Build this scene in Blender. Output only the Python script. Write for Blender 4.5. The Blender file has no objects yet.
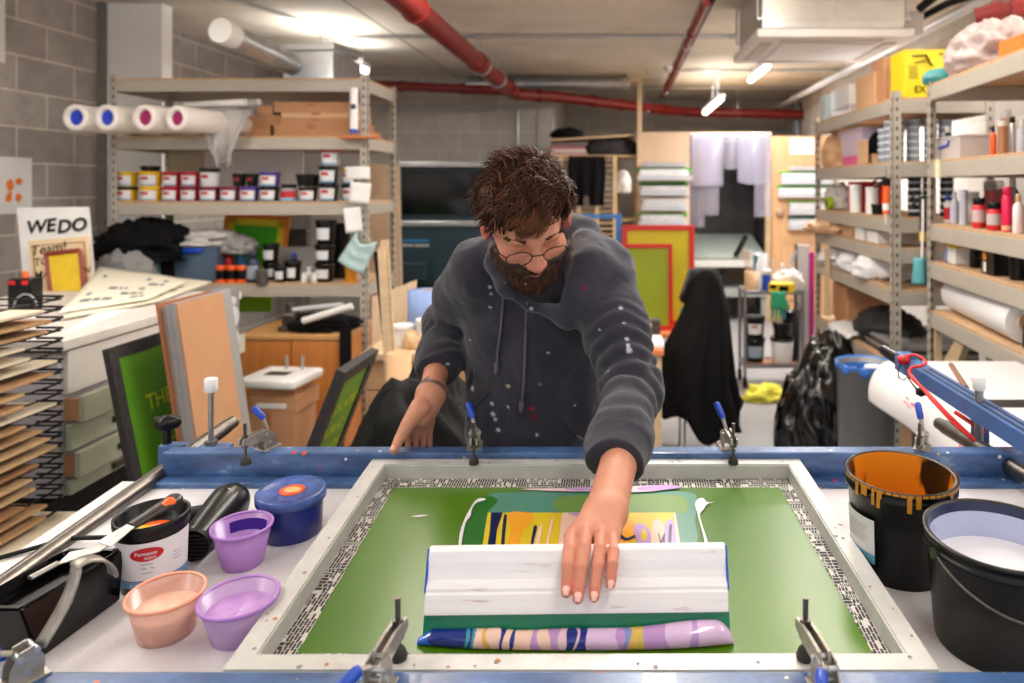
import bpy, bmesh, math, random
import numpy as np
from mathutils import Vector, Matrix, Euler
random.seed(7); RNG = np.random.default_rng(7)
SC = bpy.context.scene
COL = SC.collection
PI = math.pi
# ------------------------------------------------------------------ camera
CX, CY, FP, EYE = 620.0, 187.0, 740.0, 1.52
cam_d = bpy.data.cameras.new('camera'); cam = bpy.data.objects.new('camera', cam_d); COL.objects.link(cam)
cam.location = (0, 0, EYE); cam.rotation_euler = (PI/2, 0, 0)
cam_d.sensor_width = 36; cam_d.lens = FP/1024*36
cam_d.shift_x = -(CX-512)/1024; cam_d.shift_y = -(341.5-CY)/1024
cam_d.clip_start = .05; cam_d.clip_end = 60
cam_d.dof.use_dof = True; cam_d.dof.focus_distance = 1.22; cam_d.dof.aperture_fstop = 3.6
SC.camera = cam
vs = SC.view_settings
SC.display_settings.display_device = 'sRGB'
vs.view_transform = 'Standard'; vs.look = 'None'; vs.gamma = 1; vs.exposure = -.38; vs.use_curve_mapping = False
SC.cycles.use_denoising = True
try: SC.cycles.denoiser = 'OPENIMAGEDENOISE'
except Exception: pass
SC.cycles.max_bounces = 7; SC.cycles.diffuse_bounces = 4; SC.cycles.transparent_max_bounces = 12
SC.cycles.sample_clamp_indirect = 6; SC.cycles.caustics_reflective = False; SC.cycles.caustics_refractive = False

def P(px, py, D):
    return Vector(((px-CX)/FP*D, D, EYE-(py-CY)/FP*D))
def X(px, D): return (px-CX)/FP*D
def Z(py, D): return EYE-(py-CY)/FP*D
# table plane: tilted a little away from the floor
SL = 37/740.0; TH = .62
TN = Vector((0, -SL, 1)).normalized(); TV = Vector((0, 1, SL)).normalized(); TO = Vector((0, 0, EYE-TH))
TROT = math.atan(SL)
def T(px, py, h=0.0):
    d = Vector(((px-CX)/FP, 1, -(py-CY)/FP)); c = Vector((0, 0, EYE))
    t = (h-(c-TO).dot(TN))/d.dot(TN)
    return c+d*t
def TW(x, v, h=0.0):      # table coordinates -> world
    return TO+Vector((x, 0, 0))+TV*v+TN*h
def TC(p):                # world -> table coordinates
    q = p-TO
    return q.x, q.dot(TV), q.dot(TN)
# ------------------------------------------------------------------ objects
def thing(name, label, cat, loc=(0, 0, 0), rot=(0, 0, 0), group=None):
    o = bpy.data.objects.new(name, None); o.empty_display_size = .05; COL.objects.link(o)
    o.location = loc; o.rotation_euler = rot if hasattr(rot, '__len__') else (0, 0, rot)
    o['label'] = label; o['category'] = cat
    if group: o['group'] = group
    return o
def tag(o, label, cat, group=None, kind=None):
    o['label'] = label; o['category'] = cat
    if group: o['group'] = group
    if kind: o['kind'] = kind
    return o
def mats_of(m): return list(m) if isinstance(m, (list, tuple)) else [m]

class MB:
    def __init__(s): s.v = []; s.f = []; s.m = []; s.s = []; s.vc = None
    def add(s, verts, faces, mat=0, smooth=False, M=None):
        o = len(s.v)
        if M is not None: verts = [M @ Vector(v) for v in verts]
        s.v += [tuple(v) for v in verts]
        s.f += [tuple(i+o for i in f) for f in faces]
        s.m += [mat]*len(faces); s.s += [smooth]*len(faces)
        return s
    def box(s, c, d, bevel=0, mat=0, M=None, seg=2):
        bm = bmesh.new(); bmesh.ops.create_cube(bm, size=1)
        for v in bm.verts: v.co = Vector((v.co.x*d[0]+c[0], v.co.y*d[1]+c[1], v.co.z*d[2]+c[2]))
        if bevel > 0:
            bevel = min(bevel, min(d)*.45)
            bmesh.ops.bevel(bm, geom=list(bm.edges), offset=bevel, segments=seg, affect='EDGES', profile=.5)
        bm.verts.index_update()
        vv = [v.co.copy() for v in bm.verts]; ff = [[v.index for v in f.verts] for f in bm.faces]
        bm.free()
        return s.add(vv, ff, mat, False, M)
    def b2(s, x0, x1, y0, y1, z0, z1, bevel=0, mat=0, M=None):
        return s.box(((x0+x1)/2, (y0+y1)/2, (z0+z1)/2), (abs(x1-x0), abs(y1-y0), abs(z1-z0)), bevel, mat, M)
    def hexa(s, p, mat=0):    # 8 points: bottom 4 ccw, top 4 ccw
        return s.add(p, [(3, 2, 1, 0), (4, 5, 6, 7), (0, 1, 5, 4), (1, 2, 6, 5), (2, 3, 7, 6), (3, 0, 4, 7)], mat)
    def lathe(s, prof, n=28, c=(0, 0, 0), mat=0, smooth=True, M=None, sx=1, sy=1, cap0=True, cap1=True):
        vv = []; ff = []
        for r, z in prof:
            for k in range(n):
                a = 2*PI*k/n; vv.append((c[0]+r*sx*math.cos(a), c[1]+r*sy*math.sin(a), c[2]+z))
        for i in range(len(prof)-1):
            for k in range(n):
                k2 = (k+1) % n
                ff.append((i*n+k, i*n+k2, (i+1)*n+k2, (i+1)*n+k))
        s.add(vv, ff, mat, smooth, M)
        if cap0 and prof[0][0] > 1e-5: s.add(vv[:n], [tuple(reversed(range(n)))], mat, False, M)
        if cap1 and prof[-1][0] > 1e-5: s.add(vv[-n:], [tuple(range(n))], mat, False, M)
        return s
    def cyl(s, p0, p1, r0, r1=None, n=16, mat=0, caps=True):
        return s.tube([p0, p1], [r0, r0 if r1 is None else r1], n, mat, caps)
    def tube(s, pts, r, n=10, mat=0, caps=True, smooth=True, flat=1.0):
        pts = [Vector(p) for p in pts]; m = len(pts)
        rs = r if hasattr(r, '__len__') else [r]*m
        t0 = (pts[1]-pts[0]).normalized()
        up = Vector((0, 0, 1)) if abs(t0.z) < .9 else Vector((0, 1, 0))
        nrm = t0.cross(up).normalized(); vv = []; ff = []
        for i in range(m):
            t = (pts[min(i+1, m-1)]-pts[max(i-1, 0)])
            if t.length < 1e-9: t = t0.copy()
            t.normalize()
            nrm = (nrm-t*nrm.dot(t))
            if nrm.length < 1e-6: nrm = t.orthogonal()
            nrm.normalize(); b = t.cross(nrm)
            for k in range(n):
                a = 2*PI*k/n; vv.append(pts[i]+nrm*(rs[i]*math.cos(a))+b*(rs[i]*flat*math.sin(a)))
        for i in range(m-1):
            for k in range(n):
                k2 = (k+1) % n; ff.append((i*n+k, i*n+k2, (i+1)*n+k2, (i+1)*n+k))
        s.add(vv, ff, mat, smooth)
        if caps:
            s.add(vv[:n], [tuple(reversed(range(n)))], mat); s.add(vv[-n:], [tuple(range(n))], mat)
        return s
    def prism(s, pts, off, mat=0, smooth=False):   # planar polygon (3D points) extruded by vector off
        n = len(pts); off = Vector(off); a = [Vector(p) for p in pts]; b = [p+off for p in a]
        ff = [tuple(reversed(range(n))), tuple(range(n, 2*n))]
        s.add(a+b, ff, mat)
        s.add(a+b, [(i, (i+1) % n, n+(i+1) % n, n+i) for i in range(n)], mat, smooth)
        return s
    def band(s, r, z0, z1, a0, a1, n=14, mat=0, r1=None, smooth=True, c=(0, 0, 0)):  # curved label; angle 0 faces -y
        r1 = r if r1 is None else r1; vv = []; ff = []
        for i in range(n+1):
            a = a0+(a1-a0)*i/n
            vv.append((c[0]+r*math.sin(a), c[1]-r*math.cos(a), c[2]+z0)); vv.append((c[0]+r1*math.sin(a), c[1]-r1*math.cos(a), c[2]+z1))
        for i in range(n): ff.append((2*i, 2*i+2, 2*i+3, 2*i+1))
        return s.add(vv, ff, mat, smooth)
    def sheet(s, fn, nu, nv, th=0.0, mat=0, smooth=True):   # fn(u,v)->Vector ; thickness along normals
        g = [[Vector(fn(i/nu, j/nv)) for j in range(nv+1)] for i in range(nu+1)]
        vv = [g[i][j] for i in range(nu+1) for j in range(nv+1)]
        idx = lambda i, j: i*(nv+1)+j
        ff = [(idx(i, j), idx(i+1, j), idx(i+1, j+1), idx(i, j+1)) for i in range(nu) for j in range(nv)]
        if th <= 0: return s.add(vv, ff, mat, smooth)
        nn = []
        for i in range(nu+1):
            for j in range(nv+1):
                a = g[min(i+1, nu)][j]-g[max(i-1, 0)][j]; b = g[i][min(j+1, nv)]-g[i][max(j-1, 0)]
                q = a.cross(b); nn.append(q.normalized() if q.length > 1e-12 else Vector((0, 0, 1)))
        N = len(vv); v2 = [v-n_*th for v, n_ in zip(vv, nn)]
        f2 = [tuple(i+N for i in reversed(f)) for f in ff]
        e = []
        for i in range(nu):
            e.append((idx(i+1, 0), idx(i, 0), idx(i, 0)+N, idx(i+1, 0)+N)); e.append((idx(i, nv), idx(i+1, nv), idx(i+1, nv)+N, idx(i, nv)+N))
        for j in range(nv):
            e.append((idx(0, j), idx(0, j+1), idx(0, j+1)+N, idx(0, j)+N)); e.append((idx(nu, j+1), idx(nu, j), idx(nu, j)+N, idx(nu, j+1)+N))
        return s.add(vv+v2, ff+f2+e, mat, smooth)
    def text(s, string, size, M, mat=0, depth=0.0, wrap=None, align='CENTER', bold=.012):
        cu = bpy.data.curves.new('txt', 'FONT'); cu.body = string; cu.size = size; cu.align_x = align; cu.align_y = 'CENTER'
        cu.resolution_u = 3; cu.offset = size*bold
        ob = bpy.data.objects.new('txt', cu); COL.objects.link(ob)
        bpy.context.view_layer.update()
        me = ob.evaluated_get(bpy.context.evaluated_depsgraph_get()).to_mesh()
        vv = [v.co.copy() for v in me.vertices]; ff = [tuple(p.vertices) for p in me.polygons]
        bpy.data.objects.remove(ob); bpy.data.curves.remove(cu)
        if wrap: vv = [wrap(v) for v in vv]
        return s.add(vv, ff, mat, False, M)
    def mesh(s, name, mats):
        me = bpy.data.meshes.new(name); me.from_pydata(s.v, [], s.f)
        for m in mats_of(mats): me.materials.append(m)
        me.polygons.foreach_set('material_index', s.m); me.polygons.foreach_set('use_smooth', s.s)
        me.update()
        return me
    def build(s, name, mats, parent=None, weld=False):
        me = s.mesh(name, mats)
        if weld:
            bm = bmesh.new(); bm.from_mesh(me); bmesh.ops.remove_doubles(bm, verts=bm.verts, dist=1e-6); bm.to_mesh(me); bm.free()
        o = bpy.data.objects.new(name, me); COL.objects.link(o)
        if parent: o.parent = parent
        return o
    def pivot(s, p):          # move the mesh so that p becomes its origin
        p = Vector(p); s.v = [tuple(Vector(v)-p) for v in s.v]; return s
def smooth_path(P_, n=6):
    P_ = [Vector(p) for p in P_]; out = []
    for i in range(len(P_)-1):
        p0, p1, p2, p3 = P_[max(i-1, 0)], P_[i], P_[i+1], P_[min(i+2, len(P_)-1)]
        for k in range(n):
            t = k/n; out.append(.5*((2*p1)+(-p0+p2)*t+(2*p0-5*p1+4*p2-p3)*t*t+(-p0+3*p1-3*p2+p3)*t**3))
    return out+[P_[-1]]
def solo(mb, name, mats, label, cat, group=None, kind=None, pivot=None):
    """a thing that is one mesh: origin at its base centre"""
    a = np.array(mb.v); lo, hi = a.min(0), a.max(0)
    p = Vector(((lo[0]+hi[0])/2, (lo[1]+hi[1])/2, lo[2])) if pivot is None else Vector(pivot)
    mb.pivot(p); o = mb.build(name, mats); o.location = p
    return tag(o, label, cat, group, kind)
def struct(mb, name, mats, parent=None):
    o = mb.build(name, mats, parent)
    if parent is None: o['kind'] = 'structure'
    return o
def dup(root, loc=None, rot=None, label=None, group=None):
    r = root.copy(); COL.objects.link(r)
    if loc is not None: r.location = loc
    if rot is not None: r.rotation_euler = rot if hasattr(rot, '__len__') else (0, 0, rot)
    if label: r['label'] = label
    if group: r['group'] = group
    for ch in root.children:
        c = ch.copy(); COL.objects.link(c); c.parent = r
        for g in ch.children:
            d = g.copy(); COL.objects.link(d); d.parent = c
    return r
# ------------------------------------------------------------------ materials
def lin(c):
    def f(u):
        u = u/255.0
        return u/12.92 if u <= .04045 else ((u+.055)/1.055)**2.4
    return tuple(f(u) for u in c[:3])+(1.0,)
_MC = {}
def mat(name, col, rough=.5, metal=0.0, var=0.0, scale=8.0, bump=0.0, bscale=80.0, alpha=1.0, coat=0.0, spec=.5, emit=0.0, trans=0.0, stretch=None, sheen=0.0, coords='Object'):
    if name in _MC: return _MC[name]
    m = bpy.data.materials.new(name); m.use_nodes = True; nt = m.node_tree; N = nt.nodes; L = nt.links
    b = N['Principled BSDF']; c = lin(col)
    b.inputs['Base Color'].default_value = c; b.inputs['Roughness'].default_value = rough; b.inputs['Metallic'].default_value = metal
    b.inputs['Coat Weight'].default_value = coat; b.inputs['Specular IOR Level'].default_value = spec
    b.inputs['Alpha'].default_value = alpha; b.inputs['Transmission Weight'].default_value = trans
    if sheen: b.inputs['Sheen Weight'].default_value = sheen
    if emit: b.inputs['Emission Color'].default_value = c; b.inputs['Emission Strength'].default_value = emit
    if var or bump:
        tc = N.new('ShaderNodeTexCoord'); mp = N.new('ShaderNodeMapping'); L.new(tc.outputs[coords], mp.inputs[0])
        if stretch: mp.inputs['Scale'].default_value = stretch
    if var:
        nz = N.new('ShaderNodeTexNoise'); nz.inputs['Scale'].default_value = scale; nz.inputs['Detail'].default_value = 5; nz.inputs['Roughness'].default_value = .65
        L.new(mp.outputs[0], nz.inputs[0])
        cr = N.new('ShaderNodeValToRGB'); cr.color_ramp.elements[0].position = .3; cr.color_ramp.elements[1].position = .7
        cr.color_ramp.elements[0].color = tuple(v*(1-var) for v in c[:3])+(1,)
        cr.color_ramp.elements[1].color = tuple(min(1, v*(1+var*.7)) for v in c[:3])+(1,)
        L.new(nz.outputs[0], cr.inputs[0]); L.new(cr.outputs[0], b.inputs['Base Color'])
    if bump:
        n2 = N.new('ShaderNodeTexNoise'); n2.inputs['Scale'].default_value = bscale; n2.inputs['Detail'].default_value = 4
        L.new(mp.outputs[0], n2.inputs[0])
        bp = N.new('ShaderNodeBump'); bp.inputs['Strength'].default_value = bump; bp.inputs['Distance'].default_value = .01
        L.new(n2.outputs[0], bp.inputs['Height']); L.new(bp.outputs[0], b.inputs['Normal'])
    _MC[name] = m
    return m
def vcmat(name, rough=.6, bump=0.0, bscale=200, sheen=0.0, coat=0.0, sss=0.0, var=0.0, spec=.5):
    """material coloured by the mesh's own 'Col' attribute (dyes, stains, skin marks)"""
    m = bpy.data.materials.new(name); m.use_nodes = True; nt = m.node_tree; N = nt.nodes; L = nt.links; b = N['Principled BSDF']
    a = N.new('ShaderNodeAttribute'); a.attribute_name = 'Col'
    out = a.outputs['Color']
    if var:
        nz = N.new('ShaderNodeTexNoise'); nz.inputs['Scale'].default_value = 35; nz.inputs['Detail'].default_value = 6
        mx = N.new('ShaderNodeMix'); mx.data_type = 'RGBA'; mx.blend_type = 'MULTIPLY'; mx.inputs[0].default_value = 1
        cr = N.new('ShaderNodeValToRGB'); cr.color_ramp.elements[0].color = (1-var, 1-var, 1-var, 1); cr.color_ramp.elements[1].color = (1+var*.3,)*3+(1,)
        cr.color_ramp.elements[0].position = .3; cr.color_ramp.elements[1].position = .7
        L.new(nz.outputs[0], cr.inputs[0]); L.new(out, mx.inputs[6]); L.new(cr.outputs[0], mx.inputs[7]); out = mx.outputs[2]
    L.new(out, b.inputs['Base Color'])
    b.inputs['Roughness'].default_value = rough; b.inputs['Sheen Weight'].default_value = sheen; b.inputs['Coat Weight'].default_value = coat
    b.inputs['Specular IOR Level'].default_value = spec
    if sss:
        b.inputs['Subsurface Weight'].default_value = sss; b.inputs['Subsurface Radius'].default_value = (.012, .005, .003); b.inputs['Subsurface Scale'].default_value = .5
    if bump:
        n2 = N.new('ShaderNodeTexNoise'); n2.inputs['Scale'].default_value = bscale; n2.inputs['Detail'].default_value = 4
        bp = N.new('ShaderNodeBump'); bp.inputs['Strength'].default_value = bump; bp.inputs['Distance'].default_value = .004
        L.new(n2.outputs[0], bp.inputs['Height']); L.new(bp.outputs[0], b.inputs['Normal'])
    return m
# common materials
WHITE = mat('white_plastic', (236, 234, 232), .4)
PAPER = mat('white_paper', (238, 237, 236), .8, var=.04)
BLACKP = mat('black_plastic', (6, 6, 7), .3, spec=.35)
BLACKM = mat('black_matt', (9, 9, 10), .6, spec=.3)
STEEL = mat('brushed_steel', (176, 172, 168), .32, .85, var=.25, scale=20)
GALV = mat('galvanised_steel', (196, 198, 200), .3, .75, var=.2, scale=14)
DSTEEL = mat('dark_steel', (112, 106, 101), .34, .9, var=.3, scale=25)
ALU = mat('aluminium_frame', (205, 203, 198), .45, .35, var=.14, scale=18, bump=.1, bscale=60)
BLUEP = mat('blue_paint_chipped', (52, 82, 132), .38, var=.4, scale=16, bump=.15, bscale=50)
SHELFP = mat('shelf_grey_paint', (176, 168, 156), .5, var=.08, scale=6)
SLOT = mat('slot_dark', (52, 46, 42), .8)
CHIP = mat('chipboard', (196, 160, 124), .8, var=.18, scale=45)
PLY = mat('plywood', (214, 184, 154), .65, var=.12, scale=5, stretch=(6, 6, .5))
PLYO = mat('plywood_orange', (208, 160, 116), .6, var=.16, scale=5, stretch=(5, 5, .5))
CABW = mat('cabinet_wood', (200, 126, 62), .45, var=.18, scale=4, stretch=(7, 7, .5))
CARD = mat('cardboard', (188, 138, 100), .8, var=.07, scale=12)
CARDL = mat('cardboard_light', (214, 172, 132), .8, var=.07, scale=12)
REDP = mat('red_pipe_paint', (128, 26, 22), .38, var=.12, scale=5)
RED = mat('red_label', (196, 24, 30), .45)
ORANGE = mat('orange_plastic', (236, 92, 26), .45)
YELLOW = mat('yellow_plastic', (238, 196, 22), .45)
NAVY = mat('navy_plastic', (26, 36, 74), .4)
TEAL = mat('teal_plastic', (60, 140, 142), .45)
CLEAR = mat('clear_plastic', (214, 216, 222), .18, alpha=.42)
FROST = mat('frosted_plastic', (222, 222, 226), .35, alpha=.65)
BLUE = mat('blue_plastic', (24, 74, 190), .4)
LTAN = mat('light_wood', (206, 178, 142), .65, var=.15, scale=6, stretch=(1, 1, 6))
# ================================================================== ROOM
CEIL = 2.8; WLX = -3.62; WRX = 2.42; DB1 = 8.65; DB2 = 10.9; XB = -.8
def block_mat(name, axis, c1, c2, mortar, bw=.47, rh=.216, off=(0, 0), ms=.006, var=.25):
    m = bpy.data.materials.new(name); m.use_nodes = True; nt = m.node_tree; N = nt.nodes; L = nt.links; b = N['Principled BSDF']
    tc = N.new('ShaderNodeTexCoord'); sp = N.new('ShaderNodeSeparateXYZ'); cb = N.new('ShaderNodeCombineXYZ'); L.new(tc.outputs['Object'], sp.inputs[0])
    mp = N.new('ShaderNodeMapping'); mp.inputs['Location'].default_value = (off[0], off[1], 0)
    L.new(sp.outputs[axis], cb.inputs[0]); L.new(sp.outputs[2], cb.inputs[1]); L.new(cb.outputs[0], mp.inputs[0])
    br = N.new('ShaderNodeTexBrick'); br.inputs['Scale'].default_value = 1; br.inputs['Brick Width'].default_value = bw; br.inputs['Row Height'].default_value = rh
    br.inputs['Mortar Size'].default_value = ms; br.inputs['Mortar Smooth'].default_value = .2; br.inputs['Bias'].default_value = 0
    br.inputs['Color1'].default_value = lin(c1); br.inputs['Color2'].default_value = lin(c2); br.inputs['Mortar'].default_value = lin(mortar)
    L.new(mp.outputs[0], br.inputs['Vector'])
    nz = N.new('ShaderNodeTexNoise'); nz.inputs['Scale'].default_value = 5; nz.inputs['Detail'].default_value = 8; nz.inputs['Roughness'].default_value = .7
    L.new(tc.outputs['Object'], nz.inputs[0])
    cr = N.new('ShaderNodeValToRGB'); cr.color_ramp.elements[0].color = (1-var,)*3+(1,); cr.color_ramp.elements[1].color = (1+var*.5,)*3+(1,)
    cr.color_ramp.elements[0].position = .3; cr.color_ramp.elements[1].position = .7; L.new(nz.outputs[0], cr.inputs[0])
    mx = N.new('ShaderNodeMix'); mx.data_type = 'RGBA'; mx.blend_type = 'MULTIPLY'; mx.inputs[0].default_value = 1
    L.new(br.outputs['Color'], mx.inputs[6]); L.new(cr.outputs[0], mx.inputs[7]); L.new(mx.outputs[2], b.inputs['Base Color'])
    b.inputs['Roughness'].default_value = .9
    bp = N.new('ShaderNodeBump'); bp.inputs['Strength'].default_value = .35; bp.inputs['Distance'].default_value = .006; bp.invert = True
    L.new(br.outputs['Fac'], bp.inputs['Height']); L.new(bp.outputs[0], b.inputs['Normal'])
    return m
BLK_L = block_mat('grey_block_left', 1, (178, 170, 165), (160, 153, 149), (226, 214, 202), off=(-4.44+4.7, -2.314+2.592))
BLK_B = block_mat('grey_block_back', 0, (206, 199, 191), (192, 186, 179), (216, 210, 202), var=.15)
def conc(name, col, var, scale, rough=.85):
    return mat(name, col, rough, var=var, scale=scale, bump=.08, bscale=30)
CONC = conc('ceiling_concrete', (228, 218, 202), .2, 1.3)
FLOORM = conc('floor_concrete', (150, 148, 150), .16, 1.6, .5)
WPAINT = mat('white_wall_paint', (246, 245, 244), .7, var=.05, scale=3)
struct(MB().b2(WLX-.4, WRX+.4, -1.5, DB2+.2, -.1, 0), 'floor', FLOORM)
struct(MB().b2(WLX-.4, WRX+.4, -1.0, DB2+.2, CEIL, CEIL+.12), 'ceiling', CONC)
wl = MB().b2(WLX-.2, WLX, .3, DB1+.1, 0, CEIL); struct(wl, 'wall_left', BLK_L)
wb = MB().b2(WLX, XB, DB1, DB1+.2, 0, CEIL).b2(XB-.15, XB, DB1+.2, DB2+.2, 0, CEIL).b2(XB, WRX+.2, DB2, DB2+.2, 0, CEIL); struct(wb, 'wall_back', BLK_B)
struct(MB().b2(WRX, WRX+.2, 1.2, DB2, 0, CEIL), 'wall_right', BLK_B)
struct(MB().b2(X(107, 5.15), X(162, 5.15), 5.15, 5.27, 0, CEIL, .004), 'pillar', WPAINT)
struct(MB().b2(WLX, X(107, 5.15), 5.12, 5.2, 0, CEIL), 'trim_1', mat('corner_strip', (128, 122, 118), .8, var=.15, scale=9))
struct(MB().b2(XB-.16, XB+.02, DB1-.02, DB1+.16, 0, CEIL), 'trim_2', mat('corner_pale', (196, 190, 182), .8, var=.1))
# formwork seams on the ceiling
sm = MB()
for yy in (3.9, 6.35, 8.8): sm.b2(WLX, WRX, yy, yy+.012, CEIL-.003, CEIL)
for xx in (-1.9, .55): sm.b2(xx, xx+.012, 0, DB2, CEIL-.003, CEIL)
struct(sm, 'trim_3', mat('ceiling_seam', (150, 140, 126), .9))
# ------------------------------------------------------------------ services under the ceiling
def coupling(mb, p, d, r, w=.05):
    d = Vector(d).normalized(); p = Vector(p); mb.cyl(p-d*w/2, p+d*w/2, r, n=18)
def pipe(name, label, cat, pts, r, m, couplers=(), cr=1.25, hang=(), group=None):
    t = thing(name, label, cat, Vector(pts[0])*1.0, group=group); o = Vector(pts[0])
    q = [Vector(p)-o for p in pts]
    fine = []
    for i in range(len(q)-1):
        for k in range(4): fine.append(q[i].lerp(q[i+1], k/4))
    fine.append(q[-1]); MB().tube(fine, r, 18).build('pipe_run', m, t)
    for i, f in couplers:
        mb = MB(); p = q[i].lerp(q[i+1], f); d = q[i+1]-q[i]; coupling(mb, p, d, r*cr); mb.build('coupling', m, t)
    for i, f in hang:
        p = q[i].lerp(q[i+1], f); mb = MB(); mb.tube([p, (p.x, p.y, CEIL-o.z)], .006, 6); mb.tube([p+Vector((r*1.15*math.cos(a), 0, r*1.15*math.sin(a))) for a in np.linspace(0, 2*PI, 13)], .008, 5)
        mb.build('hanger_rod', GALV, t)
    return t
j = P(513, 92, 7.8)
pipe('sprinkler_pipe', 'thick red pipe running overhead from front to back under the ceiling', 'pipe',
     [(-1.24, 2.9, 2.58), P(410, 5, 4.27), j], .074, REDP, [(0, .62), (1, .03), (1, .5), (1, .9)], 1.15, [(1, .55), (1, .75)])
pipe('sprinkler_pipe', 'red crosswise pipe above the left shelving ending at the thick pipe elbow', 'pipe', [P(300, 82, 7.85), j+Vector((-.1, .05, .02))], .05, REDP, [(0, .5), (0, .8)], 1.2, [(0, .6)])
pipe('sprinkler_pipe', 'red pipe slanting away right from the elbow along the back wall', 'pipe', [j+Vector((.02, .02, -.02)), P(560, 97, 8.3), P(640, 107, 9.2), P(685, 112, 9.8), P(816, 115, 9.8)], .062, REDP, [(0, .5), (1, .4), (1, .75), (2, .5), (3, .3), (3, .7)], 1.18, [(2, .1), (3, .4)])
pipe('cable_pipe', 'slim dark red pipe with black cable running to the back wall', 'pipe', [(X(707, 4.55), 4.55, CEIL-.14), (X(707, 4.55), 9.3, CEIL-.14)], .03, REDP, [(0, .2), (0, .5), (0, .8)], 1.3, [(0, .3), (0, .9)])
solo(MB().tube([(X(713, 4.55), 4.5, CEIL-.13), (X(713, 4.55), 9.2, CEIL-.13)], .018, 8), 'cable', BLACKM, 'black cable strapped along the slim dark red ceiling pipe', 'cable')
pipe('drain_pipe', 'pale grey pipe slanting down under the ceiling above the right shelving', 'pipe', [(2.13, 3.9, 2.62), (2.17, 10.3, 2.62)], .032, mat('pale_pipe', (206, 206, 208), .4), [(0, .3), (0, .6)], 1.2, [(0, .5)])
pipe('drain_pipe', 'dark maroon pipe with couplings in the top right corner', 'pipe', [P(975, 17, 3.55), P(1000, 11, 3.5), P(1060, 0, 3.4)], .04, mat('maroon_pipe', (110, 24, 26), .35), [(0, .9), (1, .3)], 1.25)
pipe('standpipe', 'grey vertical drain pipe at the back wall behind the ply panel', 'pipe', [P(797, 104, 9.9), (X(797, 9.9), 9.9, .02)], .05, mat('grey_pipe', (128, 130, 138), .45), [(0, .2)], 1.15)
pipe('ventilation_duct', 'long silver insulated duct with a white end at the back', 'duct', [P(468, 84, 8.5), P(630, 84, 8.5)], .075, GALV, [(0, .97)], 1.3, [(0, .3), (0, .7)])
for pts, lb in [([(X(300, 6.2), 4.7, CEIL-.02), (X(352, 6.2), 6.2, CEIL-.02), (X(860, 6.2), 6.2, CEIL-.02)], 'thin steel conduit bending across the ceiling above the shelving'),
                ([(X(680, 8.0), 8.0, CEIL-.02), (X(905, 8.0), 8.0, CEIL-.02)], 'thin steel conduit crossing the ceiling behind the air conditioner'),
                ([(X(640, 9.4), 9.4, CEIL-.02), (X(900, 9.4), 9.4, CEIL-.02)], 'thin steel conduit crossing the ceiling nearest the back wall'),
                ([P(375, 107, DB1-.03), P(548, 107, DB1-.03)], 'thin conduit along the block wall under the red pipe'),
                ([P(518, 105, DB1-.03), P(518, 150, DB1-.03)], 'thin conduit dropping down the block wall above the man'),
                ([P(580, 118, DB2-.04), P(640, 118, DB2-.04), P(785, 130, DB2-.04), P(785, 145, DB2-.04)], 'thin conduit along the far back wall above the wood panels')]:
    mb = MB().tube(pts, .013, 8)
    for i in range(len(pts)-1):
        a, b = Vector(pts[i]), Vector(pts[i+1]); n_ = max(1, int((b-a).length/.9))
        for k in range(1, n_): coupling(mb, a.lerp(b, k/n_), b-a, .02, .06)
    solo(mb, 'conduit', GALV, lb, 'conduit', 'steel conduits')
solo(MB().lathe([(.05, 0), (.06, .01), (.06, .04), (.03, .06)], 16).lathe([(.035, -.03), (.05, 0)], 16), 'smoke_detector', WHITE, 'small white smoke detector beside the slim dark red pipe', 'detector').location = (X(669, 7.9), 7.9, CEIL-.06)
# air-conditioning cassette
ac = thing('air_conditioner', 'white ceiling air conditioner cassette with exposed metal body', 'air conditioner', (1.3, 4.92, 2.42))
W_ = .475
b = MB(); b.b2(-.44, .44, -.42, .42, .06, .37, .01)
for zz in (.12, .3): b.b2(-.445, .445, -.425, -.418, zz, zz+.012)
b.b2(.02, .25, -.428, -.42, .13, .3); b.build('body', mat('ac_metal', (196, 194, 190), .35, .7, var=.1), ac)
b = MB(); b.b2(-W_, W_, -W_, W_, 0, .055, .012); b.build('panel', mat('ac_white', (242, 239, 238), .45), ac)
b = MB()
for a in range(4):
    Mx = Matrix.Rotation(a*PI/2, 4, 'Z'); b.box((0, -.385, -.004), (.62, .075, .012), .004, 0, Mx)
b.build('louvre', mat('ac_louvre', (206, 200, 198), .5), ac)
b = MB().b2(-.29, .29, -.29, .29, -.012, .002, .008); b.build('intake_grille', mat('ac_grille', (248, 247, 250), .5), ac)
for sx in (-1, 1):
    for sy in (-1, 1):
        b = MB().tube([(sx*.46, sy*.4, .12), (sx*.46, sy*.4, .38)], .007, 6).b2(sx*.44-.02, sx*.46+.02, sy*.4-.02, sy*.4+.02, .12, .13); b.build('hanger_rod', GALV, ac)
MB().b2(.44, .6, -.3, .1, .05, .2, .01).build('connection_box', mat('ac_box', (214, 206, 206), .5), ac)
MB().tube([(.55, -.35, .2), (.62, -.5, .27), (.8, -.6, .33), (1.0, -.5, .36)], .028, 10).build('insulated_pipe', BLACKM, ac)
MB().tube([(.6, -.2, .17), (.7, -.4, .22), (.9, -.45, .28)], .022, 10).build('insulated_pipe', BLACKM, ac)
MB().box((-.40, -.44, .3), (.09, .03, .03), .008).build('valve', mat('valve_green', (20, 96, 110), .5), ac)
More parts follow.
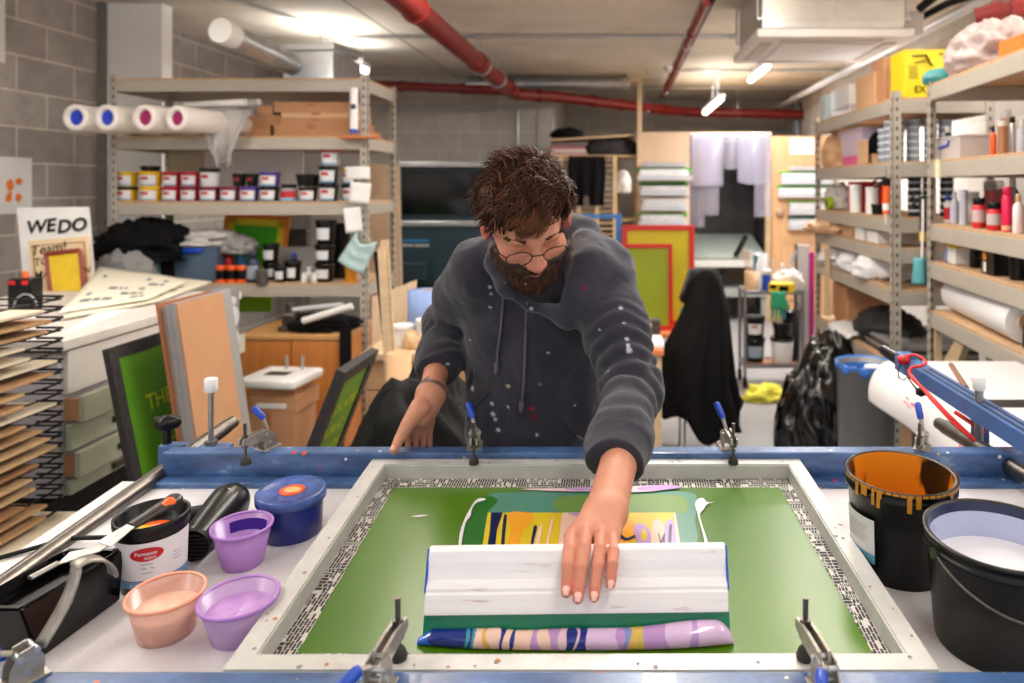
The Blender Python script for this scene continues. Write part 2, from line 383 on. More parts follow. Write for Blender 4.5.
# ------------------------------------------------------------------ lighting: LED battens, some only added for their light, with area lamps at their diffusers
LEDM = mat('led_diffuser', (255, 252, 246), .5, emit=9)
def batten(label, x, y, z, ln, power, col=(1, .965, .92), w=.12, hang=False, up=.0):
    t = thing('ceiling_light', label, 'light', (x, y, z), group='tube lights under the ceiling')
    MB().box((0, 0, .035), (.09, ln, .04), .01).build('housing', WHITE, t)
    mb = MB(); mb.tube([(0, -ln/2+.01, .0), (0, ln/2-.01, .0)], .03, 14); mb.build('diffuser', LEDM, t)
    for q in ((0, -ln*.3) if hang else ()): MB().tube([(0, q, .05), (0, q, CEIL-z)], .006, 6).build('hanger_rod', GALV, t)
    ld = bpy.data.lights.new('lamp', 'AREA'); ld.shape = 'RECTANGLE'; ld.size = w; ld.size_y = ln; ld.energy = power; ld.color = col
    lo = bpy.data.objects.new('lamp', ld); COL.objects.link(lo); lo.parent = t; lo.location = (0, 0, -.034)
    if up:
        l2 = ld.copy(); l2.energy = power*up; lu = bpy.data.objects.new('lamp', l2); COL.objects.link(lu); lu.parent = t; lu.location = (0, 0, .062); lu.rotation_euler = (PI, 0, 0)
    return t
PW = 26
batten('lit tube light under the ceiling behind the air conditioner', 1.48, 7.9, CEIL-.07, 1.0, PW*2.0)
batten('lit tube light hanging on rods over the wood panels at the back', 1.03, 8.25, 2.42, 1.4, PW*.5, hang=True, up=.4)
for i, (x, y, p, u_) in enumerate([(-1.7, .9, .6, .5), (.5, .5, .3, 1), (1.75, 1.3, .3, .8), (-2.3, 2.7, .65, 1), (.15, 2.7, 1.4, .8), (2.0, 3.0, .8, .5), (-.9, 3.6, .3, 6), (-2.6, 1.6, .35, 1), (1.0, 3.35, .35, 4.5)]):
    if p: batten(['tube light above the drying rack, outside the picture', 'tube light above the printing table, outside the picture', 'tube light above the paint buckets, outside the picture',
             'tube light in front of the left shelving, outside the picture', 'tube light above the man, outside the picture', 'tube light above the right shelving, outside the picture',
             'added uplight between the man and the left shelving, outside the picture', 'added fill light nearest the left wall, outside the picture', 'added uplight in front of the air conditioner, outside the picture'][i], x, y, 2.48 if i not in (6, 8) else 2.66, 1.4, PW*p, hang=True, up=u_)  # last three are added unseen lamps, brightening the ceiling and left wall
batten('lit lamp glowing above the left shelving beside the duct box', X(362, 6.6), 6.6, Z(69, 6.6), .22, PW*.1, hang=True, up=1, w=.2)
batten('added unseen fill light behind the duct box', X(318, 5.7), 5.9, 2.45, .5, PW*.5, hang=True, up=1)  # added lamp kept out of sight to lift the back of the room
batten('added unseen fill light behind the air conditioner', 1.62, 6.1, 2.7, .9, PW*4.6, hang=True, up=.12)  # added unseen lamp, brightens the back and gives the green screen its sheen
w = bpy.data.worlds.new('world'); SC.world = w; w.use_nodes = True
w.node_tree.nodes['Background'].inputs[0].default_value = (1, .98, .97, 1); w.node_tree.nodes['Background'].inputs[1].default_value = 1.25
# ================================================================== SHELVING
def shelving(name, label, W, Dp, H, levels, beam=.07, loc=(0, 0, 0), rz=0, back=False, group='grey rivet shelving'):
    """local: x 0..W along the front, y 0 front .. Dp back, z levels = deck tops"""
    t = thing(name, label, 'shelving', loc, (0, 0, rz), group)
    pw = .042
    for ix, x in enumerate((0, W)):
        for iy, y in enumerate((0, Dp)):
            sx = 1 if ix == 0 else -1; sy = 1 if iy == 0 else -1
            mb = MB(); mb.b2(x, x+sx*pw, y, y+sy*.003, 0, H); mb.b2(x, x+sx*.003, y, y+sy*pw, 0, H)
            k = 0; z = .06
            while z < H-.03:
                mb.b2(x+sx*.016, x+sx*.026, y-sy*.001, y+sy*.004, z, z+.02, 0, 1)
                mb.b2(x-sx*.001, x+sx*.004, y+sy*.016, y+sy*.026, z, z+.02, 0, 1); z += .05
            mb.build('post', [SHELFP, SLOT], t)
    for z in levels:
        for y0, y1 in ((.004, .024), (Dp-.024, Dp-.004)):
            MB().b2(.005, W-.005, y0, y1, z-beam-.012, z-.012, .003).build('beam', SHELFP, t)
        for x0, x1 in ((.005, .02), (W-.02, W-.005)):
            MB().b2(x0, x1, .026, Dp-.026, z-beam-.012, z-.012, .003).build('beam', SHELFP, t)
        MB().b2(.008, W-.008, .006, Dp-.006, z-.012, z, .001).build('shelf_deck', CHIP, t)
    return t
LSX0, LSX1, LSD = X(110, 4.5), X(367, 4.5), 4.5
LZ = [Z(78, 4.5), Z(136, 4.5), Z(201.5, 4.5), Z(283.5, 4.5), .36]
shelving('rivet_shelving', 'grey metal shelving unit with ink pots beside the grey block wall', LSX1-LSX0, .58, LZ[0]+.02, LZ, loc=(LSX0, LSD, 0))
FX, FD0, FD1 = 1.4, 3.795, 5.31
FZ = [Z(97, FD0), Z(161, FD0), Z(217.5, FD0), Z(248, FD0), Z(290, FD0), .60, .12]
# far right unit: front faces -x (the aisle)
shelving('rivet_shelving', 'grey metal shelving unit with papers and a red box behind the bin bags', FD1-FD0, .52, FZ[0]+.03, FZ, loc=(FX, FD1, 0), rz=-PI/2)
NRZ = -PI/2-math.atan((668-CX)/FP)
NX, ND = X(927, 3.62), 3.62
NZ = [Z(85, ND), Z(161, ND), Z(223, ND), Z(260.5, ND), Z(309, ND)]
nsh = shelving('rivet_shelving', 'grey metal shelving unit with bottles and jars at the right edge', 1.5, .52, NZ[0]+.03, NZ, loc=(NX, ND, 0), rz=NRZ)
nm = Matrix.Translation((NX, ND, 0)) @ Matrix.Rotation(NRZ, 4, 'Z')
MB().b2(.03, 1.48, .505, .512, NZ[2]+.01, NZ[1]-.09).b2(.03, 1.48, .505, .512, NZ[4]+.01, NZ[3]-.09).build('back_panel', PLY, nsh)
MB().prism([(.06, .02, .62), (.06, .02, .9), (.02, .02, .9), (.02, .02, .45), (.1, .02, .45), (.42, .02, .86), (.33, .02, .86)], (0, .03, 0)).build('corner_brace', LTAN, nsh)
MB().b2(.12, .17, -.004, .003, NZ[1]-.085, NZ[1]+.002).build('price_tag', mat('tag_paper', (232, 230, 190), .8), nsh)
def npt(px, dy=.12):
    """point on the near unit: depth for a pixel column, dy behind its front edge"""
    best = None
    for k in range(200):
        s = k/199*1.5; p = nm @ Vector((s, dy, 0)); q = CX+p.x/p.y*FP
        if best is None or abs(q-px) < best[0]: best = (abs(q-px), p.x, p.y)
    return best[1], best[2]
# ------------------------------------------------------------------ small goods
def vessel(name, label, cat, x, y, z, w, h, kind='tub', col=WHITE, cap=BLACKP, lab=None, logo=None, group=None, rz=0, stripe=None, fill=None, capcol=None):
    """small container with body / cap / label parts"""
    t = thing(name, label, cat, (x, y, z), (0, 0, rz), group); r = w/2
    if kind == 'tub':          # tapered ink pot with press-on lid
        MB().lathe([(r*.8, 0), (r*.83, .004), (r*.93, h*.8), (r*.93, h*.82)], 26).build('tub', col, t)
        MB().lathe([(r*.94, h*.78), (r, h*.8), (r, h*.98), (r*.96, h), (r*.9, h*.985), (0, h*.985)], 26, cap1=False).build('lid', cap, t)
        if lab: MB().band(r*.835, h*.06, h*.74, -1.15, 1.0, 14, r1=r*.935).build('label', lab, t)
        if logo: MB().band(r*.90, h*.46, h*.64, -.55, .3, 8, r1=r*.937).build('logo', logo, t)
        if stripe: MB().band(r*.842, h*.06, h*.16, -1.15, 1.0, 10, r1=r*.857).build('label_stripe', stripe, t)
    elif kind == 'bucket':     # open/closed pail with rim and ears
        MB().lathe([(r*.78, 0), (r*.8, .005), (r*.94, h*.88), (r*.94, h*.9)], 26).build('tub', col, t)
        MB().lathe([(r*.95, h*.86), (r, h*.87), (r, h*.93), (r*.98, h*.94), (r*.98, h), (r*.9, h*.99), (0, h*.97)], 26, cap1=False).build('lid', cap, t)
        if lab: MB().band(r*.83, h*.2, h*.68, -.9, .7, 12, r1=r*.915).build('label', lab, t)
        if logo: MB().band(r*.885, h*.5, h*.6, -.5, .1, 8, r1=r*.907).build('logo', logo, t)
    elif kind == 'jar':
        MB().lathe([(r*.92, 0), (r, h*.03), (r, h*.68), (r*.86, h*.76), (r*.8, h*.78)], 24).build('body', col, t)
        MB().lathe([(r*.82, h*.77), (r*.9, h*.78), (r*.9, h*.97), (r*.84, h), (0, h)], 24, cap1=False).build('lid', cap, t)
        if lab: MB().band(r*1.01, h*.14, h*.6, -1.3, 1.3, 14).build('label', lab, t)
        if stripe: MB().band(r*1.02, h*.04, h*.2, -PI, PI, 24).build('label_stripe', stripe, t)
    elif kind == 'bottle':
        MB().lathe([(r*.92, 0), (r, h*.02), (r, h*.62), (r*.9, h*.7), (r*.45, h*.78), (r*.4, h*.8)], 22).build('body', col, t)
        MB().lathe([(r*.42, h*.79), (r*.5, h*.8), (r*.46, h*.98), (r*.4, h), (0, h)], 18, cap1=False).build('cap', cap, t)
        if lab: MB().band(r*1.01, h*.12, h*.55, -1.4, 1.4, 14).build('label', lab, t)
        if stripe: MB().band(r*1.02, h*.03, h*.12, -PI, PI, 22).build('label_stripe', stripe, t)
    elif kind == 'spray':
        MB().lathe([(r*.94, 0), (r, h*.02), (r, h*.76), (r*.8, h*.82), (r*.55, h*.84)], 22).build('can', col, t)
        MB().lathe([(r*.56, h*.83), (r*.8, h*.84), (r*.78, h*.98), (r*.7, h), (0, h)], 20, cap1=False).build('cap', cap, t)
        if lab: MB().band(r*1.01, h*.15, h*.55, -1.4, 1.4, 14).build('label', lab, t)
        if stripe: MB().band(r*1.015, h*.04, h*.14, -PI, PI, 22).build('label_stripe', stripe, t)
    elif kind == 'tube':       # cylinder with flat cap
        MB().lathe([(r, 0), (r, h*.85)], 22).build('body', col, t)
        MB().lathe([(r*1.03, h*.84), (r*1.03, h*.99), (r*.95, h), (0, h)], 22, cap1=False).build('cap', cap, t)
        if lab: MB().band(r*1.01, h*.1, h*.6, -1.4, 1.4, 12).build('label', lab, t)
        if stripe: MB().band(r*1.015, h*.35, h*.5, -PI, PI, 22).build('label_stripe', stripe, t)
    return t
def carton(name, label, cat, x, y, z, w, d, h, m, rz=0, group=None, flap=True, lab=None, tape=None):
    """closed box: shell, lid flaps line, tape, label; origin at base centre"""
    t = thing(name, label, cat, (x, y, z), (0, 0, rz), group)
    MB().box((0, 0, h/2), (w, d, h), .003).build('box_body', m, t)
    if flap: MB().b2(-w/2-.002, w/2+.002, -d/2-.002, d/2+.002, h*.72, h+.002, .002).build('lid', m, t)
    if tape: MB().b2(-w*.06, w*.06, -d/2-.0035, d/2+.0035, h*.6, h+.004).build('tape', tape, t)
    if lab: MB().b2(-w*.3, w*.3, -d/2-.004, -d/2, h*.3, h*.62).build('label', lab, t)
    return t
# ------------------------------------------------------------------ left shelving: ink pots (third shelf)
LB = mat('label_white', (232, 232, 236), .6); LBLUE = mat('label_blue', (120, 180, 214), .5)
YL = mat('yellow_ink', (236, 188, 20), .4); CRM = mat('crimson_ink', (176, 18, 40), .4); WINE = mat('wine_ink', (120, 16, 52), .4); PUR = mat('purple_ink', (74, 44, 140), .4)
PD = 4.62; ZS = LZ[2]
def pot(px0, px1, py0, py1, col, cap, lab, label, z=None, D=PD, logo=RED, kind='tub'):
    w = (px1-px0)/FP*D; h = (py1-py0)/FP*D
    return vessel('ink_pot', label, 'ink pot', X((px0+px1)/2, D), D, ZS if z is None else z, w, h, kind, col, cap, lab, logo, 'ink pots on the third shelf', stripe=LBLUE if lab else None)
lw = [(115, 137, YL, BLACKP, LB, 'yellow ink pot, leftmost of the bottom row on the third shelf'),
      (140, 162, YL, YL, LB, 'yellow ink pot with wide white label, second in the bottom row on the shelf'),
      (162.5, 180.5, CRM, CRM, LB, 'crimson ink pot third along the bottom row of pots'),
      (181, 199.5, CRM, WINE, LB, 'crimson ink pot with wine lid, fourth along the bottom row of pots'),
      (200, 220, WINE, WINE, LB, 'wine red ink pot under the pot with a black lid'),
      (220.5, 239.5, WINE, WINE, LB, 'wine red ink pot between a wine pot and the purple pot'),
      (240, 259, PUR, PUR, LB, 'purple ink pot in the bottom row under the black tubs'),
      (260, 279, BLACKP, BLACKP, LB, 'black ink pot standing under the purple lidded pot')]
for a, b_, c, k, l, s in lw: pot(a, b_, 186.5, 201, c, k, l, s)
H1 = (201-186.5)/FP*PD
up = [(115, 137, 14.5, YL, YL, LB, 'yellow ink pot on top of the leftmost yellow pot'),
      (140, 162, 15, YL, YL, LB, 'yellow ink pot upper in the second stack under a black pot'),
      (163, 181, 14.5, CRM, CRM, LB, 'crimson ink pot upper in the third stack'),
      (181.5, 200, 14.5, CRM, CRM, LB, 'crimson ink pot upper in the fourth stack beside the black lidded pot'),
      (200.5, 219.5, 18, LB, BLACKP, None, 'white ink pot with black lid upper in the fifth stack'),
      (233, 246, 13, BLACKP, BLACKP, None, 'plain black tub on top of the wine pot'),
      (246.5, 258.5, 13, BLACKP, BLACKP, None, 'plain black tub on top of the purple pot'),
      (260, 280, 14.5, PUR, PUR, LB, 'purple lidded ink pot on top of a black pot')]
for a, b_, h, c, k, l, s in up: pot(a, b_, 200-h, 200, c, k, l, s, ZS+H1+.001)
pot(141, 160, 195, 200, BLACKP, BLACKP, None, 'flat black pot topmost of the second stack', ZS+H1*2.04+.003, logo=None)
pot(281, 297, 184, 201, CLEAR, BLACKP, mat('label_red', (190, 40, 44), .5), 'clear jar with dark lid and red label among black pots', logo=None, kind='jar')
pot(299, 317.5, 187, 201, BLACKP, BLACKP, LB, 'black ink pot with white label under an open black tub')
pot(296, 320, 196, 208, BLACKP, BLACKP, None, 'wide black tub on top of the black pot with white label', ZS+H1+.002, logo=None, kind='bucket')
for k, (a, b_, c, cap, l, s) in enumerate([(319, 338.5, BLACKP, BLACKP, LB, 'black ink pot at the bottom of the tall stack'), (319, 338.5, BLACKP, BLACKP, LB, 'black ink pot in the middle of the tall stack'), (321, 341, CLEAR, RED, LB, 'clear pot with red lid topmost of the tall stack')]):
    pot(a, b_, 183.5, 201, c, cap, l, s, ZS+k*.110)
for k, (cap, s) in enumerate([(BLACKP, 'black lidded white pot at the bottom beside the tall stack'), (YELLOW, 'yellow lidded pot on top beside the tall stack')]):
    pot(341.5, 357, 184.5, 201, LB if k == 0 else BLACKP, cap, LB, s, ZS+k*.105, D=4.7)
# white boards standing behind the pots (against the block wall side of the shelf)
def leaning(name, label, cat, pts, th, m, group=None, back=1):
    mb = MB(); a, b_, c = Vector(pts[0]), Vector(pts[1]), Vector(pts[2]); n = (b_-a).cross(c-b_).normalized()
    if n.y < 0: n = -n
    mb.prism(pts, n*th*back); return solo(mb, name, m, label, cat, group)
leaning('foam_board', 'white board standing behind the ink pots on the third shelf', 'board', [(X(205, 5.0), 5.0, ZS+.002), (X(303, 5.0), 5.0, ZS+.002), (X(303, 5.02), 5.02, Z(151, 5)), (X(205, 5.02), 5.02, Z(151, 5))], .012, mat('board_white', (244, 244, 244), .6))
leaning('backing_board', 'cream board standing behind the red ink pots', 'board', [(X(168, 5.03), 5.03, ZS+.002), (X(205, 5.03), 5.03, ZS+.002), (X(205, 5.03), 5.03, Z(152, 5)), (X(168, 5.03), 5.03, Z(152, 5))], .01, mat('board_cream', (206, 194, 164), .7))
# ------------------------------------------------------------------ second shelf: rolls, boxes, bag
RB = mat('roll_blue', (20, 60, 190), .5); RP = mat('roll_pink', (150, 20, 90), .5); RW = mat('roll_white', (236, 228, 222), .5)
for i, (px, py, r, inner, lb) in enumerate([(75, 119, .074, RB, 'white paper roll with blue inside, leftmost on the second shelf'), (106, 119, .073, RB, 'white paper roll with blue inside, second on the second shelf'),
                                  (144, 120, .073, RP, 'white paper roll with pink inside, third on the second shelf'), (176, 121, .07, RP, 'white paper roll with pink inside, beside the plastic sheet')]):
    p0 = P(px, py, 4.12); rr = r; zc = LZ[1]+rr+.004
    p0.z = zc
    d = Vector((.06+.05*i, 1, .0)).normalized(); ln = .9
    if i == 0: p0.z += .0
    t = thing('paper_roll', lb, 'paper roll', p0, group='paper rolls on the second shelf')
    ax = d; e1 = Vector((d.y, -d.x, 0)); e2 = Vector((0, 0, 1)); mb = MB(); vv = []; ff = []; n = 28
    prof = [(rr*.62, .16), (rr*.62, 0), (rr*.72, -.003), (rr*.98, 0), (rr, .004), (rr, ln), (rr*.62, ln), (rr*.62, ln-.1)]
    for r_, s_ in prof:
        for k in range(n): vv.append(ax*s_+(e1*math.cos(2*PI*k/n)+e2*math.sin(2*PI*k/n))*r_)
    for q in range(len(prof)-1):
        for k in range(n): ff.append((q*n+k, q*n+(k+1) % n, (q+1)*n+(k+1) % n, (q+1)*n+k))
    mb.add(vv, ff, 0, True); mb.build('roll_sheet', RW, t)
    mb = MB(); mb.cyl(ax*.02, ax*.2, rr*.615, n=24); mb.build('core_lining', inner, t)
def flat_box(px0, px1, py0, py1, lb, D=4.6, m=CARD, z=None, dd=.38):
    h = (py1-py0)/FP*D; w_ = (px1-px0)/FP*D; zz = Z(py1, D) if z is None else z
    return carton('cardboard_box', lb, 'box', X((px0+px1)/2, D), D+dd/2, zz, w_, dd, h-.002, CARDL if int(px0) % 2 else m, group='flat cardboard boxes on the second shelf', tape=mat('packing_tape', (170, 110, 70), .4) if w_ > .3 else None)
zz = LZ[1]
for px0, px1, py0, py1, lb in [(274, 349, 123, 136, 'flat cardboard box at the bottom of the wide pile on the second shelf'), (280, 350, 117.5, 123, 'thin flat cardboard box second from the bottom of the wide pile'),
                               (281, 351, 112, 117.5, 'thin flat cardboard box third from the bottom of the wide pile'), (274, 350, 101.5, 112, 'flat cardboard box topmost of the wide pile on the second shelf')]:
    h = (py1-py0)/FP*4.6; t = flat_box(px0, px1, py0, py1, lb, z=zz); zz += h+.001 if True else 0
zz = LZ[1]
for px0, px1, py0, py1, lb in [(246, 270, 124, 136, 'small cardboard box at the bottom beside the wide pile'), (250, 280, 114, 124, 'cardboard box in the middle beside the wide pile'), (258, 273, 105, 114, 'small cardboard box topmost beside the wide pile')]:
    h = (py1-py0)/FP*4.62; flat_box(px0, px1, py0, py1, lb, 4.62 if px1 < 274 else 4.62, z=zz, dd=.3); zz += h+.001
zz = LZ[1]
for k, (a, b_, py) in enumerate([(369, 383, 8), (369, 380, 7), (370, 377, 6)]):
    h = py/FP*4.9; carton('cardboard_box', ['small brown box at the bottom behind the shelf post', 'small brown box in the middle behind the shelf post', 'small brown box topmost behind the shelf post'][k], 'box', X((a+b_)/2, 4.9)-.09, 4.9, zz, .14-.02*k, .2, h, CARD, rz=.25*k-.2, group='small boxes behind the shelf post'); zz += h+.001
for k, (px, py, ang, c) in enumerate([(239, 104, .05, WHITE), (252, 104, 0, GALV)]):
    p = P(px, py, 4.36); p.z = LZ[1]+.19+k*.0
    mb = MB().tube([Vector((-.42, .18, .0)), Vector((.04, 0, 0))], .02, 12); t = solo(mb, 'plastic_tube', c, ['thin white plastic roll lying on top of the paper rolls', 'thin clear plastic roll beside the thin white roll'][k], 'roll', pivot=(0, 0, 0)); t.location = p
def pbag(u, v):
    a = u*2-1; w_ = (1-v)*.36+.03; fold = .025*math.sin(9*u+3*v)+.015*math.sin(17*u+5*v)
    return Vector((a*w_*.5+.05*v*(1 if a > 0 else .2), -.035-.05*math.sin(v*2.6)+fold*(.4+v), -v*.32+.02*(1-v)+.02*math.cos(12*u)*v))
t = solo(MB().sheet(pbag, 30, 24, .0015), 'plastic_bag', mat('plastic_film', (206, 203, 202), .15, alpha=.5, bump=.3, bscale=40), 'crumpled clear plastic bag hanging over the front of the second shelf', 'bag', pivot=(0, 0, 0))
t.location = P(227, 113, 4.5)+Vector((0, -.02, 0))
def wsheet(u, v): return Vector((-.36+.62*u, -.12+.34*v, .012*math.sin(6*u+4*v)+.012*v))
t = solo(MB().sheet(wsheet, 14, 8, .012), 'foam_sheet', mat('foam_white', (238, 236, 234), .6), 'white foam sheet lying across the paper rolls', 'sheet', pivot=(0, 0, 0)); t.location = (X(192, 4.75), 4.72, LZ[1]+.185)
tp = thing('tape_tube', 'white tube with blue end standing at the shelf post', 'tube', P(354, 131, 4.46)+Vector((0, 0, -.01)))
MB().lathe([(.024, 0), (.024, .27)], 18).build('body', WHITE, tp); MB().lathe([(.025, .0), (.025, .02)], 18).build('end_cap', BLUE, tp)
MB().band(.0245, .14, .17, -.6, .8).build('label', NAVY, tp)
solo(MB().b2(0, .235, 0, .09, 0, .012, .003), 'wood_offcut', mat('orange_wood', (206, 116, 62), .6, var=.15), 'orange wooden strip under the white tube at the post', 'wood strip').location = P(360, 138.5, 4.46)
# ------------------------------------------------------------------ top of the left shelving: duct box
db = thing('duct_box', 'galvanised duct box with insulated round pipe on top of the left shelving', 'duct', (X(310, 4.62), 4.62, LZ[0]))
w_ = (333-283)/FP*4.62; hh = (73-43)/FP*4.62
cxl = X((283+333)/2, 4.62)-X(310, 4.62)
MB().b2(cxl-w_/2, cxl+w_/2, 0, .5, 0, hh, .004).build('box_body', GALV, db)
MB().prism([(cxl-w_/2-.01, -.012, hh), (cxl+w_/2+.01, -.012, hh+.012), (cxl+w_/2+.01, .52, hh+.05), (cxl-w_/2-.01, .52, hh+.03)], (0, 0, .04)).build('lid', GALV, db)
mb = MB(); a = P(222, 31, 3.95)-db.location; a.z += .0; b_ = Vector((cxl-w_/2+.06, .06, hh*.5)); mb.tube([a.lerp(b_, k/24) for k in range(25)], [.063+.0025*(k % 2) for k in range(25)], 22); mb.build('round_pipe', GALV, db)
d = (b_-a).normalized(); MB().cyl(a-d*.015, a+d*.09, .068, n=24).build('end_cap', WHITE, db)
solo(MB().b2(-.1, .1, -.03, .03, 0, .05, .006), 'wall_box', BLACKM, 'small dark junction box on the wall behind the silver pipe', 'box').location = P(238, 21, 5.9)
# ================================================================== noise helper (numpy value noise)
_PR = np.random.default_rng(3).random((64, 64, 64)).astype(np.float32)*2-1
def vnoise(p, s):
    q = p*s; i = np.floor(q).astype(np.int64); f = q-i; f = f*f*(3-2*f); r = 0
    for dx in (0, 1):
        for dy in (0, 1):
            for dz in (0, 1):
                wgt = (f[:, 0] if dx else 1-f[:, 0])*(f[:, 1] if dy else 1-f[:, 1])*(f[:, 2] if dz else 1-f[:, 2])
                r = r+wgt*_PR[(i[:, 0]+dx) & 63, (i[:, 1]+dy) & 63, (i[:, 2]+dz) & 63]
    return r
def fbm(p, s, o=3):
    r = 0; a = 1
    for k in range(o): r = r+a*vnoise(p+k*7.3, s*2**k); a *= .5
    return r
def lump(name, label, cat, m, c, r, amp=.12, s=6, group=None, ridged=True, n=40, squash=0, kind=None, subz=None):
    """soft heap: cloth or bag with creased surface, sitting flat on its base"""
    bm = bmesh.new(); bmesh.ops.create_uvsphere(bm, u_segments=n, v_segments=n//2+4, radius=1)
    a = np.array([v.co for v in bm.verts])
    k = fbm(a+np.array(c)*3.1, s/2.0, 4)
    if ridged: k = 1-2*np.abs(k)
    sc = 1+amp*k
    b = a*sc[:, None]*np.array(r); lo = -r[2]*(.55 if subz is None else subz)
    b[:, 2] = np.maximum(b[:, 2], lo)
    for v, q in zip(bm.verts, b): v.co = Vector((q[0], q[1], q[2]-lo))
    me = bpy.data.meshes.new(name); bm.to_mesh(me); bm.free(); me.materials.append(m)
    me.polygons.foreach_set('use_smooth', [True]*len(me.polygons))
    o = bpy.data.objects.new(name, me); COL.objects.link(o); o.location = c
    return tag(o, label, cat, group, kind)
CLOTHB = mat('black_cloth', (12, 11, 13), .9, var=.3, scale=20, bump=.3, bscale=50, spec=.2)
CLOTHG = mat('grey_cloth', (148, 146, 146), .9, var=.12, scale=20, bump=.25, bscale=60)
CLOTHW = mat('white_cloth', (216, 210, 206), .9, var=.08, scale=20, bump=.3, bscale=50)
# ================================================================== LEFT SHELVING, fourth shelf
Z4 = LZ[3]; D4 = 4.62
def on4(px, D=D4): return X(px, D), D, Z4
bp = thing('backpack', 'black and teal backpack piled with dark clothes on the fourth shelf', 'bag', (X(150, 4.6), 4.66, Z4))
MB().box((.06, 0, .15), (.24, .26, .3), .05, seg=3).build('bag_body', CLOTHB, bp)
MB().tube([(.1, -.135, .01), (.1, -.14, .16), (.1, -.13, .26)], .012, 8).tube([(.03, -.135, .26), (.1, -.14, .27)], .012, 8).build('teal_piping', TEAL, bp)
o = lump('clothes', 'black clothes heaped on top of the backpack on the fourth shelf', 'clothes', CLOTHB, (X(140, 4.5), 4.56, Z4+.14), (.25, .17, .15), .28, 5, n=56, subz=.5)
o = lump('sweatshirt', 'grey sweatshirt hanging over the front of the backpack', 'clothes', CLOTHG, (X(127, 4.42), 4.42, Z4+.002), (.15, .09, .12), .24, 5, n=48, subz=.7)
bn = thing('storage_bin', 'clear blue plastic bin full of cloths on the fourth shelf', 'bin', (X(196, 4.58), 4.7, Z4))
w1, h1 = (218-171)/FP*4.58/2, (278-243)/FP*4.58
mb = MB(); BC = mat('bin_blue_clear', (96, 120, 150), .25, alpha=.75)
a = .86
mb.hexa([(-w1*a, -.15*a, 0), (w1*a, -.15*a, 0), (w1*a, .15*a, 0), (-w1*a, .15*a, 0), (-w1, -.15, h1), (w1, -.15, h1), (w1, .15, h1), (-w1, .15, h1)]); mb.build('bin_body', BC, bn)
MB().b2(-w1-.008, w1+.008, -.158, .158, h1-.012, h1).build('rim', BC, bn); MB().b2(-.06, .06, -.168, -.15, h1-.035, h1-.005, .006).build('handle', BLUE, bn)
for k, (dx, dz, rr, lb) in enumerate([(-.04, 0, (.19, .15, .045), 'white folded cloth lying across the top of the blue bin'), (.02, .045, (.16, .14, .035), 'off-white cloth topmost on the blue bin'), (.2, -.05, (.12, .09, .07), 'grey rolled cloth hanging off the right of the blue bin')]):
    lump('rag', lb, 'cloth', CLOTHW if k < 2 else CLOTHG, (X(196, 4.58)+dx, 4.68, Z4+h1+.001+dz), rr, .22, 5, 'cloths on the blue bin', n=40)
RB_ = mat('red_bottle', (180, 24, 30), .35); DB_ = mat('dark_blue_bottle', (30, 42, 66), .4); TB_ = mat('teal_bottle', (16, 84, 120), .4)
for k, (a, b_, lb) in enumerate([(216.5, 226, 'black bottle with orange bands, leftmost of three by the blue bin'), (227, 236.5, 'black bottle with orange bands, middle of three by the blue bin'), (237, 247, 'black bottle with orange bands, rightmost of three by the blue bin')]):
    w_ = (b_-a)/FP*4.55
    v = vessel('ink_bottle', lb, 'bottle', *on4((a+b_)/2, 4.55), w_, .105, 'tube', ORANGE, ORANGE, None, group='orange banded bottles')
    MB().band(w_/2*1.02, .022, .078, -PI, PI, 22).build('label', BLACKP, v)
vessel('spray_bottle', 'red bottle behind the orange banded bottles', 'bottle', *on4(229, 4.68), .055, .2, 'bottle', RB_, RED)
vessel('bottle', 'teal bottle behind the rightmost orange banded bottle', 'bottle', *on4(242, 4.68), .058, .19, 'tube', TB_, TB_)
vessel('bottle', 'tall dark blue bottle with pale label in front of black tubs', 'bottle', *on4(253, 4.56), .075, .19, 'bottle', DB_, DB_, mat('label_grey', (150, 160, 176), .6))
vessel('grey_pot', 'small dark grey pot in front of the dark blue bottle', 'pot', *on4(262, 4.5), .068, .085, 'tube', mat('pot_grey', (74, 72, 72), .6), mat('pot_grey', (74, 72, 72), .6))
vessel('ink_tub', 'black tub with white label at the bottom behind the grey pot', 'tub', *on4(271, 4.7), .1, .105, 'bucket', BLACKP, BLACKP, LB)
vessel('ink_tub', 'black tub with white label stacked behind the grey pot', 'tub', X(271, 4.7), 4.7, Z4+.106, .105, .12, 'bucket', BLACKP, BLACKP, LB)
vessel('ink_tub', 'black pot with white label right of the grey pot', 'tub', *on4(281, 4.58), .085, .1, 'bucket', BLACKP, BLACKP, LB)
vessel('ink_tub', 'black tub with white label and blue bottle on it', 'tub', *on4(293, 4.62), .105, .125, 'bucket', BLACKP, BLACKP, LB)
vessel('bottle', 'small blue bottle standing on a black tub before the silver panel', 'bottle', X(294, 4.62), 4.62, Z4+.126, .04, .05, 'jar', NAVY, BLUE)
for k, px in enumerate((304, 309, 314)):
    vessel('sample_jar', ['small white jar, left of three by the tall black tubs', 'small white jar, middle of three by the tall black tubs', 'small white jar, right of three by the tall black tubs'][k], 'jar', *on4(px, 4.55+.05*(k % 2)), .034, .06+.03*(k % 2), 'jar', WHITE, WHITE, group='small white jars')
for k, (px, zz, w_, h_, lb) in enumerate([(325, 0, .125, .115, 'big black tub with label, front bottom of the tall tub stack'), (325, .116, .125, .115, 'big black tub with label, front middle of the tall tub stack'), (326, .232, .13, .15, 'big black tub with label, front topmost of the tall tub stack')]):
    vessel('ink_tub', lb, 'tub', X(px, 4.6), 4.6, Z4+zz, w_, h_, 'bucket', BLACKP, BLACKP, LB)
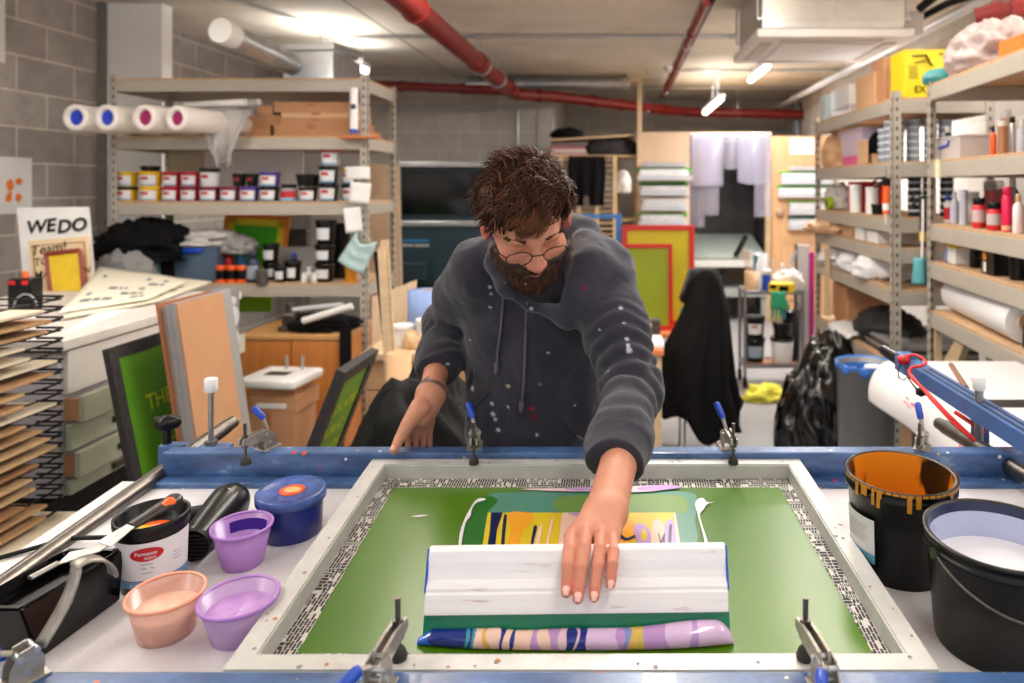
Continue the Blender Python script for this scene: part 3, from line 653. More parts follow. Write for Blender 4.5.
for k in range(2):
    vessel('ink_tub', ['plain black tub, rear bottom beside the orange pot', 'plain black tub, rear upper above the orange pot'][k], 'tub', X(341, 4.78), 4.78, Z4+.176*k, .13, .175, 'bucket', BLACKP, BLACKP)
vessel('ink_tub', 'orange yellow pot at the right end of the fourth shelf', 'tub', *on4(351, 4.56), .075, .12, 'tub', mat('ochre_tub', (228, 150, 30), .4), mat('ochre_tub', (228, 150, 30), .4))
# screens standing behind
NEON = mat('neon_green_mesh', (76, 200, 20), .5, var=.06); NY = mat('neon_yellow', (240, 220, 40), .5); NO = mat('neon_orange', (244, 140, 44), .5)
def screen_frame(name, label, cat, W, H, bar, th, mats, loc, M, text=None, group=None, extra=None):
    """framed screen: local x width, z height, y thickness; M orients it"""
    t = thing(name, label, cat, (0, 0, 0), group=group); t.matrix_world = Matrix.Translation(loc) @ M
    mb = MB()
    mb.b2(0, W, 0, th, 0, bar, .003).b2(0, W, 0, th, H-bar, H, .003).b2(0, bar, 0, th, bar, H-bar, .003).b2(W-bar, W, 0, th, bar, H-bar, .003); mb.build('frame', mats[0], t)
    MB().b2(bar, W-bar, th*.4, th*.5, bar, H-bar).build('mesh', mats[1], t)
    if len(mats) > 2:
        i = bar*1.5; mb = MB()
        for a in ((bar, i+bar, bar, H-bar), (W-bar-i, W-bar, bar, H-bar), (bar, W-bar, bar, bar+i), (bar, W-bar, H-bar-i, H-bar)): mb.b2(a[0], a[1], th*.3, th*.39, a[2], a[3])
        mb.build('tape_border', mats[2], t)
    return t
LX = Matrix.Rotation(.12, 4, 'X')
s = screen_frame('printing_screen', 'neon green screen with orange and yellow border behind the bottles', 'screen', .44, .4, .03, .02, [NO, NEON, NY], (X(217, 4.92), 4.92, Z4+.02), Matrix.Rotation(-.14, 4, 'X') @ Matrix.Rotation(.06, 4, 'Y'))
leaning('picture', 'dark picture card leaning at the back between green screen and black tubs', 'picture', [(X(281, 4.98), 4.98, Z4+.12), (X(306, 4.98), 4.98, Z4+.12), (X(306, 5.0), 5.0, Z(229, 5)), (X(281, 5.0), 5.0, Z(229, 5))], .006, mat('picture_dark', (52, 46, 42), .5, var=.6, scale=9))
leaning('metal_panel', 'silver grey panel leaning behind the black tubs', 'panel', [(X(277, 4.85), 4.85, Z4+.002), (X(316, 4.85), 4.85, Z4+.002), (X(316, 4.9), 4.9, Z(247, 4.88)), (X(277, 4.9), 4.9, Z(247, 4.88))], .01, mat('panel_silver', (172, 168, 166), .5))
# notes and mask on the post
for k, (px, py, w_, h_, a, lb) in enumerate([(358, 173, .15, .075, .0, 'white note taped to the shelf post, topmost of three'), (360, 193, .12, .125, .1, 'square white note taped to the shelf post, middle of three'), (353, 220, .095, .15, -.12, 'long white note taped to the shelf post, lowest of three')]):
    f = lambda u, v, w_=w_, h_=h_: Vector(((u-.5)*w_, -.012*math.sin(u*2.6+k), (v-.5)*h_))
    t = solo(MB().sheet(f, 8, 6, .0015), 'paper_note', PAPER, lb, 'note', 'notes on the shelf post', pivot=(0, 0, 0)); t.location = P(px, py, 4.455); t.rotation_euler = (0, a, 0)
def fmask(u, v): return Vector(((u-.5)*.17*(1-.2*v*v), -.06*math.sin(PI*u)*(.6+.4*v)-.0025*math.sin(v*16), (v-.5)*.17+.045*(2*u-1)**2*v))
mk = thing('face_mask', 'pale blue face mask hanging on the shelf post', 'mask', P(357, 255, 4.46)); mk.rotation_euler = (0, .5, 0)
MB().sheet(fmask, 12, 18, .002).build('mask_sheet', mat('mask_blue', (190, 220, 222), .8), mk); MB().tube([(-.08, 0, .07), (-.03, .02, .13), (.02, .02, .12), (.08, 0, .08)], .002, 5).build('ear_loop', WHITE, mk)
# below: neon panel, tripod, straps
leaning('neon_panel', 'neon green panel under the fourth shelf behind the wood cabinet', 'panel', [(X(236, 4.85), 4.85, .7), (X(271, 4.85), 4.85, .7), (X(271, 4.85), 4.85, Z(297, 4.85)), (X(236, 4.85), 4.85, Z(297, 4.85))], .02, mat('neon_panel', (150, 220, 40), .5))
# ================================================================== LEFT WALL: posters
t = thing('poster', 'white poster with an orange splash on the grey block wall', 'poster', (WLX+.002, X(14, 4.32) and 4.2, 0))
y0, y1 = 3.5, 740*3.62/(620-31)
t.location = (WLX+.003, 0, 0)
MB().b2(0, .003, y0, y1, Z(213, y1), Z(158, y1)).build('sheet', PAPER, t)
mb = MB()
for k in range(7):
    a = random.random()*6; r = .012+.022*random.random(); cy, cz = 4.42+.05*math.cos(a*2), Z(190, 4.4)+.05*math.sin(a*3)
    mb.prism([(.0035+.0006*k, cy+r*math.cos(q)*(.7+.5*random.random()), cz+r*math.sin(q)*(.7+.6*random.random())) for q in np.linspace(0, 2*PI, 11)[:-1]], (.0005, 0, 0))
mb.build('splash', mat('orange_ink', (246, 130, 40), .6), t)
y1b = 740*3.62/(620-4.5)
solo(MB().b2(WLX, WLX+.004, 3.7, y1b, Z(63, y1b), Z(-40, y1b)), 'paper_sheet', PAPER, 'white paper sheet at the top left on the block wall', 'paper')
# plan chest ---------------------------------------------------------------
PCX = -1.955; PCD0, PCD1 = 2.6, 3.78; PCT = .985; PCL = -3.0
pc = thing('plan_chest', 'pale green grey plan chest of flat drawers beside the drying rack', 'plan chest', (0, 0, 0))
PCW = mat('chest_white', (214, 206, 200), .5, var=.08); PCG = mat('chest_green_grey', (184, 184, 166), .5, var=.06); HS = mat('handle_slot', (62, 62, 44), .4, .3)
MB().b2(PCL, PCX-.02, PCD0, PCD1, .42, PCT-.04, .004).build('carcass', mat('chest_side', (196, 190, 196), .5), pc)
MB().b2(PCL-.01, PCX+.015, PCD0-.02, PCD1+.02, PCT-.04, PCT, .006).build('worktop', PCW, pc)
MB().b2(PCL, PCX-.06, PCD0+.03, PCD1-.03, 0, .42).build('plinth', BLACKM, pc)
zs = [PCT-.045, PCT-.045-.16, PCT-.045-.16-.1, PCT-.045-.16-.2, PCT-.045-.16-.3, .425]
outs = [.0, .0, .0, .0, .0]
for k in range(5):
    z1, z0 = zs[k]-.003, zs[k+1]+.003; out = [0, .05, .012, .035, .012][k]
    dr = MB().b2(PCX-.02+out, PCX+out, PCD0+.02+.01*(out > .03), PCD1-.02, z0, z1, .003).build('drawer', PCW if k == 0 else PCG, pc)
    yc = PCD0+.3
    MB().b2(PCX+out, PCX+out+.012, yc-.07, yc+.09, (z0+z1)/2-.012, (z0+z1)/2+.012, .004).build('handle', HS if k else DSTEEL, dr)
    if k == 0: MB().tube([(PCX+out, PCD1-.42, z1-.06), (PCX+.03, PCD1-.42, z1-.03), (PCX+.03, PCD1-.3, z1-.03), (PCX, PCD1-.3, z1-.06)], .008, 8).build('handle', DSTEEL, dr)
    if out > .02: MB().b2(PCX-.3, PCX-.02+out, PCD0+.03, PCD0+.045, z0+.006, z1-.01).build('drawer_side', CARD, dr)
# prints piled on the chest
PRINT = mat('print_cream', (226, 218, 198), .8, var=.05)
def print_sheet(label, px_pts, z, curl, inked=True, m=PRINT, th=.004, text=None, slope=0):
    a, b_, c, d = [Vector((X(px, 1)*0, 0, 0)) for px in range(4)]
    q = []
    for px, py in px_pts:
        D_ = (EYE-z)*FP/(py-CY); q.append(Vector((X(px, D_), D_, z)))
    fn = lambda u, v: q[0]*(1-u)*(1-v)+q[1]*u*(1-v)+q[2]*u*v+q[3]*(1-u)*v+Vector((0, 0, curl*(1-u)*v*v+.004*math.sin(7*u)*math.sin(5*v)))
    t = thing('art_print', label, 'print', q[0], group='prints piled on the plan chest')
    mb = MB().sheet(lambda u, v: fn(u, v)-q[0], 12, 12, th); mb.build('sheet', m, t)
    if inked:
        mb = MB(); INK = mat('ink_dark', (128, 130, 134), .7)
        rr = random.Random(len(label))
        for row in range(5):
            u = .12
            while u < .85:
                w_ = .03+.09*rr.random(); v0 = .15+row*.15
                if rr.random() > .5:
                    c4 = [fn(u, v0), fn(u+w_, v0), fn(u+w_, v0+.07), fn(u, v0+.07)]
                    mb.add([p-q[0]+Vector((0, 0, .0022)) for p in c4], [(0, 1, 2, 3)])
                u += w_+.025
        mb.build('ink', INK, t)
    return t
print_sheet('plain white print lying lowest on the plan chest', [(66, 333), (150, 300), (205, 283), (140, 277)], PCT+.004, .0, False, PAPER, .006)
print_sheet('cream print with dark lettering in the middle of the pile', [(60, 318), (160, 300), (212, 281), (118, 277)], PCT+.016, .02, True, PRINT, .008)
print_sheet('cream print with curled corner topmost on the plan chest', [(58, 312), (150, 298), (190, 280), (100, 276)], PCT+.03, .06, True, mat('print_cream2', (236, 230, 210), .8, var=.04), .006)
# posters leaning at the wall on the chest
def frame_from_px(pts, D0, lean, th):
    return [P(pts[0][0], pts[0][1], D0), P(pts[1][0], pts[1][1], D0), P(pts[2][0], pts[2][1], D0+lean), P(pts[3][0], pts[3][1], D0+lean)]
t = thing('poster_board', 'white board lettered WE DO leaning on the block wall', 'poster', (0, 0, 0))
q = frame_from_px([(26, 318), (96, 310), (88, 207), (17, 208)], 3.9, .18, .01); n_ = Vector((0, 1, .1)).normalized()
MB().prism(q, n_*.012).build('board', PAPER, t)
def on_board(px, py, q, off=.0015):
    n = (q[1]-q[0]).cross(q[3]-q[0]).normalized(); n = n if n.y < 0 else -n; d = P(px, py, 1)-Vector((0, 0, EYE)); c = Vector((0, 0, EYE)); return c+d*((q[0]-c).dot(n)/d.dot(n))+n*off
def board_text(parent, q, items, m, bold):
    ex = (q[1]-q[0]).normalized(); ez = (q[3]-q[0]); ez = (ez-ex*ez.dot(ex)).normalized()
    for wd, px, py, sz in items:
        Mx = Matrix((ex, ez, ex.cross(ez))).transposed().to_4x4(); Mx.translation = on_board(px, py, q); MB().text(wd, sz, Mx, bold=bold).build('lettering', m, parent)
board_text(t, q, [('WE', 41.5, 227, .104), ('DO', 72.5, 226, .104)], BLACKM, .03)
t2 = thing('poster_print', 'cream framed print with red edged yellow card in front of the white board', 'poster', (0, 0, 0))
q2 = frame_from_px([(36, 320), (93, 312), (88, 236), (28, 241)], 3.84, .1, .01); MB().prism(q2, n_*.008).build('sheet', mat('print_sand', (232, 206, 166), .8), t2)
board_text(t2, q2, [('Team!', 49, 249, .075), ('TO', 42, 262, .06), ('MA', 42.5, 275, .06), ('IN', 86, 270, .05)], BLACKM, .012)
MB().tube([q2[0]*.93+q2[2]*.07-n_*.002, q2[1]*.93+q2[3]*.07-n_*.002, q2[2]*.93+q2[0]*.07-n_*.002, q2[3]*.93+q2[1]*.07-n_*.002, q2[0]*.93+q2[2]*.07-n_*.002], .004, 5).build('border_line', mat('print_brown', (150, 120, 84), .8), t2)
q3 = frame_from_px([(52, 310), (85, 306), (80, 250.5), (46, 254.5)], 3.78, .08, .01)
t3 = thing('small_screen', 'small yellow screen with dark red frame leaning on the cream print', 'screen', (0, 0, 0))
MB().prism(q3, n_*.016).build('mesh', mat('mesh_yellow', (226, 190, 44), .55, var=.1, scale=15), t3)
mb = MB()
for a, b_ in ((0, 1), (1, 2), (2, 3), (3, 0)): mb.tube([q3[a], q3[b_]], .013, 4, smooth=False)
mb.build('frame', mat('frame_maroon', (128, 40, 26), .5), t3)
bd = thing('black_device', 'black device with two red buttons behind the drying rack', 'device', P(20, 312, 3.2))
MB().box((0, .03, .07), (.1, .08, .15), .01).build('case', BLACKP, bd); MB().box((-.025, -.012, .128), (.025, .01, .018), .003).box((.03, -.012, .128), (.025, .01, .018), .003).build('button', RED, bd)
MB().lathe([(.012, .145), (.012, .165), (.006, .175)], 12, (.0, .03, 0)).build('cap', ORANGE, bd); MB().tube([(.04+.05*math.cos(a), -.02, .02+.06*math.sin(a)) for a in np.linspace(0, PI, 14)], .004, 6).build('cable', mat('cable_grey', (150, 150, 152), .5), bd)
# black device's support: low shelf bracket behind the rack
# ================================================================== DRYING RACK with card prints
DRX = -1.775; DRN, DRF = 1.35, 2.32
dr = thing('drying_rack', 'black wire drying rack full of boards at the left edge', 'drying rack', (DRX, DRF, 0))
def L_(p): return Vector(p)-Vector((DRX, DRF, 0))
for x in (DRX-.3, DRX-.75):
    for y in (DRF+.02, DRN+.02):
        MB().b2(*[c for c in (x-.015-DRX, x+.015-DRX, y-.015-DRF, y+.015-DRF)], .06, 1.2).build('post', BLACKM, dr)
        MB().lathe([(.03, 0), (.03, .05)], 14, (x-DRX, y-DRF, 0)).build('caster', BLACKM, dr)
NT = 27; brd = [mat('board_a', (182, 142, 102), .7, var=.08, scale=4), mat('board_b', (200, 164, 122), .7, var=.08, scale=4), mat('board_c', (226, 210, 184), .7, var=.06, scale=4), mat('board_d', (156, 114, 76), .7, var=.08, scale=4)]
tray0 = None
for k in range(NT):
    z = .30+k*(1.165-.30)/(NT-1)
    mb = MB(); y1 = DRF-DRF+.02; y0 = DRN-DRF; x1 = 0; x0 = -.78
    mb.tube([(x1, y1, 0), (x1, y0, 0), (x0, y0, 0), (x0, y1, 0), (x1, y1, 0)], .0032, 5)
    for q in np.linspace(y0, y1, 9): mb.tube([(x0, q, 0), (x1+.008, q, 0)], .0025, 4)
    mb.tube([(x1+.004, y1-.06, 0), (x1+.004, y1+.012, .008), (x1-.08, y1+.012, .008)], .004, 4)
    if tray0 is None: tray0 = mb.build('wire_tray', BLACKM, dr); tray0.location.z = z
    else:
        c = tray0.copy(); COL.objects.link(c); c.parent = dr; c.location.z = z
rr = random.Random(5)
words = ['topmost', 'second from the top', 'third from the top', 'fourth from the top', 'fifth from the top', 'sixth from the top', 'seventh from the top', 'eighth from the top', 'ninth from the top', 'tenth from the top',
         'eleventh from the top', 'twelfth from the top', 'thirteenth from the top', 'fourteenth from the top', 'fifteenth from the top', 'sixteenth from the top', 'seventeenth from the top', 'eighteenth from the top', 'third from the bottom', 'second from the bottom', 'lowest']
ks = list(range(NT-2, NT-23, -1))
for i, k in enumerate(ks):
    z = .30+k*(1.165-.30)/(NT-1)+.0055
    ff = rr.uniform(2.17, 2.3) if i != 20 else 2.37; ff = 2.315 if i in (5, 9, 13) else ff
    xr = rr.uniform(.01, .03) if i != 20 else .07
    o = solo(MB().b2(DRX-.62, DRX+xr, DRN+.1, ff, z, z+.009, .001), 'drying_board', brd[2] if i in (0, 3, 5, 9, 20) else brd[rr.randrange(2)+(2 if rr.random() < .1 else 0)], 'tan board with a drying print on the black wire rack, '+words[i]+' board', 'board', 'boards on the drying rack')
    if i % 4 == 1: MB().b2(-.2, .25, -.3, .25, .0092, .0097).build('print', mat('print_sage', (128, 150, 136), .7), o)
# ================================================================== leaning screens and boards by the plan chest
NEWS = bpy.data.materials.new('newsprint_tape')
def make_news(m, sc=27.0):
    m.use_nodes = True; nt = m.node_tree; N = nt.nodes; L = nt.links; b = N['Principled BSDF']
    tc = N.new('ShaderNodeTexCoord'); mp = N.new('ShaderNodeMapping'); mp.inputs['Scale'].default_value = (sc, sc, sc); L.new(tc.outputs['Object'], mp.inputs[0])
    outs = []
    for (bw, rh, off, freq, s2) in ((.36, .22, .37, 3, 1.0), (.13, .26, .5, 2, 1.0)):
        br = N.new('ShaderNodeTexBrick'); br.inputs['Scale'].default_value = s2; br.inputs['Brick Width'].default_value = bw; br.inputs['Row Height'].default_value = rh; br.offset = off; br.offset_frequency = freq; br.squash = .6; br.squash_frequency = 3
        br.inputs['Mortar Size'].default_value = .018; br.inputs['Mortar Smooth'].default_value = .1; br.inputs['Bias'].default_value = -.35
        br.inputs['Color1'].default_value = (0, 0, 0, 1); br.inputs['Color2'].default_value = (1, 1, 1, 1); br.inputs['Mortar'].default_value = (1, 1, 1, 1)
        L.new(mp.outputs[0], br.inputs['Vector']); outs.append(br)
    vo = N.new('ShaderNodeTexVoronoi'); vo.inputs['Scale'].default_value = .8; L.new(mp.outputs[0], vo.inputs['Vector'])
    sp = N.new('ShaderNodeSeparateColor'); L.new(vo.outputs['Color'], sp.inputs[0])
    gt = N.new('ShaderNodeMath'); gt.operation = 'GREATER_THAN'; gt.inputs[1].default_value = .45; L.new(sp.outputs[0], gt.inputs[0])
    mx = N.new('ShaderNodeMix'); mx.data_type = 'RGBA'; L.new(gt.outputs[0], mx.inputs[0]); L.new(outs[0].outputs[0], mx.inputs[6]); L.new(outs[1].outputs[0], mx.inputs[7])
    mr = N.new('ShaderNodeMapping'); mr.inputs['Rotation'].default_value = (0, 0, PI/2); L.new(mp.outputs[0], mr.inputs[0])
    b3 = N.new('ShaderNodeTexBrick'); b3.inputs['Scale'].default_value = 1; b3.inputs['Brick Width'].default_value = .42; b3.inputs['Row Height'].default_value = .13; b3.offset = .31; b3.inputs['Mortar Size'].default_value = .018; b3.inputs['Bias'].default_value = -.355
    b3.inputs['Color1'].default_value = (0, 0, 0, 1); b3.inputs['Color2'].default_value = (1, 1, 1, 1); b3.inputs['Mortar'].default_value = (1, 1, 1, 1); L.new(mr.outputs[0], b3.inputs['Vector'])
    g3 = N.new('ShaderNodeMath'); g3.operation = 'GREATER_THAN'; g3.inputs[1].default_value = .5; L.new(sp.outputs[1], g3.inputs[0])
    m2 = N.new('ShaderNodeMix'); m2.data_type = 'RGBA'; L.new(g3.outputs[0], m2.inputs[0]); L.new(mx.outputs[2], m2.inputs[6]); L.new(b3.outputs[0], m2.inputs[7])
    cr = N.new('ShaderNodeValToRGB'); cr.color_ramp.interpolation = 'CONSTANT'; cr.color_ramp.elements[0].color = lin((26, 24, 26)); cr.color_ramp.elements[1].color = lin((216, 210, 204)); cr.color_ramp.elements[1].position = .5
    L.new(m2.outputs[2], cr.inputs[0]); L.new(cr.outputs[0], b.inputs['Base Color']); b.inputs['Roughness'].default_value = .55
make_news(NEWS)
NEWSD = mat('newsprint_dark', (44, 40, 42), .6, var=.7, scale=60)
DFR = mat('dark_frame', (52, 48, 46), .5, var=.3, scale=20)
GREENM = mat('green_emulsion_dry', (84, 140, 22), .45, var=.06, scale=6); YTXT = mat('yellow_ink_text', (196, 206, 30), .5)
def lean_screen(label, near_top, near_bot, D0, D1, bar, words_, zb=0.02, thick=.03, tilt=1, m=GREENM, txt=YTXT, tsize=.07, tz=.3):
    """screen standing on edge along the depth direction, face towards +x"""
    a = P(near_top[0], near_top[1], D0); b_ = P(near_bot[0], near_bot[1], D0); d = (b_-a); d /= -d.z
    base = b_+d*(b_.z-zb)
    up = (a-base); H = up.length; up.normalize(); ey = Vector((0, 1, 0)); n = ey.cross(up).normalized()
    if n.x < 0: n = -n
    Wd = D1-D0
    t = thing('printing_screen', label, 'screen', base)
    def pr(y0, y1, z0, z1, t0, t1, m_, nm):
        q = [ey*y0+up*z0, ey*y1+up*z0, ey*y1+up*z1, ey*y0+up*z1]
        return MB().prism([p+n*t0 for p in q], n*(t1-t0))
    mb = MB()
    for y0, y1, z0, z1 in ((0, Wd, 0, bar), (0, Wd, H-bar, H), (0, bar, bar, H-bar), (Wd-bar, Wd, bar, H-bar)):
        q = [ey*y0+up*z0, ey*y1+up*z0, ey*y1+up*z1, ey*y0+up*z1]; mb.prism([p-n*thick for p in q], n*thick)
    mb.build('frame', NEWSD, t)
    pr(bar, Wd-bar, bar, H-bar, -thick*.3, -thick*.2, m, '').build('mesh', m, t)
    if words_:
        R = Matrix((ey, up, n)).transposed().to_4x4()
        for i, (wd, yy, zz) in enumerate(words_):
            M2 = R.copy(); M2.translation = ey*yy+up*zz-n*(thick*.2-.0015); MB().text(wd, tsize, M2, align='LEFT').build('lettering', txt, t)
    return t
lean_screen('green screen lettered in yellow leaning on the plan chest', (108, 349), (139, 505), 2.34, 2.86, .04, [('THE', .13, .79), ('END', .2, .62), ('NOW', .2, .46)], tsize=.075, thick=.02)
lean_screen('green screen with black frame and yellow lettering behind the blue beam', (345, 373), (316, 447), 2.4, 2.74, .045, [('LOCATION', .05, .80), ('PUBLIC', .05, .715), ('LAUNCH', .05, .63), ('TYPE', .05, .54)], tsize=.055, zb=.02)
def lean_board(name, label, cat, near_top, near_bot, D0, D1, th, m, zb=0.003, group=None, top_slope=0):
    a = P(near_top[0], near_top[1], D0); b_ = P(near_bot[0], near_bot[1], D0); d = (b_-a); d /= -d.z
    base = b_+d*(b_.z-zb)
    up = a-base; ey = Vector((0, 1, 0)); n = ey.cross(up).normalized(); n = n if n.x > 0 else -n
    mb = MB().prism([base, base+ey*(D1-D0), a+ey*(D1-D0), a], -n*th)
    return solo(mb, name, m, label, cat, group)
lean_board('cardboard_sheet', 'big brown cardboard sheet leaning in front of the grey frames', 'board', (177, 304), (196, 433), 2.45, 2.73, .006, CARD)
FRG = mat('frame_grey', (160, 158, 158), .5, .2, var=.15)
for k in range(3):
    o = lean_board('screen_frame', ['grey screen frame directly behind the cardboard sheet', 'grey screen frame, middle of three behind the cardboard sheet', 'grey screen frame farthest behind the cardboard sheet'][k], 'frame', (175-5.6*k, 303+2*k), (194-5.6*k, 433), 2.452, 2.80+.01*k, .0175, FRG, group='grey frames behind the cardboard')
lean_board('hardboard_sheet', 'thin brown hardboard leaning nearest the plan chest', 'board', (157, 304), (177, 433), 2.43, 2.75, .006, mat('hardboard', (150, 92, 58), .7))
sp = thing('loudspeaker', 'grey loudspeaker with two pale cones behind the cardboard sheet', 'speaker', (-1.833, 3.44, 0))
MB().b2(-.1, 0, 0, .125, 0, Z(291, 3.45), .004).build('cabinet', mat('speaker_grey', (128, 128, 132), .5), sp)
for zc, r in ((Z(317, 3.5), .045), (Z(340, 3.5), .045), (Z(301, 3.5), .018)):
    mb = MB(); mb.lathe([(r*1.15, 0), (r, .008), (r*.5, -.012), (r*.3, -.004), (0, .002)], 24, M=Matrix.Translation((.001, .062, zc)) @ Matrix.Rotation(PI/2, 4, 'Y')); mb.build('cone', mat('cone_pale', (206, 206, 208), .4), sp)
# wood cabinet under the shelving
cb = thing('wood_cabinet', 'orange brown wooden cabinet half under the left shelving', 'cabinet', (X(291, 4.2), 4.2, 0))
w_ = (343-238)/FP*4.2/2; zt = Z(335, 4.2)
MB().b2(-w_, w_, .02, .52, .02, zt-.03).build('carcass', CABW, cb); MB().b2(-w_-.01, w_+.01, -.005, .53, zt-.03, zt, .006).build('top', mat('cabinet_top', (196, 148, 92), .5, var=.1), cb)
for sx in (-1, 1):
    dd = MB().b2(min(sx*.003, sx*(w_-.01)), max(sx*.003, sx*(w_-.01)), 0, .02, .06, zt-.035, .002).build('door', CABW, cb); MB().tube([(sx*.05, 0, .36), (sx*.05, -.025, .38), (sx*.05, -.025, .44), (sx*.05, 0, .46)], .006, 8).build('handle', GALV, dd)
MB().b2(-w_+.01, w_-.01, .02, .5, 0, .06).build('plinth', BLACKM, cb)
tri = thing('camera_tripod', 'folded grey and white tripod lying on the wood cabinet', 'tripod', (X(300, 4.3), 4.32, zt))
MB().tube([P(303, 321, 4.22)-tri.location, P(352, 306, 4.22)-tri.location], .02, 8).build('leg', WHITE, tri); MB().tube([P(293, 310, 4.3)-tri.location, P(343, 305, 4.3)-tri.location], .016, 8).build('leg', mat('pale_alu', (190, 190, 192), .4), tri)
MB().box((-.06, 0, .06), (.08, .08, .1), .012).box((-.06, -.02, .02), (.12, .05, .025), .006).lathe([(.03, 0), (.03, .05)], 14, (-.06, -.0, .11)).build('tripod_head', DSTEEL, tri)
lump('black_bag', 'black bag under the white tripod leg on the wood cabinet', 'bag', CLOTHB, (X(318, 4.28), 4.36, zt+.001), (.2, .12, .06), .2, 5, n=40)
st = MB()
for k, px in enumerate((342, 348)):
    st.b2(X(px, 4.15)-.017, X(px, 4.15)+.017, 4.155, 4.16, .38, zt+.05)
solo(st, 'black_strap', CLOTHB, 'black straps hanging down the right end of the wood cabinet', 'strap')
# boxes in front of the cabinet
b1x, b1w = (X(243, 3.7)+X(294, 3.7))/2, X(294, 3.7)-X(243, 3.7)
zb_ = Z(414, 3.7)
carton('cardboard_box', 'big brown cardboard box on the floor before the wood cabinet', 'box', b1x, 3.7+.13, 0, b1w, .26, zb_, CARD, tape=mat('packing_tape', (170, 110, 70), .4))
z2 = Z(398, 3.7)-zb_; carton('cardboard_box', 'flat cardboard box with white label on the big brown box', 'box', b1x+.02, 3.7+.13, zb_+.003, b1w*.98, .25, z2, CARD, lab=WHITE, rz=-.05)
z3 = .035; carton('cardboard_box', 'shallow cardboard box under the white tray', 'box', b1x+.01, 3.7+.13, zb_+z2+.007, b1w*.86, .22, z3, CARD, rz=.03)
ty = thing('white_tray', 'white plastic tray with dark label on the stack of boxes', 'tray', (b1x+.01, 3.82, zb_+z2+z3+.011), (.0, 0, -.12))
MB().box((0, 0, .025), (.31, .29, .05), .018, seg=3).build('tray_body', WHITE, ty); MB().b2(-.07, .05, -.05, .02, .05, .0515).build('label', DFR, ty)
for sx in (-.02, .07): MB().tube([(sx, .08, .05), (sx, .08, .12)], .007, 8).build('prong', GALV, ty)
# ================================================================== behind the table, left of the man
wb_ = thing('wood_bench', 'light wooden bench with plank front behind the black bag', 'bench', (X(420, 3.3), 3.3, 0))
w0, w1_ = X(366, 3.3)-X(420, 3.3), .55; zt2 = Z(352, 3.3)
for k in range(4): MB().b2(w0, w1_, 0, .02, zt2-.035-.14*(k+1)+.006, zt2-.035-.14*k, .003).build('plank', mat('pale_plank', (188, 148, 108), .65, var=.15, scale=4, stretch=(.6, 5, 6)), wb_)
MB().b2(w0-.02, w1_, -.03, .6, zt2-.035, zt2, .006).build('bench_top', LTAN, wb_)
[MB().b2(q, q+.02, .02, .58, 0, zt2-.035).build('bench_side', LTAN, wb_) for q in (w0, w1_-.02)]
ct = thing('cardboard_tube', 'wide cardboard tube holding strips of wood beside the bench', 'tube', (X(399, 3.12), 3.12, 0))
r_ = (411-387)/FP*3.12/2; zt3 = Z(353, 3.12)
MB().lathe([(r_, 0), (r_, zt3), (r_*.93, zt3), (r_*.93, .02), (0, .02)], 30, cap1=False).build('tube_wall', CARDL, ct)
for k, (px, py, c) in enumerate([(381, 248, LTAN), (384, 240, LTAN), (377, 252, BLACKM)]):
    b_ = Vector((ct.location.x+.0+.012*k, 3.1+.02*k, .05)); tp_ = P(px, py, 3.2+.02*k); d = (tp_-b_).normalized(); e = Vector((1, 0, 0))
    q = [b_-e*.016, b_+e*.016, tp_+e*.016, tp_-e*.016]
    solo(MB().prism(q, (0, .012, 0)), 'wood_strip', c, ['pale wood strip, right one in the cardboard tube', 'pale wood strip, tallest in the cardboard tube', 'thin dark strip, left one in the cardboard tube'][k], 'strip', 'strips in the cardboard tube')
leaning('plywood_board', 'tall pale plywood board leaning beside the left shelving', 'board', [(X(371, 5.2), 5.2, .003), (X(405, 5.2), 5.2, .003), (X(399, 5.45), 5.45, Z(166, 5.45)), (X(368, 5.45), 5.45, Z(163, 5.45))], .015, PLY)
leaning('plywood_offcut', 'small plywood offcut leaning behind the blue paper roll', 'board', [(X(372, 4.0), 4.0, .003), (X(417, 4.0), 4.0, .003), (X(416, 4.1), 4.1, Z(280, 4.1)), (X(372, 4.1), 4.1, Z(297, 4.1))], .015, PLY)
vessel('plastic_tub', 'white plastic tub on the wooden bench', 'tub', X(403, 3.42), 3.42, zt2+.001, .1, .1, 'tub', WHITE, WHITE)
lump('sponge', 'tan sponge between the white tub and white jar', 'sponge', mat('sponge_tan', (226, 190, 150), .9, bump=.5), (X(414, 3.38), 3.38, zt2+.001), (.045, .04, .05), .15, 6, n=28)
vj = vessel('plastic_jar', 'white jar with orange red sticker on the bench', 'jar', X(428, 3.4), 3.4, zt2+.001, .11, .13, 'tub', WHITE, WHITE); MB().band(.052, .03, .07, .0, .6, 8).build('sticker', ORANGE, vj)
br_ = thing('paper_roll', 'blue paper towel roll on the bench behind the jars', 'paper roll', (X(427, 3.7), 3.7, zt2)); MB().lathe([(.03, 0), (.095, 0), (.095, .22), (.03, .22)], 30, cap0=False, cap1=False).build('roll', mat('towel_blue', (136, 158, 206), .85), br_); MB().lathe([(.03, 0), (.03, .22)], 16, cap0=False, cap1=False).build('core', CARDL, br_)
# black holdall
lump('black_holdall', 'large black holdall standing behind the blue beam beside the hand', 'bag', mat('holdall', (8, 8, 8), .7, bump=.3, bscale=14, spec=.25), (X(428, 2.35), 2.4, 0), (.27, .24, .56), .13, 4, n=64, subz=.62)
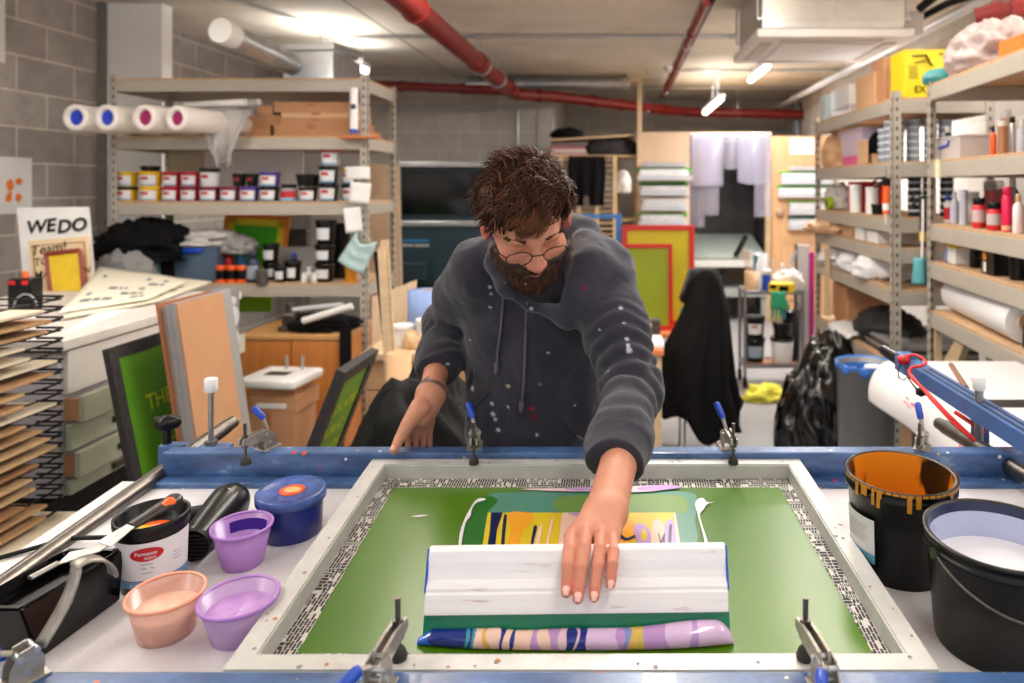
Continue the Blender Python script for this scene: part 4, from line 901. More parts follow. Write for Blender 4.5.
# exposure unit
eu = thing('exposure_unit', 'large dark teal exposure unit with silver trim against the back wall', 'machine', (X(445, 7.3), 7.3, 0))
EUT = mat('exposure_teal', (36, 58, 68), .35, var=.08); EUG = mat('exposure_glass', (10, 14, 16), .12)
xl, xr = X(399, 7.3)-X(445, 7.3), .95
MB().b2(xl, xr, 0, .9, .05, Z(224, 7.3), .01).build('base_cabinet', EUT, eu); MB().b2(xl, xr, .03, .9, Z(224, 7.3), Z(166, 7.3), .01).build('upper_cabinet', EUT, eu)
MB().b2(xl+.03, xr-.03, .0, .03, Z(214, 7.3), Z(171, 7.3)).build('dark_window', EUG, eu)
for a, b_ in ((162, 167), (221, 226)): MB().b2(xl, xr, -.03, .03, Z(b_, 7.3), Z(a, 7.3), .006).build('silver_trim', GALV, eu)
mb = MB().b2(X(402, 7.3)-X(445, 7.3), X(429, 7.3)-X(445, 7.3), -.006, 0, Z(242, 7.3), Z(239.5, 7.3)); mb.build('brand_stripe', mat('brand_blue', (40, 120, 180), .5), eu)
Mx = Matrix.Translation((X(416, 7.3)-X(445, 7.3), -.004, Z(245, 7.3))) @ Matrix.Rotation(PI/2, 4, 'X'); MB().text('photo systems', .045, Mx).build('lettering', WHITE, eu)
MB().box((X(415, 7.2)-X(445, 7.3), -.12, Z(270, 7.2)), (.26, .22, .17), .012).build('control_box', mat('control_box', (32, 48, 58), .4), eu)
for zz in (285, 289, 293): MB().b2(X(402, 7.3)-X(445, 7.3), .5, -.012, 0, Z(zz+1, 7.3), Z(zz, 7.3)).build('vent_slot', BLACKM, eu)
for sx in (xl+.06, xr-.06): MB().b2(sx-.03, sx+.03, .03, .1, 0, .05).build('foot', BLACKM, eu)
# ================================================================== BACK, CENTRE
tan = mat('tan_timber', (214, 184, 142), .6, var=.1, scale=8)
wr = thing('slat_rack', 'tall tan slatted drying rack against the back wall behind the man', 'drying rack', (X(600, 7.5), 7.5, 0))
def lx(px, D=7.5, D0=7.5, p0=600): return X(px, D)-X(p0, D0)
for px in (561, 579, 597, 615):
    MB().b2(lx(px)-.02, lx(px)+.02, -.02, .02, 0, Z(157, 7.5)).build('upright', tan, wr)
sl0 = None
for k in range(26):
    z = Z(160, 7.5)-k*.058
    if z < .1: break
    if sl0 is None: sl0 = MB().b2(lx(558), lx(617), .0, .5, -.006, .006).build('slat', tan, wr); sl0.location.z = z
    else: c = sl0.copy(); COL.objects.link(c); c.parent = wr; c.location.z = z
ws = thing('wall_shelf', 'sloping plank shelf with dark cloths above the slatted rack', 'shelf', (X(600, 7.9), 7.9, 0))
MB().hexa([(lx(549, 7.9, 7.9), 0, Z(141, 7.9)), (lx(635, 7.9, 7.9), 0, Z(136, 7.9)), (lx(635, 7.9, 7.9), .5, Z(136, 7.9)), (lx(549, 7.9, 7.9), .5, Z(141, 7.9)),
           (lx(549, 7.9, 7.9), 0, Z(139, 7.9)), (lx(635, 7.9, 7.9), 0, Z(134, 7.9)), (lx(635, 7.9, 7.9), .5, Z(134, 7.9)), (lx(549, 7.9, 7.9), .5, Z(139, 7.9))]).build('plank', tan, ws)
MB().b2(lx(549, 7.9, 7.9), lx(635, 7.9, 7.9), 0, .5, Z(157, 7.9), Z(155, 7.9)).build('plank', tan, ws)
for px in (549, 618, 636): MB().b2(lx(px, 7.9, 7.9)-.02, lx(px, 7.9, 7.9)+.02, .45, .5, 0, Z(134, 7.9)).build('upright', tan, ws)
for zz in (190, 220): MB().b2(lx(618, 7.9, 7.9), lx(635, 7.9, 7.9), 0, .5, Z(zz+1, 7.9), Z(zz-1, 7.9)).build('side_shelf', tan, ws)
lump('dark_cloth', 'dark folded cloth on top of the sloping plank shelf', 'cloth', CLOTHB, (X(567, 7.95), 8.05, Z(139, 7.9)+.002), (.17, .15, .08), .2, 5, n=30)
lump('dark_cloth', 'heap of dark cloth between the two planks of the wall shelf', 'cloth', mat('cloth_charcoal', (58, 54, 58), .9, var=.3, bump=.3), (X(612, 7.95), 8.1, Z(155, 7.9)+.002), (.27, .18, .13), .16, 5, n=36)
zz = Z(155, 7.9)
for k in range(4):
    solo(MB().b2(X(549, 7.92)+.02*(k % 2), X(587, 7.92)-.015*(k % 3), 7.92, 8.25, zz, zz+.032, .002), 'book', [mat('book_pink', (190, 150, 152), .7), mat('book_white', (214, 206, 202), .7), mat('book_rose', (170, 100, 104), .7), mat('book_grey', (120, 108, 110), .7)][k],
         ['pink folder lowest in the pile on the wall shelf', 'pale folder second in the pile on the wall shelf', 'rose folder third in the pile on the wall shelf', 'grey folder topmost in the pile on the wall shelf'][k], 'folder', 'folders on the wall shelf'); zz += .033
def trous(u, v):
    return Vector(((u-.5)*.36*(1+.05*math.sin(v*5)), -.02*math.sin(u*2*PI*3)*(.3+v)-.012, -v*(.5 if u < .42 or u > .55 else .40)))
t = solo(MB().sheet(trous, 26, 16, .012), 'black_trousers', CLOTHB, 'black trousers hanging over the slatted rack', 'trousers', pivot=(0, 0, 0)); t.location = P(587, 156, 7.42)
lump('white_cloth', 'white cloth stuffed beside the slatted rack upright', 'cloth', CLOTHW, (X(620, 7.5)+.03, 7.62, Z(193, 7.6)), (.08, .1, .14), .2, 5, n=28)
pk = thing('timber_post', 'tall timber post rising to the red pipe beside the plywood panel', 'post', (X(639.5, 8.25), 8.25, 0)); MB().b2(-.026, .026, -.026, .026, 0, Z(79, 8.25), .003).build('post', LTAN, pk)
MB().b2(-.2, -.026, -.02, .02, Z(82, 8.25), Z(79, 8.25)).build('top_brace', LTAN, pk)
bf = thing('frame_trolley', 'blue painted metal frame trolley behind the man', 'frame', (X(598, 6.2), 6.2, 0))
BLF = mat('blue_frame_paint', (62, 124, 196), .4, var=.08)
for px in (577, 618.5): MB().b2(X(px, 6.2)-X(598, 6.2)-.025, X(px, 6.2)-X(598, 6.2)+.025, -.02, .02, 0, Z(214, 6.2), .004).build('upright', BLF, bf)
for zz in (216.5, 330): MB().b2(X(577, 6.2)-X(598, 6.2), X(618, 6.2)-X(598, 6.2), -.018, .018, Z(zz+2, 6.2), Z(zz-2, 6.2), .004).build('rail', BLF, bf)
for k in range(9): MB().b2(X(605, 6.2)-X(598, 6.2), X(614, 6.2)-X(598, 6.2), .02, .2, Z(246+5*k, 6.2), Z(248.5+5*k, 6.2)).build('red_clip', mat('clip_red', (200, 40, 40), .5), bf)
# plywood panels with document holders
def holder(parent, px0, px1, py0, py1, D, D0, p0, tab, papers):
    x0, x1 = X(px0, D)-X(p0, D0), X(px1, D)-X(p0, D0); z0, z1 = Z(py1, D), Z(py0, D)
    h = MB().b2(x0, x1, -.09, -.084, z0, z0+(z1-z0)*.4).b2(x0, x1, -.09, 0, z0-.006, z0).build('holder_tray', CLEAR, parent)
    mb = MB(); rr = random.Random(px0*7+py0); k = 0
    for q in range(papers):
        a = rr.random()*.12*(x1-x0); mb.b2(x0+a*.6, x1-a, -.08+q*.02, -.068+q*.02, z0, z0+(z1-z0)*(.62+.3*rr.random()))
    mb.build('paper_stack', mat('stack_grey%d' % (papers % 3), [(226, 226, 228), (196, 194, 196), (172, 168, 168)][papers % 3], .8, var=.25, scale=30), h)
    if tab: MB().b2(x0, x1, -.02, -.006, z1-.04, z1).build('tab_strip', tab, h)
TABG = mat('tab_green', (72, 160, 40), .5); TABD = mat('tab_teal', (24, 104, 84), .5)
p1_ = thing('document_board', 'pale plywood panel with document holders left of the washout booth', 'panel', (X(663, 7.8), 7.8, 0))
MB().b2(X(637, 7.8)-X(663, 7.8), X(689.5, 7.8)-X(663, 7.8), 0, .35, .02, Z(132, 7.8), .003).build('panel_board', PLY, p1_)
for a in [(642, 686, 161.5, 166.5, None, 2), (637, 692, 168, 180, TABG, 3), (640, 688, 182, 195, TABG, 4), (641, 687, 197, 210, None, 4), (638, 687, 213, 226, TABG, 4)]:
    holder(p1_, a[0], a[1], a[2], a[3], 7.79, 7.8, 663, a[4], a[5])
p2_ = thing('document_board', 'orange plywood panel with document holders behind the far shelving', 'panel', (X(815, 8.3), 8.3, 0))
MB().b2(X(772, 8.3)-X(815, 8.3), X(833, 8.3)-X(815, 8.3), 0, .3, .02, Z(136, 8.3), .003).build('panel_board', PLYO, p2_)
for a in [(788, 824, 165, 170, None, 2), (780, 832, 171, 184, TABG, 3), (777, 832, 185, 197, TABG, 3), (788, 832, 201, 214, TABG, 4), (788, 831, 216, 229, TABD, 4)]:
    holder(p2_, a[0], a[1], a[2], a[3], 8.29, 8.3, 815, a[4], a[5])
MB().b2(X(790, 8.3)-X(815, 8.3), X(814, 8.3)-X(815, 8.3), -.004, 0, Z(154, 8.3), Z(138, 8.3)).build('notice', PAPER, p2_)
MB().b2(X(783, 8.3)-X(815, 8.3), X(812, 8.3)-X(815, 8.3), -.004, 0, Z(246, 8.3), Z(236, 8.3)).build('batten_strip', mat('strip_tan', (196, 152, 112), .6), p2_)
MB().lathe([(.05, 0), (.05, .03), (0, .03)], 18, cap1=False, M=Matrix.Translation((X(780, 8.3)-X(815, 8.3), 0, Z(213, 8.3))) @ Matrix.Rotation(PI/2, 4, 'X')).build('knob', mat('knob_tan', (170, 136, 112), .5), p2_)
# red framed screens on a low bench
lb_ = thing('low_bench', 'low orange wooden bench carrying the red framed screens', 'bench', (X(660, 5.9), 5.9, 0))
zt5 = Z(331, 5.9); BO = mat('bench_orange', (210, 120, 70), .55, var=.15)
MB().b2(-.42, .3, -.12, .4, zt5-.035, zt5, .004).build('bench_top', BO, lb_)
for sx in (-.39, .27):
    for sy in (-.09, .37): MB().b2(sx-.02, sx+.02, sy-.02, sy+.02, 0, zt5-.035).build('leg', BO, lb_)
FRR = mat('frame_red', (196, 32, 24), .45); MYL = mat('mesh_yellow2', (206, 188, 24), .5, var=.05); MGR = mat('mesh_olive', (146, 160, 16), .5, var=.05)
t = screen_frame('printing_screen', 'yellow screen with red frame, the taller one at the back', 'screen', (695-622)/FP*6.1, Z(225, 6.1)-zt5-.004, .045, .03, [FRR, MYL], (X(622, 6.1), 6.1, zt5+.003), Matrix.Rotation(-.06, 4, 'X'))
t = screen_frame('printing_screen', 'olive green screen with red frame in front of the yellow screen', 'screen', (673-596)/FP*5.92, Z(244, 5.92)-zt5-.004, .035, .03, [FRR, MGR], (X(596, 5.92), 5.92, zt5+.003), Matrix.Rotation(-.06, 4, 'X'))
MB()
tb = thing('work_table', 'low table with papers behind the man and the black coat', 'table', (X(640, 3.7), 3.7, 0))
zt6 = Z(350, 3.7)
MB().b2(-.45, .12, 0, .5, zt6-.03, zt6, .004).build('table_top', BO, tb)
for sx in (-.42, .09):
    for sy in (.04, .46): MB().b2(sx-.02, sx+.02, sy-.02, sy+.02, 0, zt6-.03).build('leg', LTAN, tb)
solo(MB().b2(X(638, 3.75), X(664, 3.75), 3.74, 3.98, zt6+.0008, zt6+.02, .002), 'paper_stack', PAPER, 'white paper stack on the low table behind the man', 'paper')
lump('cork_block', 'crumpled tan paper on the low table behind the man', 'paper', CARDL, (X(641, 4.08), 4.1, zt6+.001), (.06, .05, .07), .12, 6, n=24)
solo(MB().b2(X(648, 4.1), X(660, 4.1), 4.08, 4.16, zt6+.001, zt6+.08, .004), 'dark_block', DFR, 'small dark box on the low table beside the coat', 'box')
# washout booth
wo = thing('washout_booth', 'dark washout booth with hanging plastic films', 'booth', (X(731, 8.4), 8.4, 0))
bx0, bx1 = X(690, 8.4)-X(731, 8.4), X(771, 8.4)-X(731, 8.4); zt7 = Z(134, 8.4)
BD = mat('booth_dark', (58, 52, 56), .5, var=.45, scale=6); BG = mat('booth_grey', (158, 166, 160), .5, var=.1)
MB().b2(bx0, bx1, .9, .93, .9, zt7).build('back_panel', BD, wo)
MB().b2(bx0, bx0+.02, .0, .9, .05, zt7).b2(bx1-.02, bx1, 0, .9, .05, zt7).build('side_panel', BD, wo)
MB().b2(bx1-.07, bx1, -.03, .0, 0, zt7, .003).build('timber_edge', LTAN, wo); MB().b2(bx0, bx1, -.02, .9, zt7-.02, zt7+.02).build('top_panel', tan, wo)
MB().hexa([(bx0+.02, -.1, Z(258, 8.4)), (bx1-.07, -.1, Z(258, 8.4)), (bx1-.07, .9, Z(246, 8.4)), (bx0+.02, .9, Z(246, 8.4)), (bx0+.02, -.1, Z(256, 8.4)), (bx1-.07, -.1, Z(256, 8.4)), (bx1-.07, .9, Z(239, 8.4)), (bx0+.02, .9, Z(239, 8.4))]).build('sink_tray', BG, wo)
MB().b2(bx0+.02, bx1-.07, -.12, -.08, Z(267, 8.3), Z(260, 8.3), .004).build('front_rail', mat('booth_white', (214, 216, 212), .5), wo)
MB().b2(bx0+.02, bx1-.07, -.1, .8, Z(297, 8.3), Z(289, 8.3), .004).build('lower_shelf', BG, wo)
MB().b2(bx0, bx0+.05, -.05, 0, 0, Z(258, 8.4)).b2(bx1-.12, bx1-.07, -.05, 0, 0, Z(258, 8.4)).build('leg', BG, wo)
MB().b2(bx0+.25, bx0+.4, .1, .25, Z(289, 8.4), Z(275, 8.4), .02).build('drum', mat('drum_dark', (30, 50, 66), .5), wo)
mb = MB()
for k in range(6): mb.tube([(bx0+.36+.045*k, -.03, zt7-.02), (bx0+.36+.045*k, -.05, zt7-.07), (bx0+.36+.045*k, -.03, zt7-.09)], .01, 6)
mb.build('hooks', GALV, wo)
MB().tube([(bx1-.42, -.1, Z(256, 8.3)), (bx1-.35, -.12, Z(244, 8.3)), (bx1-.3, -.1, Z(236, 8.3))], .03, 8).build('spray_hose', BLACKM, wo)
FILM = mat('film_lilac', (176, 172, 194), .2, alpha=.42); FILM2 = mat('film_pale', (172, 168, 186), .2, alpha=.3)
for k, (px0, px1, py1, m_, bow, lb) in enumerate([(689, 704, 227, FILM2, .02, 'long clear film, leftmost in the booth'), (697, 718, 215, FILM2, .03, 'clear film, second from the left in the booth'), (690, 722, 186, FILM, .04, 'wide glossy film at the top left of the booth'),
         (720, 737, 168, FILM2, .05, 'short curled film in the middle of the booth'), (735, 768, 182, FILM, .05, 'wide curved film at the top right of the booth'), (751, 768, 216, FILM2, .03, 'long clear film, rightmost in the booth')]):
    ww = (px1-px0)/FP*8.3; hh = (py1-134)/FP*8.3
    f = lambda u, v, ww=ww, hh=hh, bow=bow, k=k: Vector(((u-.5)*ww*(1-.12*v*(k == 3)), -bow*math.sin(PI*u)*(.4+v)-.015*math.sin(5*u+4*v+k), -v*hh+.06*hh*(k in (3, 4))*math.sin(PI*u)*v*-1))
    t = solo(MB().sheet(f, 16, 16, .002), 'plastic_film', m_, lb, 'film', 'films hanging in the booth', pivot=(0, 0, 0)); t.location = (X((px0+px1)/2, 8.3), 8.24-.024*k, Z(134, 8.3))
# magenta edged screen
mg = thing('magenta_screen', 'pale grey screen panel with a magenta edge beside the trolley', 'screen', (X(808, 6.0), 6.0, 0))
MB().b2(X(797, 6)-X(808, 6), X(809.5, 6)-X(808, 6), 0, .03, .04, Z(245, 6), .003).build('panel', mat('panel_pale', (196, 188, 190), .5), mg)
MB().b2(X(809.5, 6)-X(808, 6), X(814, 6)-X(808, 6), -.01, .03, .06, Z(252, 6), .003).build('magenta_edge', mat('magenta', (196, 10, 130), .45), mg)
MB().b2(X(795.5, 6)-X(808, 6), X(797, 6)-X(808, 6), -.01, .03, 0, Z(244, 6)).b2(X(797, 6)-X(808, 6), X(814, 6)-X(808, 6), -.01, .03, 0, .04).build('frame', DSTEEL, mg)
# ================================================================== trolley
TD = 5.6
tr = thing('utility_trolley', 'grey metal trolley carrying brushes and ink tubs', 'trolley', (X(774, TD), TD, 0))
tx0, tx1 = X(745, TD)-X(774, TD), X(803, TD)-X(774, TD); TT, TB = Z(292.5, TD), Z(366, TD); TS = mat('trolley_steel', (132, 130, 138), .4, .5, var=.15)
for zz, m_ in ((TT, TS), (TB, TS)):
    mb = MB().b2(tx0+.01, tx1-.01, 0, .24, zz-.012, zz); mb.tube([(tx0, 0, zz), (tx1, 0, zz), (tx1, .24, zz), (tx0, .24, zz), (tx0, 0, zz)], .016, 8); mb.build('shelf_tray', m_, tr)
MB().b2(tx0+.03, tx1-.03, .02, .22, TB, TB+.004).build('tray_mat', CARD, tr)
for sx in (tx0, tx1):
    for sy in (0, .24):
        MB().tube([(sx, sy, .08), (sx, sy, TT+.02)], .013, 10).build('leg', TS, tr)
        w_ = MB().tube([(sx, sy, .09), (sx, sy, .05)], .012, 8).lathe([(.0, -.012), (.04, -.012), (.04, .012), (0, .012)], 16, M=Matrix.Translation((sx, sy+.01, .04)) @ Matrix.Rotation(PI/2, 4, 'Y'), cap0=False, cap1=False).build('caster', BLACKM, tr)
def ont(px, dy=.1, top=True): dy *= .75; return X(px, TD+dy), TD+dy, (TT if top else TB+.004)+.001
bj = thing('brush_jar', 'brown cardboard pot full of brushes on the trolley', 'pot', ont(751, .1)); h_ = (291-271)/FP*TD
MB().lathe([(.05, 0), (.052, h_), (.046, h_), (.044, .01), (0, .01)], 22, cap1=False).build('pot_wall', CARDL, bj)
for k, (dx, tx, hz, c, lb) in enumerate([(-.02, -.06, .3, mat('brush_pink', (226, 180, 160), .6), 'pink handled brush leaning left in the brown pot'), (-.01, -.03, .29, LTAN, 'wooden brush leaning left in the brown pot'), (.01, .0, .3, WHITE, 'white brush upright in the brown pot'), (.02, .03, .26, TEAL, 'teal brush leaning right in the brown pot'), (.0, .05, .25, BLACKP, 'black brush leaning right in the brown pot')]):
    b_ = thing('brush', lb, 'brush', (bj.location.x+dx, bj.location.y+.01*(k-2), bj.location.z+.015), group='brushes in the brown pot')
    e = Vector((tx-dx, 0, hz)); MB().tube([(0, 0, 0), e*.8], .005, 8).build('handle', c, b_); MB().tube([e*.8, e], [.008, .011], 8, flat=.5).build('bristles', c, b_)
vessel('white_bottle', 'small white bottle beside the blue tub on the trolley', 'bottle', *ont(759.5, .06), .04, .13, 'bottle', WHITE, WHITE)
vessel('blue_tub', 'bright blue tub with white lid on the trolley', 'tub', *ont(766.5, .05), .07, .17, 'tub', BLUE, WHITE)
gb = thing('measuring_beaker', 'clear plastic beaker standing behind the blue tub', 'beaker', ont(760, .24)); MB().lathe([(.05, 0), (.055, .02), (.06, .28), (.056, .28), (.05, .02), (0, .015)], 22, cap1=False).build('beaker_wall', CLEAR, gb); MB().tube([(.06, 0, .24), (.1, 0, .22), (.1, 0, .1), (.055, 0, .08)], .007, 6).build('handle', CLEAR, gb)
kb = carton('yellow_box', 'yellow and black carton on the trolley', 'box', *ont(780, .06), (803-772)/FP*TD-.04, .12, (290-281)/FP*TD, YELLOW, flap=False); MB().b2(-.02, .05, -.0625, -.06, .01, .05).b2(-.09, -.04, -.0625, -.06, .03, .06).build('print', BLACKP, kb)
lump('white_rag', 'white crumpled paper behind the yellow carton', 'paper', CLOTHW, (X(788, TD+.15), TD+.15, TT+.001), (.11, .08, .1), .22, 5, n=28)
vb = vessel('brush_bottle', 'black and white bottle with grey scraper at the trolley corner', 'bottle', *ont(782, .27), .05, .2, 'bottle', BLACKP, WHITE)
MB().tube([(.03, 0, .1), (.11, 0, .3)], .016, 6, flat=.3).build('scraper', mat('scraper_grey', (180, 180, 184), .4), vb)
gl = thing('rubber_glove', 'green rubber glove hanging from the trolley rail', 'glove', P(778, 293, TD-.03))
GG = mat('glove_green', (40, 150, 110), .5)
MB().sheet(lambda u, v: Vector(((u-.5)*(.1+.02*v), -.012*math.sin(PI*u)-.004, -.13*v+.012)), 8, 6, .012).build('palm', GG, gl)
for k in range(4): MB().tube([(-.04+.027*k, -.008, -.11), (-.045+.03*k, -.012, -.17), (-.047+.031*k, -.008, -.2-.012*(k in (1, 2)))], [.013, .011, .007], 8).build('finger', GG if k < 3 else mat('glove_teal', (40, 120, 140), .5), gl)
MB().tube([(.05, -.008, -.05), (.075, -.012, -.1), (.08, -.01, -.13)], [.013, .011, .007], 8).build('thumb', GG, gl)
vessel('ink_tub', 'black ink tub with white label on the trolley, upper left', 'tub', X(758, TD), TD+.14, TB+.006+.185, .165, .165, 'bucket', BLACKP, BLACKP, LB, RED)
vessel('ink_tub', 'black ink tub under the labelled tub on the trolley', 'tub', X(758, TD), TD+.14, TB+.006, .165, .184, 'bucket', BLACKP, BLACKP, mat('label_bluegrey', (150, 170, 190), .6))
vessel('ink_tub', 'wide tub with white band and black lid on the trolley', 'tub', X(785.5, TD), TD+.12, TB+.006, .185, .19, 'bucket', LB, BLACKP)
vessel('ink_tub', 'black tub stacked on the white banded tub', 'tub', X(785.5, TD), TD+.12, TB+.197, .155, .115, 'bucket', BLACKP, BLACKP)
bk = thing('paint_bucket', 'black bucket with raised wire handle at the back of the trolley', 'bucket', (X(791, TD+.22), TD+.2, TB+.005)); MB().lathe([(.06, 0), (.075, .38), (.07, .38), (.06, .02), (0, .02)], 22, cap1=False).build('tub', BLACKP, bk)
MB().tube([(.075*math.cos(a), 0, .36+.1*math.sin(a)) for a in np.linspace(0, PI, 15)], .004, 6).build('handle', DSTEEL, bk)
lump('cloth', 'yellow cloth dropped on the floor below the trolley', 'cloth', mat('cloth_yellow', (232, 224, 84), .85, bump=.2), (X(764, 5.3), 5.3, .001), (.14, .1, .07), .35, 4, n=40, subz=.35)
# ================================================================== chair with the black coat
CD = 4.2
ch = thing('chair', 'pale green legged chair hidden under the black coat', 'chair', (X(698, CD), CD, 0)); CG = mat('chair_green', (150, 172, 140), .5)
MB().box((0, .0, .45), (.4, .4, .035), .012).build('seat', CG, ch); MB().b2(-.17, .17, .17, .195, .6, .8, .01).build('backrest', CG, ch)
for sx in (-.17, .17):
    MB().tube([(sx, -.17, .45), (sx*1.08+.0, -.2, 0)], .014, 8).build('leg', CG, ch); MB().tube([(sx, .18, .82), (sx, .18, .45), (sx*1.08, .21, 0)], .014, 8).build('leg', CG, ch)
ch.scale = (.5, .8, 1)
ct_ = thing('coat', 'long black coat with grey collar draped over the chair', 'coat', (X(698, CD), CD, 0))
prof = [(272, 701, 712, .05), (280, 694, 719, .08), (292, 689, 723, .1), (310, 684, 727, .14), (330, 675, 728, .19), (350, 665, 729, .23), (375, 656, 731, .26), (396, 653, 736, .28), (408, 656, 738, .29), (416, 662, 740, .29)]
def coat(u, v):
    i = min(int(v*(len(prof)-1)), len(prof)-2); f = v*(len(prof)-1)-i; A, B = prof[i], prof[i+1]
    y = A[0]+(B[0]-A[0])*f; l = A[1]+(B[1]-A[1])*f; r = A[2]+(B[2]-A[2])*f; dp = A[3]+(B[3]-A[3])*f
    a = u*2*PI; cx_ = (X(l, CD)+X(r, CD))/2-X(698, CD); wx = (X(r, CD)-X(l, CD))/2
    k = 1+.10*v*math.sin(7*a+2*math.sin(3*v))+.05*math.sin(13*a+5*v)*v
    zz = Z(y, CD)+(.05*math.sin(2*a+.6)+.03*math.sin(5*a))*v*v
    return Vector((cx_+wx*k*math.cos(a), dp*k*math.sin(a), zz))
COATM = mat('coat_black', (13, 12, 13), .95, var=.3, bump=.2, bscale=40, spec=.15)
MB().sheet(coat, 72, 40, .006).build('coat_body', COATM, ct_)
def collar(u, v):
    a = (-.15+.8*u)*PI*1.25; r = .075+.05*v; return Vector((X(706, CD)-X(698, CD)-.012+r*1.0*math.cos(a+1.0)*1.05, r*math.sin(a+1.0)*.9, Z(272, CD)+.012-.16*v*(1+.35*math.sin(a*1.5))))
MB().sheet(collar, 30, 10, .01).build('collar', mat('collar_grey', (72, 69, 70), .9, var=.15), ct_)
# ================================================================== bin bags and bin
BAG = mat('bin_bag', (9, 8, 9), .2, bump=.6, bscale=7, spec=.5)
lump('bin_bag', 'shiny black bin bag on the floor left of the grey bin', 'bag', BAG, (X(822, 3.65), 3.7, 0), (.2, .24, .40), .13, 4, n=72, subz=.62)
lump('bin_bag', 'shiny black bin bag heaped behind the grey bin', 'bag', BAG, (X(846, 3.95), 4.25, 0), (.185, .24, .41), .13, 4, n=72, subz=.62)
BDp = 3.0
bi = thing('waste_bin', 'tall grey bin with blue liner beside the bin bags', 'bin', (X(874, BDp), BDp+.1, 0)); rb = .118; zb2 = Z(369, BDp)
MB().lathe([(rb*.9, 0), (rb, zb2-.02), (rb*1.02, zb2-.02), (rb*1.02, zb2), (rb*.97, zb2), (rb*.88, .03), (0, .03)], 36, cap1=False).build('bin_wall', mat('bin_grey', (128, 128, 130), .45, .3, var=.1), bi)
lr = lambda v: rb*(1.045 if v < .26 else .955 if v < .5 else .955-.1*(v-.5))
mb = MB(); mb.sheet(lambda u, v: Vector((lr(v)*math.cos(2*PI*u), lr(v)*math.sin(2*PI*u), zb2+.008-(.03*(1-v*4)*(1+.5*math.sin(9*2*PI*u)) if v < .25 else .4*(v-.25)))), 54, 12, .0015)
mb.build('liner', mat('liner_blue', (54, 110, 190), .35), bi)
for k, (dx, dy, dz, r, lb) in enumerate([(.03, .0, -.05, .035, 'white cup on top of the waste in the grey bin'), (.045, -.05, -.1, .04, 'pale blue tub among the waste in the grey bin'), (-.05, -.03, -.1, .04, 'crumpled white paper in the grey bin')]):
    if k == 2: lump('crumpled_paper', lb, 'paper', CLOTHW, (bi.location.x+dx, bi.location.y+dy, zb2+dz-.04), (.04, .04, .04), .3, 5, n=20)
    else: vessel('waste_cup', lb, 'cup', bi.location.x+dx, bi.location.y+dy, zb2+dz-.06, r*2, .1, 'tub', WHITE if k == 0 else mat('pale_blue', (176, 196, 226), .4), WHITE if k == 0 else mat('pale_blue', (176, 196, 226), .4))
# ================================================================== FAR RIGHT SHELVING contents
def fD(px, dx=.07): return min(5.14, (FX+dx)*FP/(px-CX))
def fpt(px, L, dx=.07): D = fD(px, dx); return FX+dx, D, FZ[L]+.001
def fsz(px0, px1, py0, py1, dx=.07):
    D = fD((px0+px1)/2, dx); return (px1-px0)/FP*D, (py1-py0)/FP*D
# top
FOAM = mat('polystyrene', (238, 238, 238), .8); x_, y_, z_ = fpt(836, 0, .2)
carton('polystyrene_box', 'white polystyrene box on top of the far right shelving', 'box', FX+.2, fD(832, .03), FZ[0]+.075, .24, .42, .13, FOAM)
carton('clear_tub', 'clear flat tub under the white polystyrene box', 'tub', FX+.2, fD(832, .03), FZ[0]+.001, .25, .44, .07, CLEAR)
solo(MB().b2(0, .05, 0, .1, 0, .17, .004), 'pale_card', mat('pale_green_card', (196, 210, 212), .6), 'pale card standing at the far end of the top shelf', 'card').location = (FX+.03, fD(816, .03), FZ[0]+.001)
cc = carton('cardboard_box', 'brown cardboard box on top between white box and yellow box', 'box', FX+.24, fD(866, .05)+.05, FZ[0]+.001, .36, .34, .2, CARDL)
yb = thing('yellow_carton', 'yellow tool carton printed with a black tool on top of the far shelving', 'box', (FX+.2, FD0+.13, FZ[0]+.001), (0, 0, .0))
yw, yh = .26, (97-49)/FP*3.85
MB().box((0, 0, yh/2), (yw, .2, yh), .004).build('box_body', mat('carton_yellow', (232, 206, 20), .5, var=.04), yb)
MB().b2(-yw/2+.001, yw/2-.001, -.1012, -.1, yh*.94, yh*.99).build('lid_edge', YELLOW, yb)
mb = MB(); mb.tube([(-.09, -.102, yh*.86), (-.02, -.102, yh*.88), (.0, -.102, yh*.7), (.015, -.102, yh*.66)], .013, 8, flat=.15).tube([(-.08, -.102, yh*.72), (.0, -.102, yh*.78)], .01, 8, flat=.15).tube([(.05, -.102, yh*.9), (.11, -.102, yh*.92)], .012, 8, flat=.15); mb.build('tool_picture', BLACKP, yb)
Mx = Matrix.Translation((-.05, -.1018, yh*.16)) @ Matrix.Rotation(PI/2, 4, 'X'); MB().text('EX', .05, Mx).build('lettering', BLACKP, yb)
Mx = Matrix.Translation((.0, -.1018, yh*.4)) @ Matrix.Rotation(PI/2, 4, 'X') @ Matrix.Rotation(PI/2, 4, 'Z'); mb = MB().text('KARCHER', .02, Mx); mb.build('lettering', BLACKP, yb) if False else None
mb = MB()
for k in range(4): mb.b2(-.105+.012*k, -.1+.012*k, -.1015, -.1, yh*.38, yh*.66)
for k in range(3): mb.b2(.02+.012*k, .024+.012*k, -.1015, -.1, yh*.1, yh*.5)
mb.build('small_print', mat('print_olive', (120, 104, 10), .6), yb)
